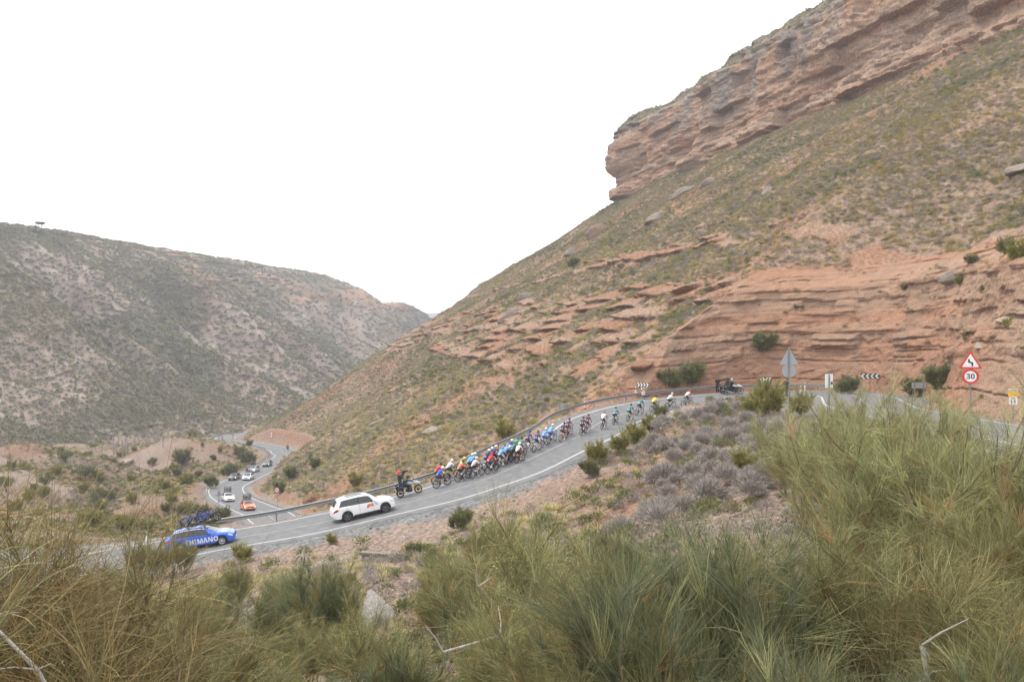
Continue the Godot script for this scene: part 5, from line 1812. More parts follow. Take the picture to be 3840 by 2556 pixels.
# ---------------------------------------------------------------- cars
# A car body is one lofted surface S(x, f): x along the car (0 = tail), f across a section: 0..1 side, 1..2 side glass, 2..3 roof or bonnet.
class CarForm:
	var len := 4.7
	var top := []      # [x, height] of the centre line
	var belt := []     # [x, height] where side and glass meet
	var wide := []     # [x, half width]
	var roof := []     # [x, half width of the roof edge]
	var sill := 0.26
	var r := 0.34
	var axles := [0.95, 3.75]
	static func curve(pts: Array, x: float) -> float:
		var n := pts.size()
		if x <= pts[0][0]: return pts[0][1]
		for i in n - 1:
			if x <= pts[i + 1][0]:
				var t: float = (x - pts[i][0]) / (pts[i + 1][0] - pts[i][0])
				var m0: float = (pts[i + 1][1] - pts[max(i - 1, 0)][1]) / (pts[i + 1][0] - pts[max(i - 1, 0)][0])
				var j: int = min(i + 2, n - 1)
				var m1: float = (pts[j][1] - pts[i][1]) / (pts[j][0] - pts[i][0])
				var h: float = pts[i + 1][0] - pts[i][0]
				var t2 := t * t
				var t3 := t2 * t
				return (2 * t3 - 3 * t2 + 1) * pts[i][1] + (t3 - 2 * t2 + t) * h * m0 + (-2 * t3 + 3 * t2) * pts[i + 1][1] + (t3 - t2) * h * m1
		return pts[n - 1][1]
	func bottom(x: float) -> float:
		var b := sill + 0.10 * smoothstep(len - 0.25, len, x) + 0.16 * smoothstep(0.25, 0.0, x)
		for a in axles:
			var dx := absf(x - a)
			var ra := r + 0.055
			if dx < ra:
				b = maxf(b, r + sqrt(ra * ra - dx * dx))
		return b
	func at(x: float, f: float) -> Vector3:
		var w := curve(wide, x)
		var yt := curve(top, x)
		var yh := minf(curve(belt, x), yt - 0.015)
		var yb := minf(bottom(x), yh - 0.05)
		var rise := clampf((yt - yh) / 0.3, 0, 1)
		var wr := lerpf(w * 0.88, minf(curve(roof, x), w * 0.97), rise)
		var yd := yt - lerpf(0.02, 0.055, rise)
		if f <= 1.0:
			var k := sin(PI * clampf(f, 0, 1))
			return Vector3(x, lerpf(yb, yh, f), w * (0.965 + 0.035 * k - 0.012 * f))
		if f <= 2.0:
			var t := f - 1.0
			return Vector3(x, lerpf(yh, yd, t), lerpf(w * 0.953, wr, t) + 0.02 * sin(PI * t) * rise)
		var t := f - 2.0
		var z := wr * (1 - t)
		return Vector3(x, yd + (yt - yd) * (1 - (1 - t) * (1 - t)), z)
	func normal(x: float, f: float) -> Vector3:
		var e := 0.01
		var n := (at(x, minf(f + e, 3)) - at(x, maxf(f - e, 0))).cross(at(minf(x + e, len), f) - at(maxf(x - e, 0), f))
		n = n.normalized() if n.length() > 1e-9 else Vector3.UP
		return n if n.dot(Vector3(0, f - 1.2, 1.0)) > 0 else -n
	func shell() -> Shape:
		var xs := []
		var x := 0.0
		while x < len:
			xs.append(x)
			x += 0.035
		xs.append(len)
		var fs := [0.0, 0.12, 0.25, 0.4, 0.55, 0.7, 0.85, 1.0, 1.0, 1.25, 1.5, 1.75, 1.92, 2.0, 2.12, 2.3, 2.5, 2.75, 3.0]
		var sh := Shape.new()
		var nf := fs.size()
		for side in [1, -1]:
			var first := sh.v.size()
			for xx in xs:
				for f in fs:
					var p := at(xx, f)
					sh.pt(Vector3(p.x - len / 2, p.y, p.z * side))
			for i in xs.size() - 1:
				for k in nf - 1:
					var a := first + i * nf + k
					if side > 0: sh.quad(a, a + 1, a + nf + 1, a + nf)
					else: sh.quad(a, a + nf, a + nf + 1, a + 1)
		for e in [0.0, len]:       # close nose and tail
			for k in nf - 1:
				var p := at(e, fs[k])
				var q := at(e, fs[k + 1])
				var a := Vector3(e - len / 2, p.y, p.z)
				var b := Vector3(e - len / 2, q.y, q.z)
				sh.out_quad(a, b, Vector3(b.x, b.y, -b.z), Vector3(a.x, a.y, -a.z), Vector3.ZERO)
		return sh
	# a panel lying on the body: corners as [x, f] at bottom-rear, bottom-front, top-front, top-rear
	func panel(c: Array, off: float, both := false, nx := 9, ny := 5) -> Shape:
		var sh := Shape.new()
		for side in ([1, -1] if both else [1]):
			var first := sh.v.size()
			for j in ny + 1:
				for i in nx + 1:
					var s := float(i) / nx
					var t := float(j) / ny
					var xf: Vector2 = Vector2(c[0][0], c[0][1]).lerp(Vector2(c[1][0], c[1][1]), s).lerp(Vector2(c[3][0], c[3][1]).lerp(Vector2(c[2][0], c[2][1]), s), t)
					var p := at(xf.x, xf.y) + normal(xf.x, xf.y) * off
					sh.pt(Vector3(p.x - len / 2, p.y, p.z * side))
			for j in ny:
				for i in nx:
					var a := first + j * (nx + 1) + i
					if side > 0: sh.quad(a, a + nx + 1, a + nx + 2, a + 1)
					else: sh.quad(a, a + 1, a + nx + 2, a + nx + 1)
		return sh

func mirror(sh: Shape) -> Shape:
	var o := Shape.new()
	for p in sh.v: o.pt(Vector3(p.x, p.y, -p.z))
	for k in range(0, sh.ix.size(), 3): o.tri(sh.ix[k], sh.ix[k + 2], sh.ix[k + 1])
	return o

func wheel(parent: Node, at: Vector3, r: float, w: float, spokes: int, rim_mat: Material, side: float):
	var b := Basis(Vector3.RIGHT, PI / 2 * side)        # lathe axis y -> outwards
	var t := Shape.new()
	t.lathe([[r * 0.62, -w / 2], [r * 0.9, -w / 2], [r, -w / 2 + 0.03], [r, w / 2 - 0.03], [r * 0.9, w / 2], [r * 0.66, w / 2], [r * 0.64, w / 2 - 0.03], [r * 0.62, -w / 2]], 26, b)
	var o := part("wheel", t.mesh(), M.rubber, parent, Transform3D(Basis(), at))
	var h := Shape.new()
	h.lathe([[r * 0.655, w / 2 - 0.005], [r * 0.6, w / 2 - 0.012], [r * 0.58, w / 2 - 0.05]], 26, b)
	for k in spokes:
		var a := TAU * k / spokes
		var dir := Vector3(cos(a), sin(a), 0)
		h.box(Vector3(r * 0.56, r * (0.9 / spokes), 0.02), dir * r * 0.34 + Vector3(0, 0, side * (w / 2 - 0.025)), Basis(dir, Vector3(-dir.y, dir.x, 0), Vector3(0, 0, 1)), 0.004)
	h.lathe([[0.001, w / 2 - 0.005], [r * 0.16, w / 2 - 0.01], [r * 0.17, w / 2 - 0.05]], 12, b)
	part("rim", h.mesh(), rim_mat, o)
	var d := Shape.new()
	d.lathe([[0.001, w / 2 - 0.07], [r * 0.63, w / 2 - 0.07]], 20, b)
	part("brake_disc", d.mesh(), M.dark_metal, o)

func build_car(called: String, label: String, suv: bool, paint: Material, at: Transform3D, opts := {}) -> Node3D:
	var f := CarForm.new()
	if suv:
		f.len = 4.71
		f.r = 0.37
		f.sill = 0.30
		f.axles = [1.0, 3.86]
		f.top = [[0, 0.86], [0.06, 1.0], [0.2, 1.16], [0.44, 1.47], [0.58, 1.61], [0.9, 1.655], [1.5, 1.685], [2.1, 1.685], [2.6, 1.64], [2.9, 1.56], [3.3, 1.3], [3.52, 1.17], [3.7, 1.12], [4.0, 1.08], [4.35, 1.01], [4.55, 0.93], [4.66, 0.8], [4.71, 0.62]]
		f.belt = [[0, 0.82], [0.2, 1.02], [0.6, 1.10], [1.5, 1.07], [3.0, 1.01], [3.6, 1.0], [4.2, 0.92], [4.55, 0.8], [4.71, 0.58]]
		f.wide = [[0, 0.66], [0.08, 0.8], [0.3, 0.89], [0.8, 0.935], [1.4, 0.94], [3.4, 0.94], [4.0, 0.925], [4.35, 0.86], [4.58, 0.74], [4.68, 0.6], [4.71, 0.5]]
		f.roof = [[0, 0.55], [0.5, 0.6], [1.0, 0.63], [2.5, 0.64], [3.0, 0.68], [3.5, 0.78]]
	else:
		f.len = 4.7
		f.r = 0.33
		f.sill = 0.22
		f.axles = [0.98, 3.8]
		f.top = [[0, 0.84], [0.05, 0.98], [0.18, 1.1], [0.42, 1.3], [0.62, 1.39], [1.0, 1.435], [1.6, 1.465], [2.2, 1.46], [2.6, 1.41], [2.85, 1.34], [3.3, 1.11], [3.52, 1.0], [3.7, 0.965], [4.05, 0.92], [4.4, 0.83], [4.58, 0.73], [4.67, 0.62], [4.7, 0.5]]
		f.belt = [[0, 0.8], [0.25, 0.95], [0.6, 0.97], [1.5, 0.935], [3.0, 0.89], [3.6, 0.87], [4.2, 0.79], [4.55, 0.66], [4.7, 0.46]]
		f.wide = [[0, 0.64], [0.08, 0.78], [0.3, 0.86], [0.8, 0.905], [1.4, 0.915], [3.4, 0.915], [4.0, 0.895], [4.35, 0.83], [4.58, 0.7], [4.67, 0.56], [4.7, 0.46]]
		f.roof = [[0, 0.5], [0.5, 0.54], [1.0, 0.58], [2.4, 0.59], [2.9, 0.64], [3.5, 0.76]]
	var o := thing(called, label, "car", at.origin, at.basis, opts.get("group", ""))
	part("body", f.shell().mesh(), paint, o)
	# dark underside and wheel wells
	var ub := Shape.new()
	ub.box(Vector3(f.len - 0.5, 0.34, 1.5), Vector3(0, f.sill + 0.16, 0), Basis(), 0.05)
	for a in f.axles:
		ub.box(Vector3(f.r * 2.05, f.r + 0.1, 1.62), Vector3(a - f.len / 2, f.r + 0.1, 0), Basis(), 0.05)
	part("underbody", ub.mesh(), M.black_plastic, o)
	# windows
	var xs := [[0.62, 1.02], [1.07, 1.92], [1.99, 2.92]] if suv else [[0.55, 1.0], [1.05, 1.9], [1.97, 2.9]]
	var gl: Material = opts.get("glass", M.car_glass)
	for k in 3:
		var a: float = xs[k][0]
		var b: float = xs[k][1]
		var c := [[a - (0.14 if k == 0 else 0.0), 1.08], [b + (0.28 if k == 2 else 0.0), 1.06], [b - (0.16 if k == 2 else 0.0), 1.86], [a + (0.12 if k == 0 else 0.0), 1.86]]
		var sh := f.panel(c, 0.004)
		part("side_window", sh.mesh(), gl, o)
		part("side_window", mirror(sh).mesh(), gl, o)
	var pil := f.panel([[xs[0][0] - 0.15, 1.05], [xs[2][1] + 0.28, 1.04], [xs[2][1] - 0.16, 1.88], [xs[0][0] + 0.1, 1.88]], 0.002, true, 24, 5)
	part("pillar_trim", pil.mesh(), M.black_plastic, o)
	if opts.has("trim"):
		var tr := f.panel([[0.42, 1.9], [2.7, 1.9], [2.68, 1.985], [0.5, 1.985]], 0.006, true, 14, 2)
		part("window_trim", tr.mesh(), M.alloy, o)
	part("windshield", f.panel([[3.5, 2.06], [3.5, 3.0], [2.72 if suv else 2.68, 3.0], [2.78 if suv else 2.72, 2.06]], 0.005, true).mesh(), opts.get("front_glass", M.windshield_glass), o)
	part("rear_window", f.panel([[0.19, 2.15], [0.19, 3.0], [0.5, 3.0], [0.48, 2.15]], 0.005, true).mesh(), M.car_glass, o)
	# lamps
	for s in [1, -1]:
		var hl := f.panel([[4.22, 0.80], [4.55, 0.68], [4.56, 0.98], [4.3, 1.0]], 0.006)
		var tl := f.panel([[0.04, 0.72], [0.44, 0.72], [0.36, 0.93], [0.05, 0.95]], 0.008)
		part("headlight", (hl if s > 0 else mirror(hl)).mesh(), opts.get("lamp", M.lamp_glass), o)
		part("tail_lamp", (tl if s > 0 else mirror(tl)).mesh(), M.red_lamp, o)
		var mx := (3.02 if suv else 2.98) - f.len / 2
		var mi := part("door_mirror", box_mesh(Vector3(0.12, 0.15, 0.2), 0.045, Vector3(mx, (1.13 if suv else 1.0), s * (f.at(3.0, 1.0).z + 0.1))), paint, o)
		part("mirror_glass", box_mesh(Vector3(0.008, 0.11, 0.16), 0.003, Vector3(mx - 0.062, (1.13 if suv else 1.0), s * (f.at(3.0, 1.0).z + 0.1))), M.car_glass, mi)
		for a in f.axles:
			wheel(o, Vector3(a - f.len / 2, f.r, s * (0.8 if suv else 0.785)), f.r, 0.225, opts.get("spokes", 10), opts.get("rim", M.alloy), s)
		# sill trim, door gaps and handles
		var st := f.panel([[f.axles[0] + f.r + 0.1, 0.0], [f.axles[1] - f.r - 0.1, 0.0], [f.axles[1] - f.r - 0.1, 0.1], [f.axles[0] + f.r + 0.1, 0.1]], 0.01, false, 6, 2)
		part("sill_trim", (st if s > 0 else mirror(st)).mesh(), M.black_plastic, o)
		for g in [1.03, 1.95, 2.98]:
			var gp := f.panel([[g, 0.06], [g + 0.012, 0.06], [g + 0.012, 0.99], [g, 0.99]], 0.0025, false, 1, 8)
			part("door_gap", (gp if s > 0 else mirror(gp)).mesh(), M.black_plastic, o)
		for g in [1.2, 2.12]:
			var hp := f.at(g, 0.86)
			part("door_handle", box_mesh(Vector3(0.2, 0.03, 0.03), 0.01, Vector3(g - f.len / 2, hp.y, s * (hp.z + 0.015))), opts.get("handle", paint), o)
	# nose and tail
	var nx := f.len / 2
	part("grille", box_mesh(Vector3(0.05, 0.2, 0.86), 0.04, Vector3(nx - 0.025, 0.62 if suv else 0.54, 0)), M.black_plastic, o)
	part("lower_grille", box_mesh(Vector3(0.06, 0.11, 1.1), 0.04, Vector3(nx - 0.06, 0.42 if suv else 0.33, 0)), M.black_plastic, o)
	part("number_plate", box_mesh(Vector3(0.012, 0.11, 0.5), 0.004, Vector3(nx + 0.006, 0.5 if suv else 0.42, 0)), M.sign_white, o)
	part("rear_bumper_trim", box_mesh(Vector3(0.10, 0.16, 1.36), 0.04, Vector3(-nx + 0.03, f.sill + 0.2, 0)), M.alloy if suv else M.black_plastic, o)
	part("rear_plate", box_mesh(Vector3(0.012, 0.11, 0.5), 0.004, Vector3(-nx - 0.006, 0.74, 0)), M.sign_white, o)
	for s in [-1, 1]:
		var pts := []
		for k in 9:
			var xx := lerpf(0.85, 2.55, k / 8.0)
			var p := f.at(xx, 2.0)
			pts.append(Vector3(xx - f.len / 2, p.y + (0.05 if k > 0 and k < 8 else 0.0), s * (p.z + 0.005)))
		part("roof_rail", tube_mesh(pts, 0.016, 6), M.alloy if suv else M.black_plastic, o)
	if suv:
		part("antenna", box_mesh(Vector3(0.18, 0.07, 0.04), 0.02, Vector3(0.8 - nx, 1.69, 0)), paint, o)
		part("whip_antenna", tube_mesh([Vector3(0.75 - nx, 1.64, 0.3), Vector3(0.55 - nx, 1.9, 0.3)], 0.006, 5), M.black_plastic, o)
		part("sunroof", f.panel([[1.2, 2.2], [2.4, 2.2], [2.4, 3.0], [1.2, 3.0]], 0.004, true).mesh(), M.car_glass, o)
	if opts.has("bonnet_mark"):
		part("bonnet_sticker", f.panel([[3.78, 2.25], [4.12, 2.25], [4.12, 3.0], [3.78, 3.0]], 0.004, true).mesh(), opts.bonnet_mark, o)
	if opts.has("bonnet_band"):
		part("bonnet_band", f.panel([[3.6, 2.1], [4.3, 2.1], [4.3, 3.0], [3.6, 3.0]], 0.0035, true).mesh(), opts.bonnet_band, o)
	if opts.has("rack"):
		for x in [-0.75, 0.35]:
			part("roof_rack_bar", box_mesh(Vector3(0.07, 0.04, 1.25), 0.01, Vector3(x, 1.54, 0)), M.black_plastic, o)
			for s in [-0.55, 0.55]:
				part("rack_foot", box_mesh(Vector3(0.06, 0.12, 0.05), 0.01, Vector3(x, 1.48, s)), M.black_plastic, o)
	return o

func build_cars():
	var white := car_paint("white_paint", lin(0.78, 0.78, 0.78))
	var blue := car_paint("blue_paint", lin(0.02, 0.12, 0.62))
	var orange := car_paint("orange_paint", lin(0.8, 0.17, 0.045))
	var dark := car_paint("dark_paint", lin(0.022, 0.024, 0.03))
	var silver := car_paint("silver_paint", lin(0.45, 0.46, 0.5))
	mat("team_blue", lin(0.1, 0.16, 0.55), 0.4)
	mat("logo_orange", lin(0.85, 0.28, 0.02), 0.5)
	mat("logo_red", lin(0.65, 0.02, 0.03), 0.5)
	mat("logo_blue", lin(0.05, 0.15, 0.5), 0.5)
	mat("dark_rim", lin(0.16, 0.16, 0.17), 0.4, 0.7)
	var lit := mat("lit_headlight", lin(0.9, 0.9, 0.85), 0.2)
	lit.emission_enabled = true
	lit.emission = Color(1.0, 0.97, 0.85)
	lit.emission_energy_multiplier = 1.2
	# white off-roader behind the camera motorcycle
	var p := on_road(1374, 1939, 55, 80)
	var b := road_basis(p)
	var car := build_car("sport_utility_car", "white sport utility car following the camera motorcycle up the climb", true, white, Transform3D(b, p - b.z * 0.86), {"spokes": 5, "rim": M.dark_rim, "handle": M.white_paint})
	# emblem on the front door: a sun between red strokes, and a blue and white roundel
	var side := Transform3D(Basis(), Vector3(0.42, 0.80, 0.955))
	part("emblem_sun", plate(disc_poly(0.10, 20), 0.006), M.logo_orange, car, side)
	var str_ := Shape.new()
	for s in [[Vector2(-0.25, -0.09), Vector2(-0.20, 0.05), 0.03], [Vector2(-0.22, 0.05), Vector2(-0.03, 0.12), 0.03], [Vector2(-0.2, -0.02), Vector2(-0.1, -0.02), 0.025], [Vector2(0.13, 0.11), Vector2(0.20, -0.08), 0.03], [Vector2(0.05, 0.12), Vector2(0.16, 0.10), 0.025], [Vector2(0.1, -0.02), Vector2(0.17, -0.02), 0.022], [Vector2(-0.25, -0.08), Vector2(-0.13, -0.1), 0.025]]:
		var dir: Vector2 = (s[1] - s[0]).normalized()
		var nn: Vector2 = Vector2(-dir.y, dir.x) * s[2]
		add_plate(str_, [s[0] - nn, s[1] - nn, s[1] + nn, s[0] + nn], 0.006, 0.003)
	part("emblem_strokes", str_.mesh(), M.logo_red, car, side)
	var ring := Transform3D(Basis(), Vector3(0.86, 0.86, 0.955))
	part("roundel", plate(disc_poly(0.125, 24), 0.004), M.silver_paint, car, ring)
	part("roundel_field", plate(disc_poly(0.11, 24), 0.004, 0.004), M.sign_white, car, ring)
	for q in [0, 2]:
		var seg := [Vector2.ZERO]
		for k in 7: seg.append(Vector2(cos(PI / 2 * (q + 1 + k / 6.0)), sin(PI / 2 * (q + 1 + k / 6.0))) * 0.08)
		part("roundel_quarter", plate(seg, 0.004, 0.008), M.logo_blue, car, ring)
	# blue estate with its bicycles
	p = on_road(754, 2057, 50, 80)
	b = road_basis(p)
	var at := Transform3D(b, p - b.z * 0.82)
	car = build_car("estate_car", "blue estate car with white SHIMANO lettering and bicycles on its roof", false, blue, at, {"spokes": 11, "trim": true, "rack": true, "front_glass": M.windshield_glass, "handle": M.black_plastic, "bonnet_mark": M.sign_white})
	lettering("SHIMANO", 0.34, M.sign_white, car, Transform3D(Basis(), Vector3(0.12, 0.56, 0.921)), "lettering")
	lettering("SHIMANO", 0.34, M.sign_white, car, Transform3D(Basis(Vector3.UP, PI), Vector3(0.12, 0.56, -0.921)), "lettering")
	var k := 0
	for s in [[-1.0, 0.5], [-0.55, 0.17], [-0.1, -0.17], [0.2, 0.45], [0.45, 0.05], [0.6, -0.45]]:
		roof_bike(at, Vector3(s[0], 1.555, s[1]), ["blue road bicycle clamped on the blue car's roof, by the near rear corner", "blue road bicycle on the blue car's roof, second from the rear", "purple blue road bicycle on the blue car's roof, third from the rear", "blue road bicycle with a white seat tube on the blue car's roof, near side front", "blue road bicycle on the blue car's roof beside the white tubed one", "blue road bicycle on the blue car's roof, far side front"][k], "bike_blue" if k != 2 else "bike_purple", "bicycles on the blue car's roof")
		k += 1
	# team cars on the valley road
	var list := [
		[928, 1911, 100, 150, orange, "orange team car with bicycles on its roof", 5, "orange", {}],
		[854, 1878, 120, 175, white, "white team car with bicycles on its roof in the valley bend", 5, "white", {}],
		[878, 1797, 150, 240, dark, "dark team car with lit headlamps and roof bicycles", 5, "dark", {}],
		[930, 1797, 150, 240, white, "white team car with a blue bonnet and roof bicycles", 5, "white and blue", {"bonnet_band": M.team_blue}],
		[951, 1769, 170, 260, silver, "silver white team car behind the blue bonneted car", 4, "silver", {}],
		[1002, 1747, 180, 280, dark, "black car without bicycles leading out of the valley's upper bend", 0, "black", {}]]
	for a in list:
		p = on_road(a[0], a[1], a[2], a[3])
		b = road_basis(p)
		at = Transform3D(b, p)
		var o: Dictionary = {"rack": true, "lamp": M.lit_headlight, "group": "team cars on the valley road", "spokes": 7}
		o.merge(a[8])
		build_car("team_car", a[5], false, a[4], at, o)
		for j in a[6]:
			roof_bike(at, Vector3([-0.5, -0.2, -0.45, -0.15, -0.5][j], 1.555, [0.52, 0.26, 0.0, -0.26, -0.52][j]), "dark road bicycle upright on the roof of the %s team car" % a[7], "bike_black", "bicycles on the %s team car's roof" % a[7])
	print("cars ", Time.get_ticks_msec())

# ---------------------------------------------------------------- bicycles
var bike_meshes := {}
var bikes := {}        # first bicycle of each colour, copied later

func bike_parts():
	if bike_meshes: return
	var ra := Vector3(-0.41, 0.338, 0)
	var fa := Vector3(0.585, 0.338, 0)
	var bb := Vector3(0, 0.27, 0)
	var seat := Vector3(-0.16, 0.77, 0)
	var ht := Vector3(0.365, 0.85, 0)
	var hb := Vector3(0.405, 0.70, 0)
	var s := Shape.new()
	s.tube([bb, seat], 0.02, 7)
	s.tube([bb, hb], 0.026, 7)
	s.tube([seat + Vector3(0.01, -0.04, 0), ht + Vector3(0.01, -0.03, 0)], 0.018, 7)
	s.tube([hb, ht], 0.024, 7)
	for z in [-1, 1]:
		s.tube([bb + Vector3(0, 0, z * 0.03), ra + Vector3(0, 0, z * 0.065)], 0.011, 5)
		s.tube([seat + Vector3(0, -0.14, z * 0.02), ra + Vector3(0, 0, z * 0.065)], 0.009, 5)
	bike_meshes.frame = s.mesh()
	s = Shape.new()
	for z in [-1, 1]:
		s.tube([hb + Vector3(0, 0, z * 0.035), hb + Vector3(0.05, -0.14, z * 0.05), fa + Vector3(0, 0, z * 0.055)], [0.018, 0.015, 0.009], 6)
	s.tube([hb + Vector3(0, 0, -0.04), hb + Vector3(0, 0, 0.04)], 0.02, 6)
	bike_meshes.fork = s.mesh()
	s = Shape.new()
	s.tube([seat, seat + Vector3(-0.045, 0.17, 0)], 0.015, 6)
	bike_meshes.seat_post = s.mesh()
	s = Shape.new()
	s.tube([Vector3(-0.34, 0.965, 0), Vector3(-0.26, 0.962, 0), Vector3(-0.14, 0.95, 0), Vector3(-0.06, 0.945, 0)], [0.065, 0.06, 0.03, 0.018], 8)
	bike_meshes.saddle = s.mesh()
	s = Shape.new()
	s.tube([ht, ht + Vector3(0.1, 0.02, 0)], 0.018, 6)
	var hx := ht + Vector3(0.1, 0.02, 0)
	for z in [-1, 1]:
		s.tube([hx, hx + Vector3(0.0, 0, z * 0.17), hx + Vector3(0.06, 0, z * 0.205), hx + Vector3(0.10, -0.05, z * 0.21), hx + Vector3(0.08, -0.12, z * 0.215), hx + Vector3(0.0, -0.14, z * 0.22)], 0.0145, 6)
		s.tube([hx + Vector3(0.07, 0.01, z * 0.205), hx + Vector3(0.13, 0.05, z * 0.205)], [0.02, 0.014], 6)
	bike_meshes.handlebar = s.mesh()
	s = Shape.new()
	var bz := Basis(Vector3.RIGHT, PI / 2)
	s.lathe([[0.001, 0.045], [0.105, 0.045], [0.105, 0.052], [0.001, 0.052]], 20, bz, bb)
	var ped := Vector3(0.06, -0.16, 0)
	s.tube([bb + Vector3(0, 0, 0.06), bb + ped + Vector3(0, 0, 0.075)], 0.012, 5)
	s.tube([bb + Vector3(0, 0, -0.06), bb - ped + Vector3(0, 0, -0.075)], 0.012, 5)
	s.box(Vector3(0.09, 0.02, 0.07), bb + ped + Vector3(0, 0, 0.12))
	s.box(Vector3(0.09, 0.02, 0.07), bb - ped + Vector3(0, 0, -0.12))
	s.lathe([[0.001, 0.03], [0.055, 0.03], [0.03, 0.05], [0.001, 0.05]], 12, bz, ra)
	s.tube([bb + Vector3(0, 0.1, 0.048), ra + Vector3(0, 0.05, 0.045)], 0.005, 4)
	s.tube([bb + Vector3(0, -0.1, 0.048), ra + Vector3(0.02, -0.1, 0.045), ra + Vector3(-0.02, -0.05, 0.045)], 0.005, 4)
	bike_meshes.crankset = s.mesh()
	s = Shape.new()
	s.lathe([[0.300, -0.012], [0.325, -0.014], [0.338, 0.0], [0.325, 0.014], [0.300, 0.012]], 30, bz, Vector3.ZERO, Color.WHITE, true)
	bike_meshes.tyre = s.mesh()
	s = Shape.new()
	s.lathe([[0.262, -0.004], [0.31, -0.013], [0.31, 0.013], [0.262, 0.004]], 30, bz, Vector3.ZERO, Color.WHITE, true)
	s.tube([Vector3(0, 0, -0.05), Vector3(0, 0, 0.05)], 0.022, 8)
	bike_meshes.rim = s.mesh()
	s = Shape.new()
	for k in 18:
		var a := TAU * k / 18
		s.tube([Vector3(0, 0, 0.03 * (1 if k % 2 else -1)), Vector3(cos(a), sin(a), 0) * 0.268], 0.0018, 3, Color.WHITE, false)
	bike_meshes.spokes = s.mesh()
	s = Shape.new()
	s.lathe([[0.03, 0.03], [0.075, 0.032], [0.075, 0.036], [0.03, 0.036]], 16, bz)
	bike_meshes.brake_rotor = s.mesh()
	bike_meshes.axles = [ra, fa]

func bicycle(label: String, paint: String, at: Transform3D, group: String, second := "") -> Node3D:
	bike_parts()
	var key := paint + second
	if bikes.has(key):
		return copy(bikes[key], at, label, group)
	var o := thing("bicycle", label, "bicycle", at.origin, at.basis, group)
	part("frame", bike_meshes.frame, M[paint], o)
	part("fork", bike_meshes.fork, M[second if second else paint], o)
	part("seat_post", bike_meshes.seat_post, M.black_plastic, o)
	part("saddle", bike_meshes.saddle, M.black_plastic, o)
	part("handlebar", bike_meshes.handlebar, M.black_plastic, o)
	part("crankset", bike_meshes.crankset, M.dark_metal, o)
	for a in bike_meshes.axles:
		var w := part("wheel", bike_meshes.tyre, M.rubber, o, Transform3D(Basis(), a))
		part("rim", bike_meshes.rim, M.black_plastic, w)
		part("spokes", bike_meshes.spokes, M.dark_metal, w)
		part("brake_rotor", bike_meshes.brake_rotor, M.alloy, w)
	bikes[key] = o
	return o

func roof_bike(car: Transform3D, at: Vector3, label: String, paint: String, group: String):
	setup_bike_paint()
	bicycle(label, paint, car * Transform3D(Basis(), at), group)

func setup_bike_paint():
	if M.has("bike_blue"): return
	for a in [["bike_blue", 0.02, 0.1, 0.5], ["bike_purple", 0.16, 0.1, 0.42], ["bike_black", 0.02, 0.02, 0.022], ["bike_white", 0.7, 0.7, 0.7], ["bike_red", 0.55, 0.03, 0.03], ["bike_green", 0.03, 0.2, 0.12], ["bike_orange", 0.7, 0.15, 0.03], ["bike_sky", 0.15, 0.4, 0.65]]:
		var m := mat(a[0], lin(a[1], a[2], a[3]), 0.35)
		m.clearcoat_enabled = true

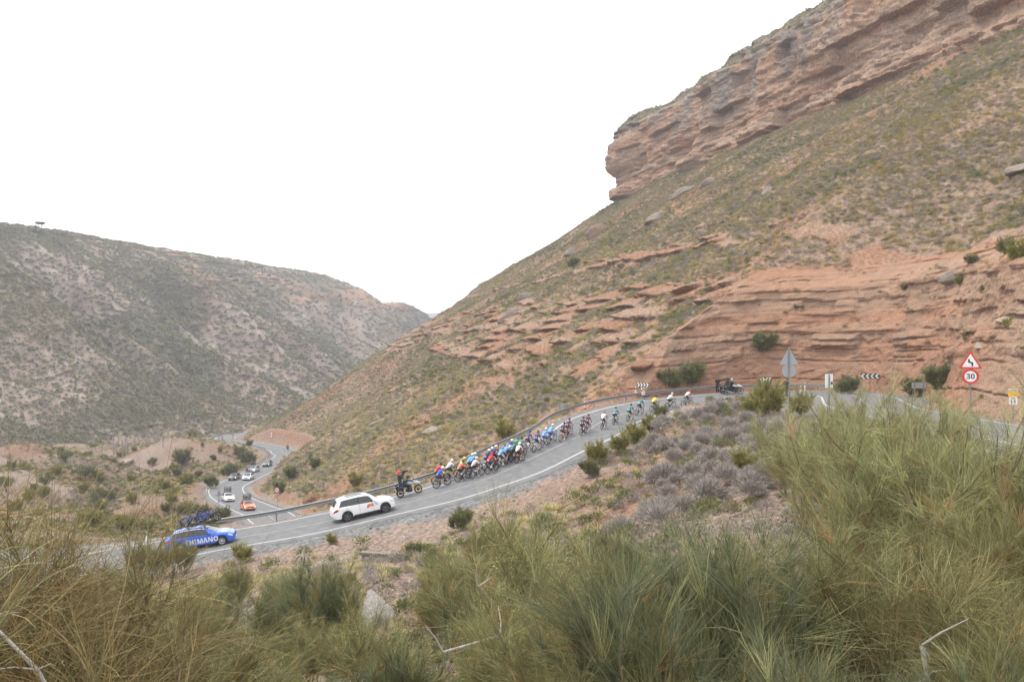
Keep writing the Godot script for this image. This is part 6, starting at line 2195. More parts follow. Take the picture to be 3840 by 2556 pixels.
# ---------------------------------------------------------------- bodies: tapered bones joined by a smooth minimum, meshed as surface nets
# bones: [from, to, radius, radius, region]
func body_shapes(bones: Array, cell := 0.02, blend := 0.035) -> Dictionary:
	var lo := Vector3.ONE * 1e9
	var hi := -lo
	for b in bones:
		for e in 2:
			lo = lo.min(b[e] - Vector3.ONE * (b[2 + e] + 0.06))
			hi = hi.max(b[e] + Vector3.ONE * (b[2 + e] + 0.06))
	var nx := int((hi.x - lo.x) / cell) + 2
	var ny := int((hi.y - lo.y) / cell) + 2
	var nz := int((hi.z - lo.z) / cell) + 2
	var val := PackedFloat32Array()
	val.resize(nx * ny * nz)
	val.fill(1.0)
	var near := PackedFloat32Array()
	near.resize(nx * ny * nz)
	near.fill(1e9)
	var tagged := PackedByteArray()
	tagged.resize(nx * ny * nz)
	var regions := []
	for b in bones:
		if not regions.has(b[4]): regions.append(b[4])
		var rg := regions.find(b[4])
		var a: Vector3 = b[0]
		var ab: Vector3 = b[1] - a
		var l2 := maxf(ab.length_squared(), 1e-9)
		var pad: float = maxf(b[2], b[3]) + 0.07
		var p0: Vector3 = ((a.min(b[1]) - Vector3.ONE * pad - lo) / cell).floor().max(Vector3.ZERO)
		var p1: Vector3 = ((a.max(b[1]) + Vector3.ONE * pad - lo) / cell).ceil().min(Vector3(nx - 1, ny - 1, nz - 1))
		for k in range(int(p0.z), int(p1.z) + 1):
			for j in range(int(p0.y), int(p1.y) + 1):
				for i in range(int(p0.x), int(p1.x) + 1):
					var p := lo + Vector3(i, j, k) * cell
					var t := clampf((p - a).dot(ab) / l2, 0, 1)
					var d: float = (p - a - ab * t).length() - lerpf(b[2], b[3], t)
					var id := (k * ny + j) * nx + i
					if d < near[id]:
						near[id] = d
						tagged[id] = rg
					var v := val[id]
					var h := clampf(0.5 + 0.5 * (v - d) / blend, 0, 1)
					val[id] = lerpf(v, d, h) - blend * h * (1 - h)
	var sh := Shape.new()
	var reg := PackedByteArray()
	var vid := PackedInt32Array()
	vid.resize(nx * ny * nz)
	vid.fill(-1)
	for k in nz - 1:
		for j in ny - 1:
			for i in nx - 1:
				var id := (k * ny + j) * nx + i
				var inside := 0
				var sum := Vector3.ZERO
				var cnt := 0
				var c := [val[id], val[id + 1], val[id + nx], val[id + nx + 1], val[id + nx * ny], val[id + nx * ny + 1], val[id + nx * ny + nx], val[id + nx * ny + nx + 1]]
				for q in 8:
					if c[q] < 0: inside += 1
				if inside == 0 or inside == 8: continue
				for e in [[0, 1], [2, 3], [4, 5], [6, 7], [0, 2], [1, 3], [4, 6], [5, 7], [0, 4], [1, 5], [2, 6], [3, 7]]:
					var va: float = c[e[0]]
					var vb: float = c[e[1]]
					if (va < 0) != (vb < 0):
						var t := va / (va - vb)
						var pa := Vector3(e[0] & 1, (e[0] >> 1) & 1, e[0] >> 2)
						var pb := Vector3(e[1] & 1, (e[1] >> 1) & 1, e[1] >> 2)
						sum += pa.lerp(pb, t)
						cnt += 1
				vid[id] = sh.pt(lo + (Vector3(i, j, k) + sum / cnt) * cell)
				reg.append(tagged[id])
	var step := [1, nx, nx * ny]
	for k in range(1, nz - 1):
		for j in range(1, ny - 1):
			for i in range(1, nx - 1):
				var id := (k * ny + j) * nx + i
				for ax in 3:
					var v0 := val[id]
					var v1: float = val[id + step[ax]]
					if (v0 < 0) == (v1 < 0): continue
					var u: int = step[(ax + 1) % 3]
					var w: int = step[(ax + 2) % 3]
					var a := vid[id - u - w]
					var b := vid[id - w]
					var c := vid[id]
					var d := vid[id - u]
					if a < 0 or b < 0 or c < 0 or d < 0: continue
					if v0 < 0: sh.quad(a, d, c, b)
					else: sh.quad(a, b, c, d)
	return {"shape": sh, "reg": reg, "names": regions}

# cloth: the part of the body whose region is listed, lifted off the skin
func cloth_mesh(body: Dictionary, names: Array, lift: float) -> ArrayMesh:
	var sh: Shape = body.shape
	var nrm := PackedVector3Array()
	nrm.resize(sh.v.size())
	for k in range(0, sh.ix.size(), 3):
		var nn := (sh.v[sh.ix[k + 2]] - sh.v[sh.ix[k]]).cross(sh.v[sh.ix[k + 1]] - sh.v[sh.ix[k]])
		for q in 3: nrm[sh.ix[k + q]] += nn
	var o := Shape.new()
	var map := {}
	for k in range(0, sh.ix.size(), 3):
		var hit := 0
		for q in 3:
			if names.has(body.names[body.reg[sh.ix[k + q]]]): hit += 1
		if hit < 2: continue
		var t := []
		for q in 3:
			var id := sh.ix[k + q]
			if not map.has(id):
				map[id] = o.pt(sh.v[id] + nrm[id].normalized() * lift)
			t.append(map[id])
		o.tri(t[0], t[1], t[2])
	return o.mesh()

func finger_set(sh: Shape, wrist: Vector3, ahead: Vector3, side: Vector3, curl: Vector3):      # palm and five fingers on a wrist
	for k in 4:
		var off: Vector3 = side * (0.024 * (k - 1.5))
		var len: float = [0.07, 0.08, 0.075, 0.06][k]
		var p: Vector3 = wrist + ahead * 0.07 + off
		sh.tube([wrist + off * 0.7, p, p + ahead * len * 0.5 + curl * 0.02, p + ahead * len * 0.6 + curl * 0.055], [0.012, 0.010, 0.009, 0.007], 5)
	sh.tube([wrist + ahead * 0.02 - side * 0.03, wrist + ahead * 0.05 - side * 0.06 + curl * 0.01, wrist + ahead * 0.085 - side * 0.06 + curl * 0.035], [0.012, 0.010, 0.008], 5)

func head_mesh() -> ArrayMesh:       # a head with brow, nose, mouth and ears; face towards +x
	var s := Shape.new()
	var n := 18
	for i in n + 1:
		var th := PI * i / n
		for k in 22:
			var ph := TAU * k / 22
			var d := Vector3(sin(th) * cos(ph), cos(th), sin(th) * sin(ph))
			var p := Vector3(d.x * 0.096, d.y * 0.118, d.z * 0.076)
			if d.y < -0.2: p.z *= 1.0 + 0.45 * (d.y + 0.2)
			if d.y < 0 and d.x > 0.3: p.x += 0.008
			var face := maxf(0, d.x)
			p.x += 0.024 * face * exp(-pow((d.y + 0.18) / 0.2, 2) - pow(d.z / 0.16, 2))
			p.x -= 0.010 * face * exp(-pow((d.y - 0.08) / 0.1, 2) - pow((absf(d.z) - 0.36) / 0.16, 2))
			p.x -= 0.004 * face * exp(-pow((d.y + 0.5) / 0.04, 2) - pow(d.z / 0.25, 2))
			s.pt(p)
	for i in n:
		for k in 22:
			var k2 := (k + 1) % 22
			s.quad(i * 22 + k, (i + 1) * 22 + k, (i + 1) * 22 + k2, i * 22 + k2)
	for z in [-1, 1]:
		s.lathe([[0.001, -0.006], [0.022, -0.004], [0.024, 0.004], [0.001, 0.006]], 8, Basis(Vector3.RIGHT, PI / 2), Vector3(-0.005, -0.005, z * 0.079))
	return s.mesh()

func helmet_mesh(full: bool) -> ArrayMesh:
	var s := Shape.new()
	var n := 10
	for i in n + 1:
		var th := (PI * 0.56 if not full else PI * 0.78) * i / n
		for k in 22:
			var ph := TAU * k / 22
			var d := Vector3(sin(th) * cos(ph), cos(th), sin(th) * sin(ph))
			var p := Vector3(d.x * (0.138 if d.x > 0 else 0.15), d.y * (0.135 if not full else 0.15), d.z * (0.105 if not full else 0.118)) * (1.0 if not full else 1.03)
			if not full and k % 4 < 2 and i > 1 and i < 8: p *= 0.965       # vents
			if not full and d.x < -0.4: p.x *= 1.08
			s.pt(p)
	for i in n:
		for k in 22:
			var k2 := (k + 1) % 22
			s.quad(i * 22 + k, (i + 1) * 22 + k, (i + 1) * 22 + k2, i * 22 + k2)
	return s.mesh()

var rider_kit := {}

func rider_parts(pose: int) -> Dictionary:
	if rider_kit.has(pose): return rider_kit[pose]
	var up := 0.0 if pose < 2 else 0.12           # pose 2 stands on the pedals
	var fwd := 0.0 if pose < 2 else 0.14
	var m := 1.0 if pose != 1 else -1.0           # which leg is down
	var hip := Vector3(-0.17 + fwd, 1.01 + up, 0)
	var waist := Vector3(-0.04 + fwd, 1.17 + up, 0)
	var chest := Vector3(0.13 + fwd * 0.8, 1.29 + up, 0)
	var neck := Vector3(0.25 + fwd * 0.8, 1.37 + up * 0.9, 0)
	var b := []
	b.append([hip, waist, 0.125, 0.115, "torso"])
	for z in [-1, 1]:
		b.append([waist + Vector3(0, 0, z * 0.05), chest + Vector3(0, 0, z * 0.085), 0.10, 0.105, "torso"])
		b.append([hip + Vector3(0, -0.02, z * 0.06), hip + Vector3(0.02, -0.03, z * 0.085), 0.115, 0.105, "hips"])
		var sho := Vector3(0.2 + fwd * 0.8, 1.31 + up * 0.95, z * 0.185)
		var elb := Vector3(0.36 + fwd * 0.4, 1.08 + up * 0.3, z * 0.235)
		var wri := Vector3(0.525, 0.945, z * 0.205)
		b.append([chest, sho, 0.075, 0.062, "torso"])
		b.append([sho, sho.lerp(elb, 0.75), 0.056, 0.046, "sleeve"])
		b.append([sho.lerp(elb, 0.75), elb, 0.044, 0.042, "arm"])
		b.append([elb, wri, 0.042, 0.03, "arm"])
		b.append([wri, wri + Vector3(0.05, -0.005, 0), 0.033, 0.03, "glove"])
		var down: bool = (z * m) > 0
		var ank := Vector3(0.06 - 0.06, 0.27 - 0.16 + 0.10, z * 0.12) if down else Vector3(-0.06 - 0.06, 0.27 + 0.16 + 0.10, z * 0.12)
		var h0 := hip + Vector3(0.02, -0.03, z * 0.085)
		var knee := Vector3(0.21 + fwd * 0.3, 0.63 + up * 0.4, z * 0.12) if down else Vector3(0.27 + fwd * 0.3, 0.86 + up * 0.3, z * 0.13)
		b.append([h0, h0.lerp(knee, 0.75), 0.095, 0.072, "hips"])
		b.append([h0.lerp(knee, 0.75), knee, 0.07, 0.06, "leg"])
		var calf := knee.lerp(ank, 0.35) + Vector3(-0.025, 0, 0)
		b.append([knee, calf, 0.055, 0.058, "leg"])
		b.append([calf, knee.lerp(ank, 0.75), 0.056, 0.04, "leg"])
		b.append([knee.lerp(ank, 0.75), ank, 0.04, 0.036, "sock"])
		b.append([ank + Vector3(-0.03, -0.05, 0), ank + Vector3(0.14, -0.065, 0), 0.04, 0.032, "shoe"])
		b.append([ank, ank + Vector3(0, -0.04, 0), 0.036, 0.04, "shoe"])
	b.append([chest, neck, 0.075, 0.055, "torso"])
	b.append([neck, neck + Vector3(0.09, 0.085, 0), 0.052, 0.055, "neck"])
	var body := body_shapes(b, 0.022)
	var sh: Shape = body.shape
	var nv := sh.v.size()
	for z in [-1, 1]:
		finger_set(sh, Vector3(0.545, 0.95, z * 0.205), Vector3(0.9, -0.1, 0).normalized(), Vector3(0, 0, z), Vector3(-0.1, -1, 0))
	for k in sh.v.size() - nv: body.reg.append(body.names.find("glove"))
	var kit := {
		"body": sh.mesh(), "jersey": cloth_mesh(body, ["torso"], 0.007), "sleeves": cloth_mesh(body, ["sleeve"], 0.008), "shorts": cloth_mesh(body, ["hips"], 0.008),
		"socks": cloth_mesh(body, ["sock"], 0.006), "shoes": cloth_mesh(body, ["shoe"], 0.009), "gloves": cloth_mesh(body, ["glove"], 0.004), "head": head_mesh(), "helmet": helmet_mesh(false),
		"head_at": Transform3D(Basis(Vector3.BACK, -0.12), neck + Vector3(0.135, 0.13, 0)), "bib": Transform3D(Basis(Vector3.BACK, 0.76), Vector3(-0.17 + fwd, 1.17 + up, 0))}
	rider_kit[pose] = kit
	return kit

func cloth(c: Array) -> StandardMaterial3D:
	var key := "cloth_%s" % [c]
	if not M.has(key):
		mat(key, lin(c[0], c[1], c[2]), 0.7)
	return M[key]

func rider(label: String, at: Transform3D, pose: int, jersey: Array, sleeves: Array, shorts: Array, helmet: Array, group := "", bib := true) -> Node3D:
	var k := rider_parts(pose)
	var o := thing("person", label, "cyclist", at.origin, at.basis, group)
	part("body", k.body, M.skin, o)
	part("jersey", k.jersey, cloth(jersey), o)
	part("sleeves", k.sleeves, cloth(sleeves), o)
	part("shorts", k.shorts, cloth(shorts), o)
	part("socks", k.socks, cloth([0.7, 0.7, 0.7]), o)
	part("shoes", k.shoes, cloth([0.65, 0.65, 0.65] if hash(label) % 3 else [0.03, 0.03, 0.03]), o)
	part("gloves", k.gloves, M.black_plastic, o)
	var h := part("head", k.head, M.skin, o, k.head_at)
	part("helmet", k.helmet, cloth(helmet), h, Transform3D(Basis(Vector3.BACK, -0.1), Vector3(-0.008, 0.022, 0)))
	part("sunglasses", box_mesh(Vector3(0.03, 0.035, 0.14), 0.012, Vector3(0.092, 0.012, 0)), M.black_plastic, h)
	if bib:
		part("number_bib", box_mesh(Vector3(0.20, 0.012, 0.20), 0.003, Vector3(0, 0, 0)), M.sign_white, o, k.bib)
	return o

func build_race():
	setup_bike_paint()
	var W := [0.7, 0.7, 0.7]
	var K := [0.02, 0.02, 0.022]
	var NAVY := [0.02, 0.035, 0.11]
	var SKY := [0.13, 0.36, 0.62]
	var TEAL := [0.06, 0.22, 0.23]
	var RED := [0.6, 0.03, 0.03]
	var ORG := [0.75, 0.17, 0.06]
	var YEL := [0.85, 0.6, 0.02]
	var LIME := [0.6, 0.65, 0.12]
	var PUR := [0.07, 0.05, 0.17]
	var GRN := [0.06, 0.33, 0.15]
	var BLU := [0.03, 0.1, 0.5]
	var MAR := [0.085, 0.018, 0.045]
	var PNK := [0.75, 0.55, 0.55]
	# u, v under the bottom bracket; pose; jersey, sleeves, shorts, helmet; bicycle; label of rider
	var list := [
		[1656, 1825.6, 0, BLU, W, NAVY, W, "bike_black", "rider in blue jersey with white sleeves, last of the group"],
		[1651, 1812, 1, RED, RED, K, K, "bike_black", "rider in red jersey with black helmet at the group's tail"],
		[1694, 1797, 0, W, W, K, W, "bike_green", "rider in white jersey and white helmet on a green bicycle"],
		[1736, 1801.5, 1, ORG, ORG, K, K, "bike_black", "rider in orange jersey with black helmet near the group's tail"],
		[1740, 1789, 0, LIME, LIME, K, LIME, "bike_black", "rider in lime yellow helmet and jersey beside the orange jersey"],
		[1770, 1774.5, 0, SKY, NAVY, NAVY, W, "bike_black", "rider in light blue and navy, rear of two by the rail"],
		[1781, 1772, 1, SKY, NAVY, NAVY, W, "bike_black", "rider in light blue and navy, front of two by the rail"],
		[1788, 1789, 1, PNK, W, K, W, "bike_white", "rider in white and pink jersey and white helmet on a white bicycle"],
		[1831, 1758.5, 0, NAVY, SKY, NAVY, W, "bike_black", "rider in navy jersey with pale blue sleeves and white helmet"],
		[1844, 1772, 1, RED, RED, NAVY, RED, "bike_black", "rider in red jersey and red helmet inside the tight group"],
		[1846, 1750.5, 1, NAVY, NAVY, NAVY, W, "bike_black", "rider in plain navy jersey and white helmet next to the purple jersey"],
		[1858, 1743, 0, PUR, PUR, K, W, "bike_black", "rider in violet jersey and white helmet nearest the rail"],
		[1882, 1748, 0, SKY, SKY, K, SKY, "bike_white", "rider in light blue jersey on a white bicycle"],
		[1900, 1737, 1, SKY, SKY, K, SKY, "bike_black", "rider in light blue jersey and helmet on a black bicycle"],
		[1912, 1730, 0, W, PUR, PUR, BLU, "bike_black", "rider in white and violet jersey with blue helmet"],
		[1927, 1727, 1, TEAL, K, K, TEAL, "bike_black", "rider in teal jersey and teal helmet behind the white jersey"],
		[1949, 1732.6, 0, W, PNK, K, W, "bike_red", "rider in white jersey nearest the centre line on a red bicycle"],
		[1958, 1711.5, 1, TEAL, TEAL, K, K, "bike_red", "rider in teal jersey and black helmet ahead of the white jersey"],
		[1937, 1709, 0, GRN, GRN, K, BLU, "bike_black", "rider in green and white jersey with blue helmet by the rail"],
		[1919, 1719.5, 1, K, W, K, W, "bike_black", "rider in black jersey with white sleeves and white helmet"],
		[1980, 1690.5, 2, PUR, PUR, NAVY, NAVY, "bike_white", "rider in dark violet jersey standing on the pedals by the rail"],
		[2013, 1692, 2, PUR, NAVY, NAVY, K, "bike_white", "rider in dark violet jersey with navy sleeves and black helmet"],
		[2044, 1673, 0, SKY, SKY, BLU, W, "bike_black", "rider in light blue jersey and blue shorts behind his team mate"],
		[2069, 1658, 1, SKY, W, BLU, W, "bike_blue", "rider in light blue jersey, white sleeves and blue shorts"],
		[2112, 1651, 0, MAR, RED, K, K, "bike_red", "rider in dark red, rearmost of the four in dark red"],
		[2132, 1634.5, 1, MAR, RED, NAVY, K, "bike_red", "rider in dark red, second of the four in dark red"],
		[2187, 1629, 1, MAR, NAVY, K, MAR, "bike_black", "rider in dark red, third of the four in dark red"],
		[2203, 1618, 0, MAR, RED, NAVY, MAR, "bike_red", "rider in dark red, foremost of the four in dark red"],
		[2263, 1606.5, 0, W, RED, K, RED, "bike_black", "rider in white and red jersey and red helmet behind the teal trio"],
		[2308, 1589, 1, TEAL, K, K, K, "bike_black", "rider in teal jersey, rear of the teal trio"],
		[2362, 1576, 0, TEAL, K, K, K, "bike_black", "rider in teal jersey, middle of the teal trio"],
		[2396, 1555, 2, TEAL, K, K, TEAL, "bike_black", "rider in teal jersey with teal helmet, front of the teal trio"],
		[2452, 1542, 0, YEL, YEL, K, K, "bike_black", "rider in yellow leader's jersey and black helmet"],
		[2512, 1531, 1, W, PNK, K, W, "bike_black", "rider in white jersey and white helmet in second place"],
		[2575, 1524, 2, W, RED, K, RED, "bike_black", "leading rider in red and white jersey with red helmet"]]
	var r := RandomNumberGenerator.new()
	r.seed = 31
	for a in list:
		var p := on_road(a[0], a[1], 55, 115)
		var b := road_basis(p, r.randf_range(-0.06, 0.06))
		var at := Transform3D(b.rotated(b.x, r.randf_range(-0.05, 0.05)), p)
		var who: String = a[8]
		rider(who, at, a[2], a[3], a[4], a[5], a[6], "riders of the leading group")
		bicycle("bicycle of the " + who, a[7], at, "racing bicycles of the leading group")
	build_motorcycles()
	print("race ", Time.get_ticks_msec())

# ---------------------------------------------------------------- motorcycles
func motorcycle(label: String, at: Transform3D, body: Material, rim: Material) -> Node3D:
	var o := thing("motorcycle", label, "motorcycle", at.origin, at.basis, "motorcycles of the race")
	var bz := Basis(Vector3.RIGHT, PI / 2)
	var ra := Vector3(-0.74, 0.33, 0)
	var fa := Vector3(0.78, 0.34, 0)
	for a in [[ra, 0.33, 0.085], [fa, 0.34, 0.06]]:
		var s := Shape.new()
		var R: float = a[1]
		var w: float = a[2]
		s.lathe([[R * 0.76, -w], [R * 0.93, -w], [R, -w * 0.4], [R, w * 0.4], [R * 0.93, w], [R * 0.76, w]], 28, bz, Vector3.ZERO, Color.WHITE, true)
		var wh := part("wheel", s.mesh(), M.rubber, o, Transform3D(Basis(), a[0]))
		s = Shape.new()
		s.lathe([[R * 0.66, -w * 0.8], [R * 0.79, -w * 0.8], [R * 0.79, w * 0.8], [R * 0.66, w * 0.8]], 28, bz, Vector3.ZERO, Color.WHITE, true)
		for k in 14:
			var an := TAU * k / 14
			s.tube([Vector3(0, 0, w * 0.5 * (1 if k % 2 else -1)), Vector3(cos(an), sin(an), 0) * R * 0.68], 0.006, 4)
		part("rim", s.mesh(), rim, wh)
		s = Shape.new()
		s.lathe([[0.001, -w], [R * 0.2, -w * 0.7], [R * 0.42, 0.03], [R * 0.42, 0.045], [0.001, w]], 18, bz)
		part("hub", s.mesh(), M.dark_metal, wh)
	var e := Shape.new()
	e.box(Vector3(0.5, 0.36, 0.34), Vector3(0.02, 0.42, 0), Basis(), 0.06)
	for z in [-1, 1]: e.tube([Vector3(0.08, 0.42, z * 0.15), Vector3(0.08, 0.42, z * 0.36)], [0.12, 0.10], 10)
	part("engine", e.mesh(), M.dark_metal, o)
	var f := Shape.new()
	for z in [-1, 1]:
		f.tube([Vector3(0.42, 0.95, z * 0.08), Vector3(0.1, 0.7, z * 0.13), Vector3(-0.45, 0.74, z * 0.12), Vector3(-0.95, 0.86, z * 0.1)], 0.022, 6)
		f.tube([Vector3(0.1, 0.68, z * 0.12), Vector3(-0.15, 0.35, z * 0.12), ra + Vector3(0, 0, z * 0.1)], 0.028, 6)
	part("frame", f.mesh(), M.black_plastic, o)
	var t := Shape.new()
	t.tube([Vector3(-0.12, 0.86, 0), Vector3(0.08, 0.95, 0), Vector3(0.28, 0.97, 0), Vector3(0.45, 0.9, 0)], [0.10, 0.17, 0.19, 0.1], 12)
	part("tank", t.mesh(), body, o)
	var fr := Shape.new()
	fr.tube([Vector3(0.34, 0.95, 0), Vector3(0.62, 0.95, 0), Vector3(0.85, 0.86, 0), Vector3(1.06, 0.78, 0)], [0.16, 0.14, 0.085, 0.02], 10)
	part("front_fairing", fr.mesh(), body, o)
	part("headlamp", box_mesh(Vector3(0.06, 0.12, 0.2), 0.03, Vector3(0.74, 0.97, 0)), M.lamp_glass, o)
	var sc := Shape.new()
	sc.flat_quad(Vector3(0.66, 1.02, -0.16), Vector3(0.5, 1.34, -0.13), Vector3(0.5, 1.34, 0.13), Vector3(0.66, 1.02, 0.16))
	part("windscreen", sc.mesh(), M.windshield_glass, o)
	var st := Shape.new()
	st.tube([Vector3(-0.05, 0.86, 0), Vector3(-0.3, 0.84, 0), Vector3(-0.5, 0.9, 0), Vector3(-0.8, 0.93, 0)], [0.09, 0.14, 0.15, 0.1], 10)
	part("seat", st.mesh(), M.black_plastic, o)
	var h := Shape.new()
	for z in [-1, 1]: h.tube([Vector3(0.4, 1.08, 0), Vector3(0.38, 1.14, z * 0.2), Vector3(0.28, 1.13, z * 0.42)], 0.016, 6)
	part("handlebar", h.mesh(), M.black_plastic, o)
	for z in [-1, 1]:
		part("wing_mirror", box_mesh(Vector3(0.03, 0.09, 0.14), 0.015, Vector3(0.38, 1.28, z * 0.4)), M.black_plastic, o)
		part("fork_leg", tube_mesh([Vector3(0.46, 0.95, z * 0.1), fa + Vector3(0, 0, z * 0.1)], 0.028, 8), M.gold_rim, o)
		part("pannier", box_mesh(Vector3(0.46, 0.3, 0.2), 0.03, Vector3(-0.72, 0.72, z * 0.3)), M.black_plastic, o)
	part("front_mudguard", box_mesh(Vector3(0.34, 0.03, 0.14), 0.012, fa + Vector3(0.0, 0.37, 0)), M.black_plastic, o)
	var ex := Shape.new()
	ex.tube([Vector3(0.1, 0.3, 0.15), Vector3(-0.3, 0.3, 0.18), Vector3(-0.85, 0.5, 0.2)], [0.03, 0.05, 0.055], 10)
	part("exhaust", ex.mesh(), M.alloy, o)
	part("luggage_rack", box_mesh(Vector3(0.4, 0.03, 0.3), 0.01, Vector3(-0.98, 0.95, 0)), M.alloy, o)
	part("top_case", box_mesh(Vector3(0.3, 0.14, 0.34), 0.03, Vector3(-1.0, 1.04, 0)), M.black_plastic, o)
	part("tail_lamp", box_mesh(Vector3(0.04, 0.06, 0.14), 0.015, Vector3(-1.06, 0.84, 0)), M.red_lamp, o)
	part("number_plate", box_mesh(Vector3(0.012, 0.2, 0.18), 0.004, Vector3(-1.1, 0.66, 0), Basis(Vector3.BACK, 0.2)), M.sign_white, o)
	return o

# a person from named joints; regions become separate garments
func figure(label: String, at: Transform3D, j: Dictionary, cloths: Array, opts := {}) -> Node3D:
	var b := []
	var w: float = opts.get("build", 1.0)
	var reg: Dictionary = opts.get("regions", {})
	var g := func(k): return reg.get(k, k)
	b.append([j.hip, j.waist, 0.135 * w, 0.125 * w, g.call("trunk")])
	var up: Vector3 = (j.neck - j.waist).normalized()
	for s in ["l", "r"]:
		var sho: Vector3 = j["shoulder_" + s]
		var hp: Vector3 = j["hip_" + s]
		var side: Vector3 = (sho - j.neck)
		b.append([j.waist + side * 0.2, j.neck - up * 0.2 + side * 0.45, 0.115 * w, 0.12 * w, g.call("trunk")])
		b.append([j.neck - up * 0.1, sho, 0.085 * w, 0.075 * w, g.call("trunk")])
		b.append([sho, j["elbow_" + s], 0.066 * w, 0.054 * w, g.call("sleeve")])
		b.append([j["elbow_" + s], j["hand_" + s], 0.052 * w, 0.037 * w, g.call("forearm")])
		b.append([j["hand_" + s], j["hand_" + s] + (j["hand_" + s] - j["elbow_" + s]).normalized() * 0.06, 0.036, 0.034, "hand"])
		b.append([j.hip, hp, 0.125 * w, 0.115 * w, g.call("seat")])
		b.append([hp, j["knee_" + s], 0.105 * w, 0.07 * w, g.call("leg")])
		b.append([j["knee_" + s], j["ankle_" + s], 0.068 * w, 0.048 * w, g.call("leg")])
		var f: Vector3 = opts.get("foot", Vector3(0.16, -0.05, 0))
		b.append([j["ankle_" + s] + Vector3(0, -0.04, 0) - f * 0.2, j["ankle_" + s] + f, 0.045, 0.036, "shoe"])
	b.append([j.neck - up * 0.05, j.head - up * 0.06, 0.06, 0.055, "neck"])
	var body := body_shapes(b, 0.024)
	var sh: Shape = body.shape
	var nv := sh.v.size()
	for s in ["l", "r"]:
		var dir: Vector3 = (j["hand_" + s] - j["elbow_" + s]).normalized()
		finger_set(sh, j["hand_" + s] + dir * 0.05, dir, dir.cross(Vector3.UP).normalized() * (1.0 if s == "r" else -1.0), Vector3(0.3, -0.9, 0).normalized())
	for k in sh.v.size() - nv: body.reg.append(body.names.find("hand"))
	var o := thing("person", label, "person", at.origin, at.basis, opts.get("group", ""))
	part("body", sh.mesh(), M.skin, o)
	for c in cloths:
		part(c[0], cloth_mesh(body, c[1], c[3]), cloth(c[2]), o)
	var h := part("head", head_mesh(), M.skin, o, Transform3D(Basis(Vector3.UP, opts.get("look", 0.0)), j.head))
	if opts.has("helmet"):
		part("helmet", helmet_mesh(true), cloth(opts.helmet), h, Transform3D(Basis(Vector3.BACK, 0.1), Vector3(-0.005, 0.01, 0)))
		part("visor", box_mesh(Vector3(0.03, 0.08, 0.16), 0.02, Vector3(0.135, 0.0, 0)), M.black_plastic, h)
	else:
		var hr := Shape.new()
		var long_hair: float = opts.get("hair", 0.0)
		hr.tube([Vector3(0.03, 0.115, 0), Vector3(-0.045, 0.08, 0), Vector3(-0.07, 0.0, 0), Vector3(-0.065, -0.06 - long_hair, 0)], [0.03, 0.085, 0.08, 0.045 + long_hair * 0.15], 12)
		hr.tube([Vector3(0.05, 0.075, 0), Vector3(-0.01, 0.06, 0)], [0.06, 0.09], 12)
		part("hair", hr.mesh(), M.hair, h)
	return o

func seated_joints(reach: Vector3, crouch := 0.0) -> Dictionary:
	var j := {"hip": Vector3(-0.28, 0.98, 0), "waist": Vector3(-0.24, 1.18, 0), "neck": Vector3(-0.12 + crouch * 0.6, 1.5 - crouch, 0), "head": Vector3(-0.06 + crouch * 0.8, 1.66 - crouch, 0)}
	for s in [["l", -1.0], ["r", 1.0]]:
		var z: float = s[1]
		j["shoulder_" + s[0]] = Vector3(-0.12 + crouch * 0.6, 1.44 - crouch, z * 0.19)
		j["elbow_" + s[0]] = Vector3(0.08, 1.2, z * 0.33)
		j["hand_" + s[0]] = reach + Vector3(0, 0, z * 0.36)
		j["hip_" + s[0]] = Vector3(-0.24, 0.96, z * 0.1)
		j["knee_" + s[0]] = Vector3(0.14, 0.78, z * 0.27)
		j["ankle_" + s[0]] = Vector3(-0.12, 0.4, z * 0.26)
	return j

func standing_joints(h := 1.0) -> Dictionary:
	var j := {"hip": Vector3(0, 0.95, 0) * h, "waist": Vector3(0, 1.12, 0) * h, "neck": Vector3(0, 1.47, 0) * h, "head": Vector3(0.03, 1.63, 0) * h}
	for s in [["l", -1.0], ["r", 1.0]]:
		var z: float = s[1]
		j["shoulder_" + s[0]] = Vector3(0, 1.41, z * 0.19) * h
		j["elbow_" + s[0]] = Vector3(0.02, 1.13, z * 0.25) * h
		j["hand_" + s[0]] = Vector3(0.1, 0.9, z * 0.24) * h
		j["hip_" + s[0]] = Vector3(0, 0.92, z * 0.1) * h
		j["knee_" + s[0]] = Vector3(0.02, 0.5, z * 0.11) * h
		j["ankle_" + s[0]] = Vector3(0, 0.1, z * 0.12) * h
	return j

func raise_hands(j: Dictionary, to: Vector3, apart := 0.06):
	for s in [["l", -1.0], ["r", 1.0]]:
		j["elbow_" + s[0]] = Vector3(to.x * 0.55, lerpf(to.y, 1.1, 0.55), s[1] * 0.24)
		j["hand_" + s[0]] = to + Vector3(0, 0, s[1] * apart)

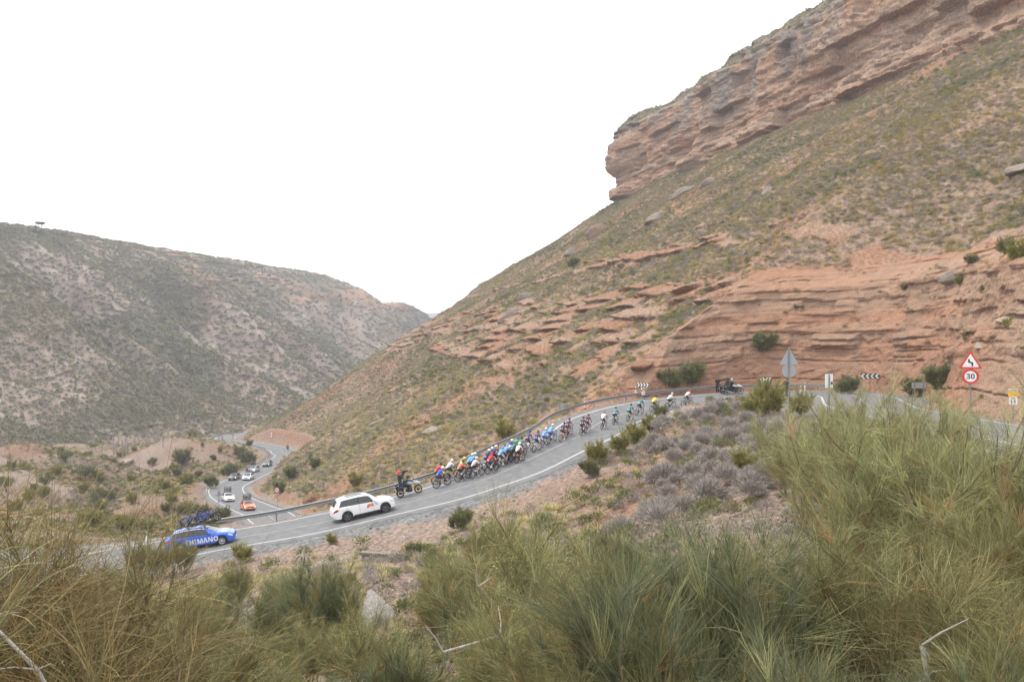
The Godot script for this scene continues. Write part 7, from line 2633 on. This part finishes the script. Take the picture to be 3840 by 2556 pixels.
func build_motorcycles():
	mat("moto_white", lin(0.62, 0.64, 0.72), 0.3)
	var K := [0.018, 0.018, 0.022]
	var suit := [["jacket", ["trunk", "sleeve", "forearm"], K, 0.012], ["trousers", ["seat", "leg"], K, 0.011], ["boots", ["shoe"], [0.03, 0.03, 0.03], 0.012], ["gloves", ["hand"], [0.02, 0.02, 0.02], 0.008]]
	# camera motorcycle in front of the white car
	var p := on_road(1536, 1856, 60, 82)
	var at := Transform3D(road_basis(p), p)
	motorcycle("white and black motorcycle with gold rims carrying a standing cameraman", at, M.moto_white, M.gold_rim)
	figure("motorcycle driver in dark grey clothes seated in front of the cameraman", at, seated_joints(Vector3(0.28, 1.13, 0), 0.2), [["jacket", ["trunk", "sleeve", "forearm"], [0.04, 0.045, 0.05], 0.012], ["trousers", ["seat", "leg"], [0.03, 0.03, 0.03], 0.011], ["boots", ["shoe"], K, 0.012], ["gloves", ["hand"], K, 0.008]], {"helmet": [0.05, 0.05, 0.055], "group": "people on motorcycles"})
	var j := standing_joints(1.0)
	for k in j: j[k] = j[k] + Vector3(-0.62, 0.34, 0)
	raise_hands(j, Vector3(-0.2, 1.86, 0.0), 0.1)
	for s in [["l", -1.0], ["r", 1.0]]:
		j["elbow_" + s[0]] = Vector3(-0.42, 1.58, s[1] * 0.26)
		j["knee_" + s[0]] = Vector3(-0.56, 0.84, s[1] * 0.24)
		j["ankle_" + s[0]] = Vector3(-0.58, 0.44, s[1] * 0.27)
	j.head += Vector3(0.02, 0.02, 0)
	figure("cameraman in navy suit and bright orange helmet standing on the motorcycle", at, j, [["jacket", ["trunk", "sleeve", "forearm"], [0.015, 0.02, 0.035], 0.014], ["trousers", ["seat", "leg"], [0.018, 0.028, 0.07], 0.012], ["shoes", ["shoe"], [0.3, 0.3, 0.3], 0.012], ["gloves", ["hand"], K, 0.006]], {"helmet": [0.85, 0.07, 0.03], "group": "people on motorcycles"})
	var cam := thing("video_camera", "black shoulder video camera held by the cameraman on the motorcycle", "camera", at * Vector3(-0.14, 1.96, 0.02), at.basis)
	part("camera_body", box_mesh(Vector3(0.34, 0.16, 0.13), 0.02), M.black_plastic, cam)
	part("lens", tube_mesh([Vector3(0.16, 0, 0), Vector3(0.32, 0.0, 0)], [0.05, 0.06], 12), M.black_plastic, cam)
	part("viewfinder", box_mesh(Vector3(0.08, 0.06, 0.07), 0.015, Vector3(-0.06, 0.06, 0.1)), M.black_plastic, cam)
	part("handle", tube_mesh([Vector3(-0.1, 0.08, 0), Vector3(-0.06, 0.14, 0), Vector3(0.1, 0.14, 0), Vector3(0.13, 0.08, 0)], 0.014, 6), M.black_plastic, cam)
	# two motorcycles ahead of the riders
	p = on_road(2752, 1478, 85, 108)
	at = Transform3D(road_basis(p, -0.05), p)
	motorcycle("white nosed black motorcycle ahead of the leading rider", at, M.sign_white, M.alloy)
	figure("motorcyclist in black with white helmet leaning over the white nosed motorcycle", at, seated_joints(Vector3(0.28, 1.13, 0)), suit, {"helmet": [0.5, 0.5, 0.52], "group": "people on motorcycles"})
	p = on_road(2735, 1474, 86, 110)
	at = Transform3D(road_basis(p, 0.04), p)
	motorcycle("all black motorcycle beside the white nosed one", at, M.black_plastic, M.dark_metal)
	figure("motorcyclist in black with black helmet on the all black motorcycle", at, seated_joints(Vector3(0.28, 1.13, 0)), suit, {"helmet": [0.03, 0.03, 0.03], "group": "people on motorcycles"})
	# one on the valley road
	p = on_road(1078, 1685, 200, 300)
	at = Transform3D(road_basis(p), p)
	motorcycle("small motorcycle with lit headlamp on the valley road's upper bend", at, M.black_plastic, M.dark_metal)
	figure("motorcyclist in orange vest on the valley road", at, seated_joints(Vector3(0.28, 1.13, 0)), [["jacket", ["trunk", "sleeve", "forearm"], [0.6, 0.12, 0.05], 0.012], ["trousers", ["seat", "leg"], K, 0.011], ["boots", ["shoe"], K, 0.012], ["gloves", ["hand"], K, 0.008]], {"helmet": [0.5, 0.08, 0.05], "group": "people on motorcycles"})

# ---------------------------------------------------------------- people at the roadside; figures face local +x
func build_people():
	var K := [0.018, 0.018, 0.02]
	var p := on_ground(2413, 1501, 88, 112)
	var j := standing_joints(0.95)
	raise_hands(j, Vector3(0.24, 1.32, 0), 0.08)
	figure("woman in long pale coat and jeans filming with raised hands before the chevron board", Transform3D(Basis(Vector3.UP, deg_to_rad(-80)), p), j, [["coat", ["trunk", "sleeve", "seat"], [0.62, 0.48, 0.4], 0.016], ["sleeves", ["forearm"], K, 0.01], ["jeans", ["leg"], [0.06, 0.13, 0.27], 0.011], ["shoes", ["shoe"], [0.6, 0.58, 0.5], 0.012]], {"hair": 0.12, "build": 0.9, "group": "onlookers by the guard rail"})
	var skirt := Shape.new()
	skirt.lathe([[0.15, 1.02], [0.2, 0.86], [0.23, 0.62]], 16, Basis().scaled(Vector3(0.8, 1, 1)))
	part("coat_skirt", skirt.mesh(), cloth([0.62, 0.48, 0.4]), get_child(get_child_count() - 1))
	p = on_ground(2692, 1473, 92, 118)
	j = standing_joints(1.02)
	raise_hands(j, Vector3(0.2, 1.58, 0), 0.1)
	figure("man in black coat and trousers photographing the race at the guard rail", Transform3D(Basis(Vector3.UP, deg_to_rad(-100)), p), j, [["coat", ["trunk", "sleeve", "forearm", "seat"], K, 0.018], ["trousers", ["leg"], K, 0.012], ["shoes", ["shoe"], K, 0.012]], {"group": "onlookers by the guard rail"})
	p = on_ground(2951, 1486, 84, 104)
	j = standing_joints(1.02)
	raise_hands(j, Vector3(0.34, 1.42, 0), 0.05)
	figure("man in black jacket holding up a phone behind the sign pole", Transform3D(Basis(Vector3.UP, deg_to_rad(190)), p), j, [["jacket", ["trunk", "sleeve", "forearm"], K, 0.016], ["trousers", ["leg", "seat"], [0.05, 0.05, 0.03], 0.012], ["shoes", ["shoe"], K, 0.012]], {"group": "onlookers by the guard rail"})
	print("people ", Time.get_ticks_msec())
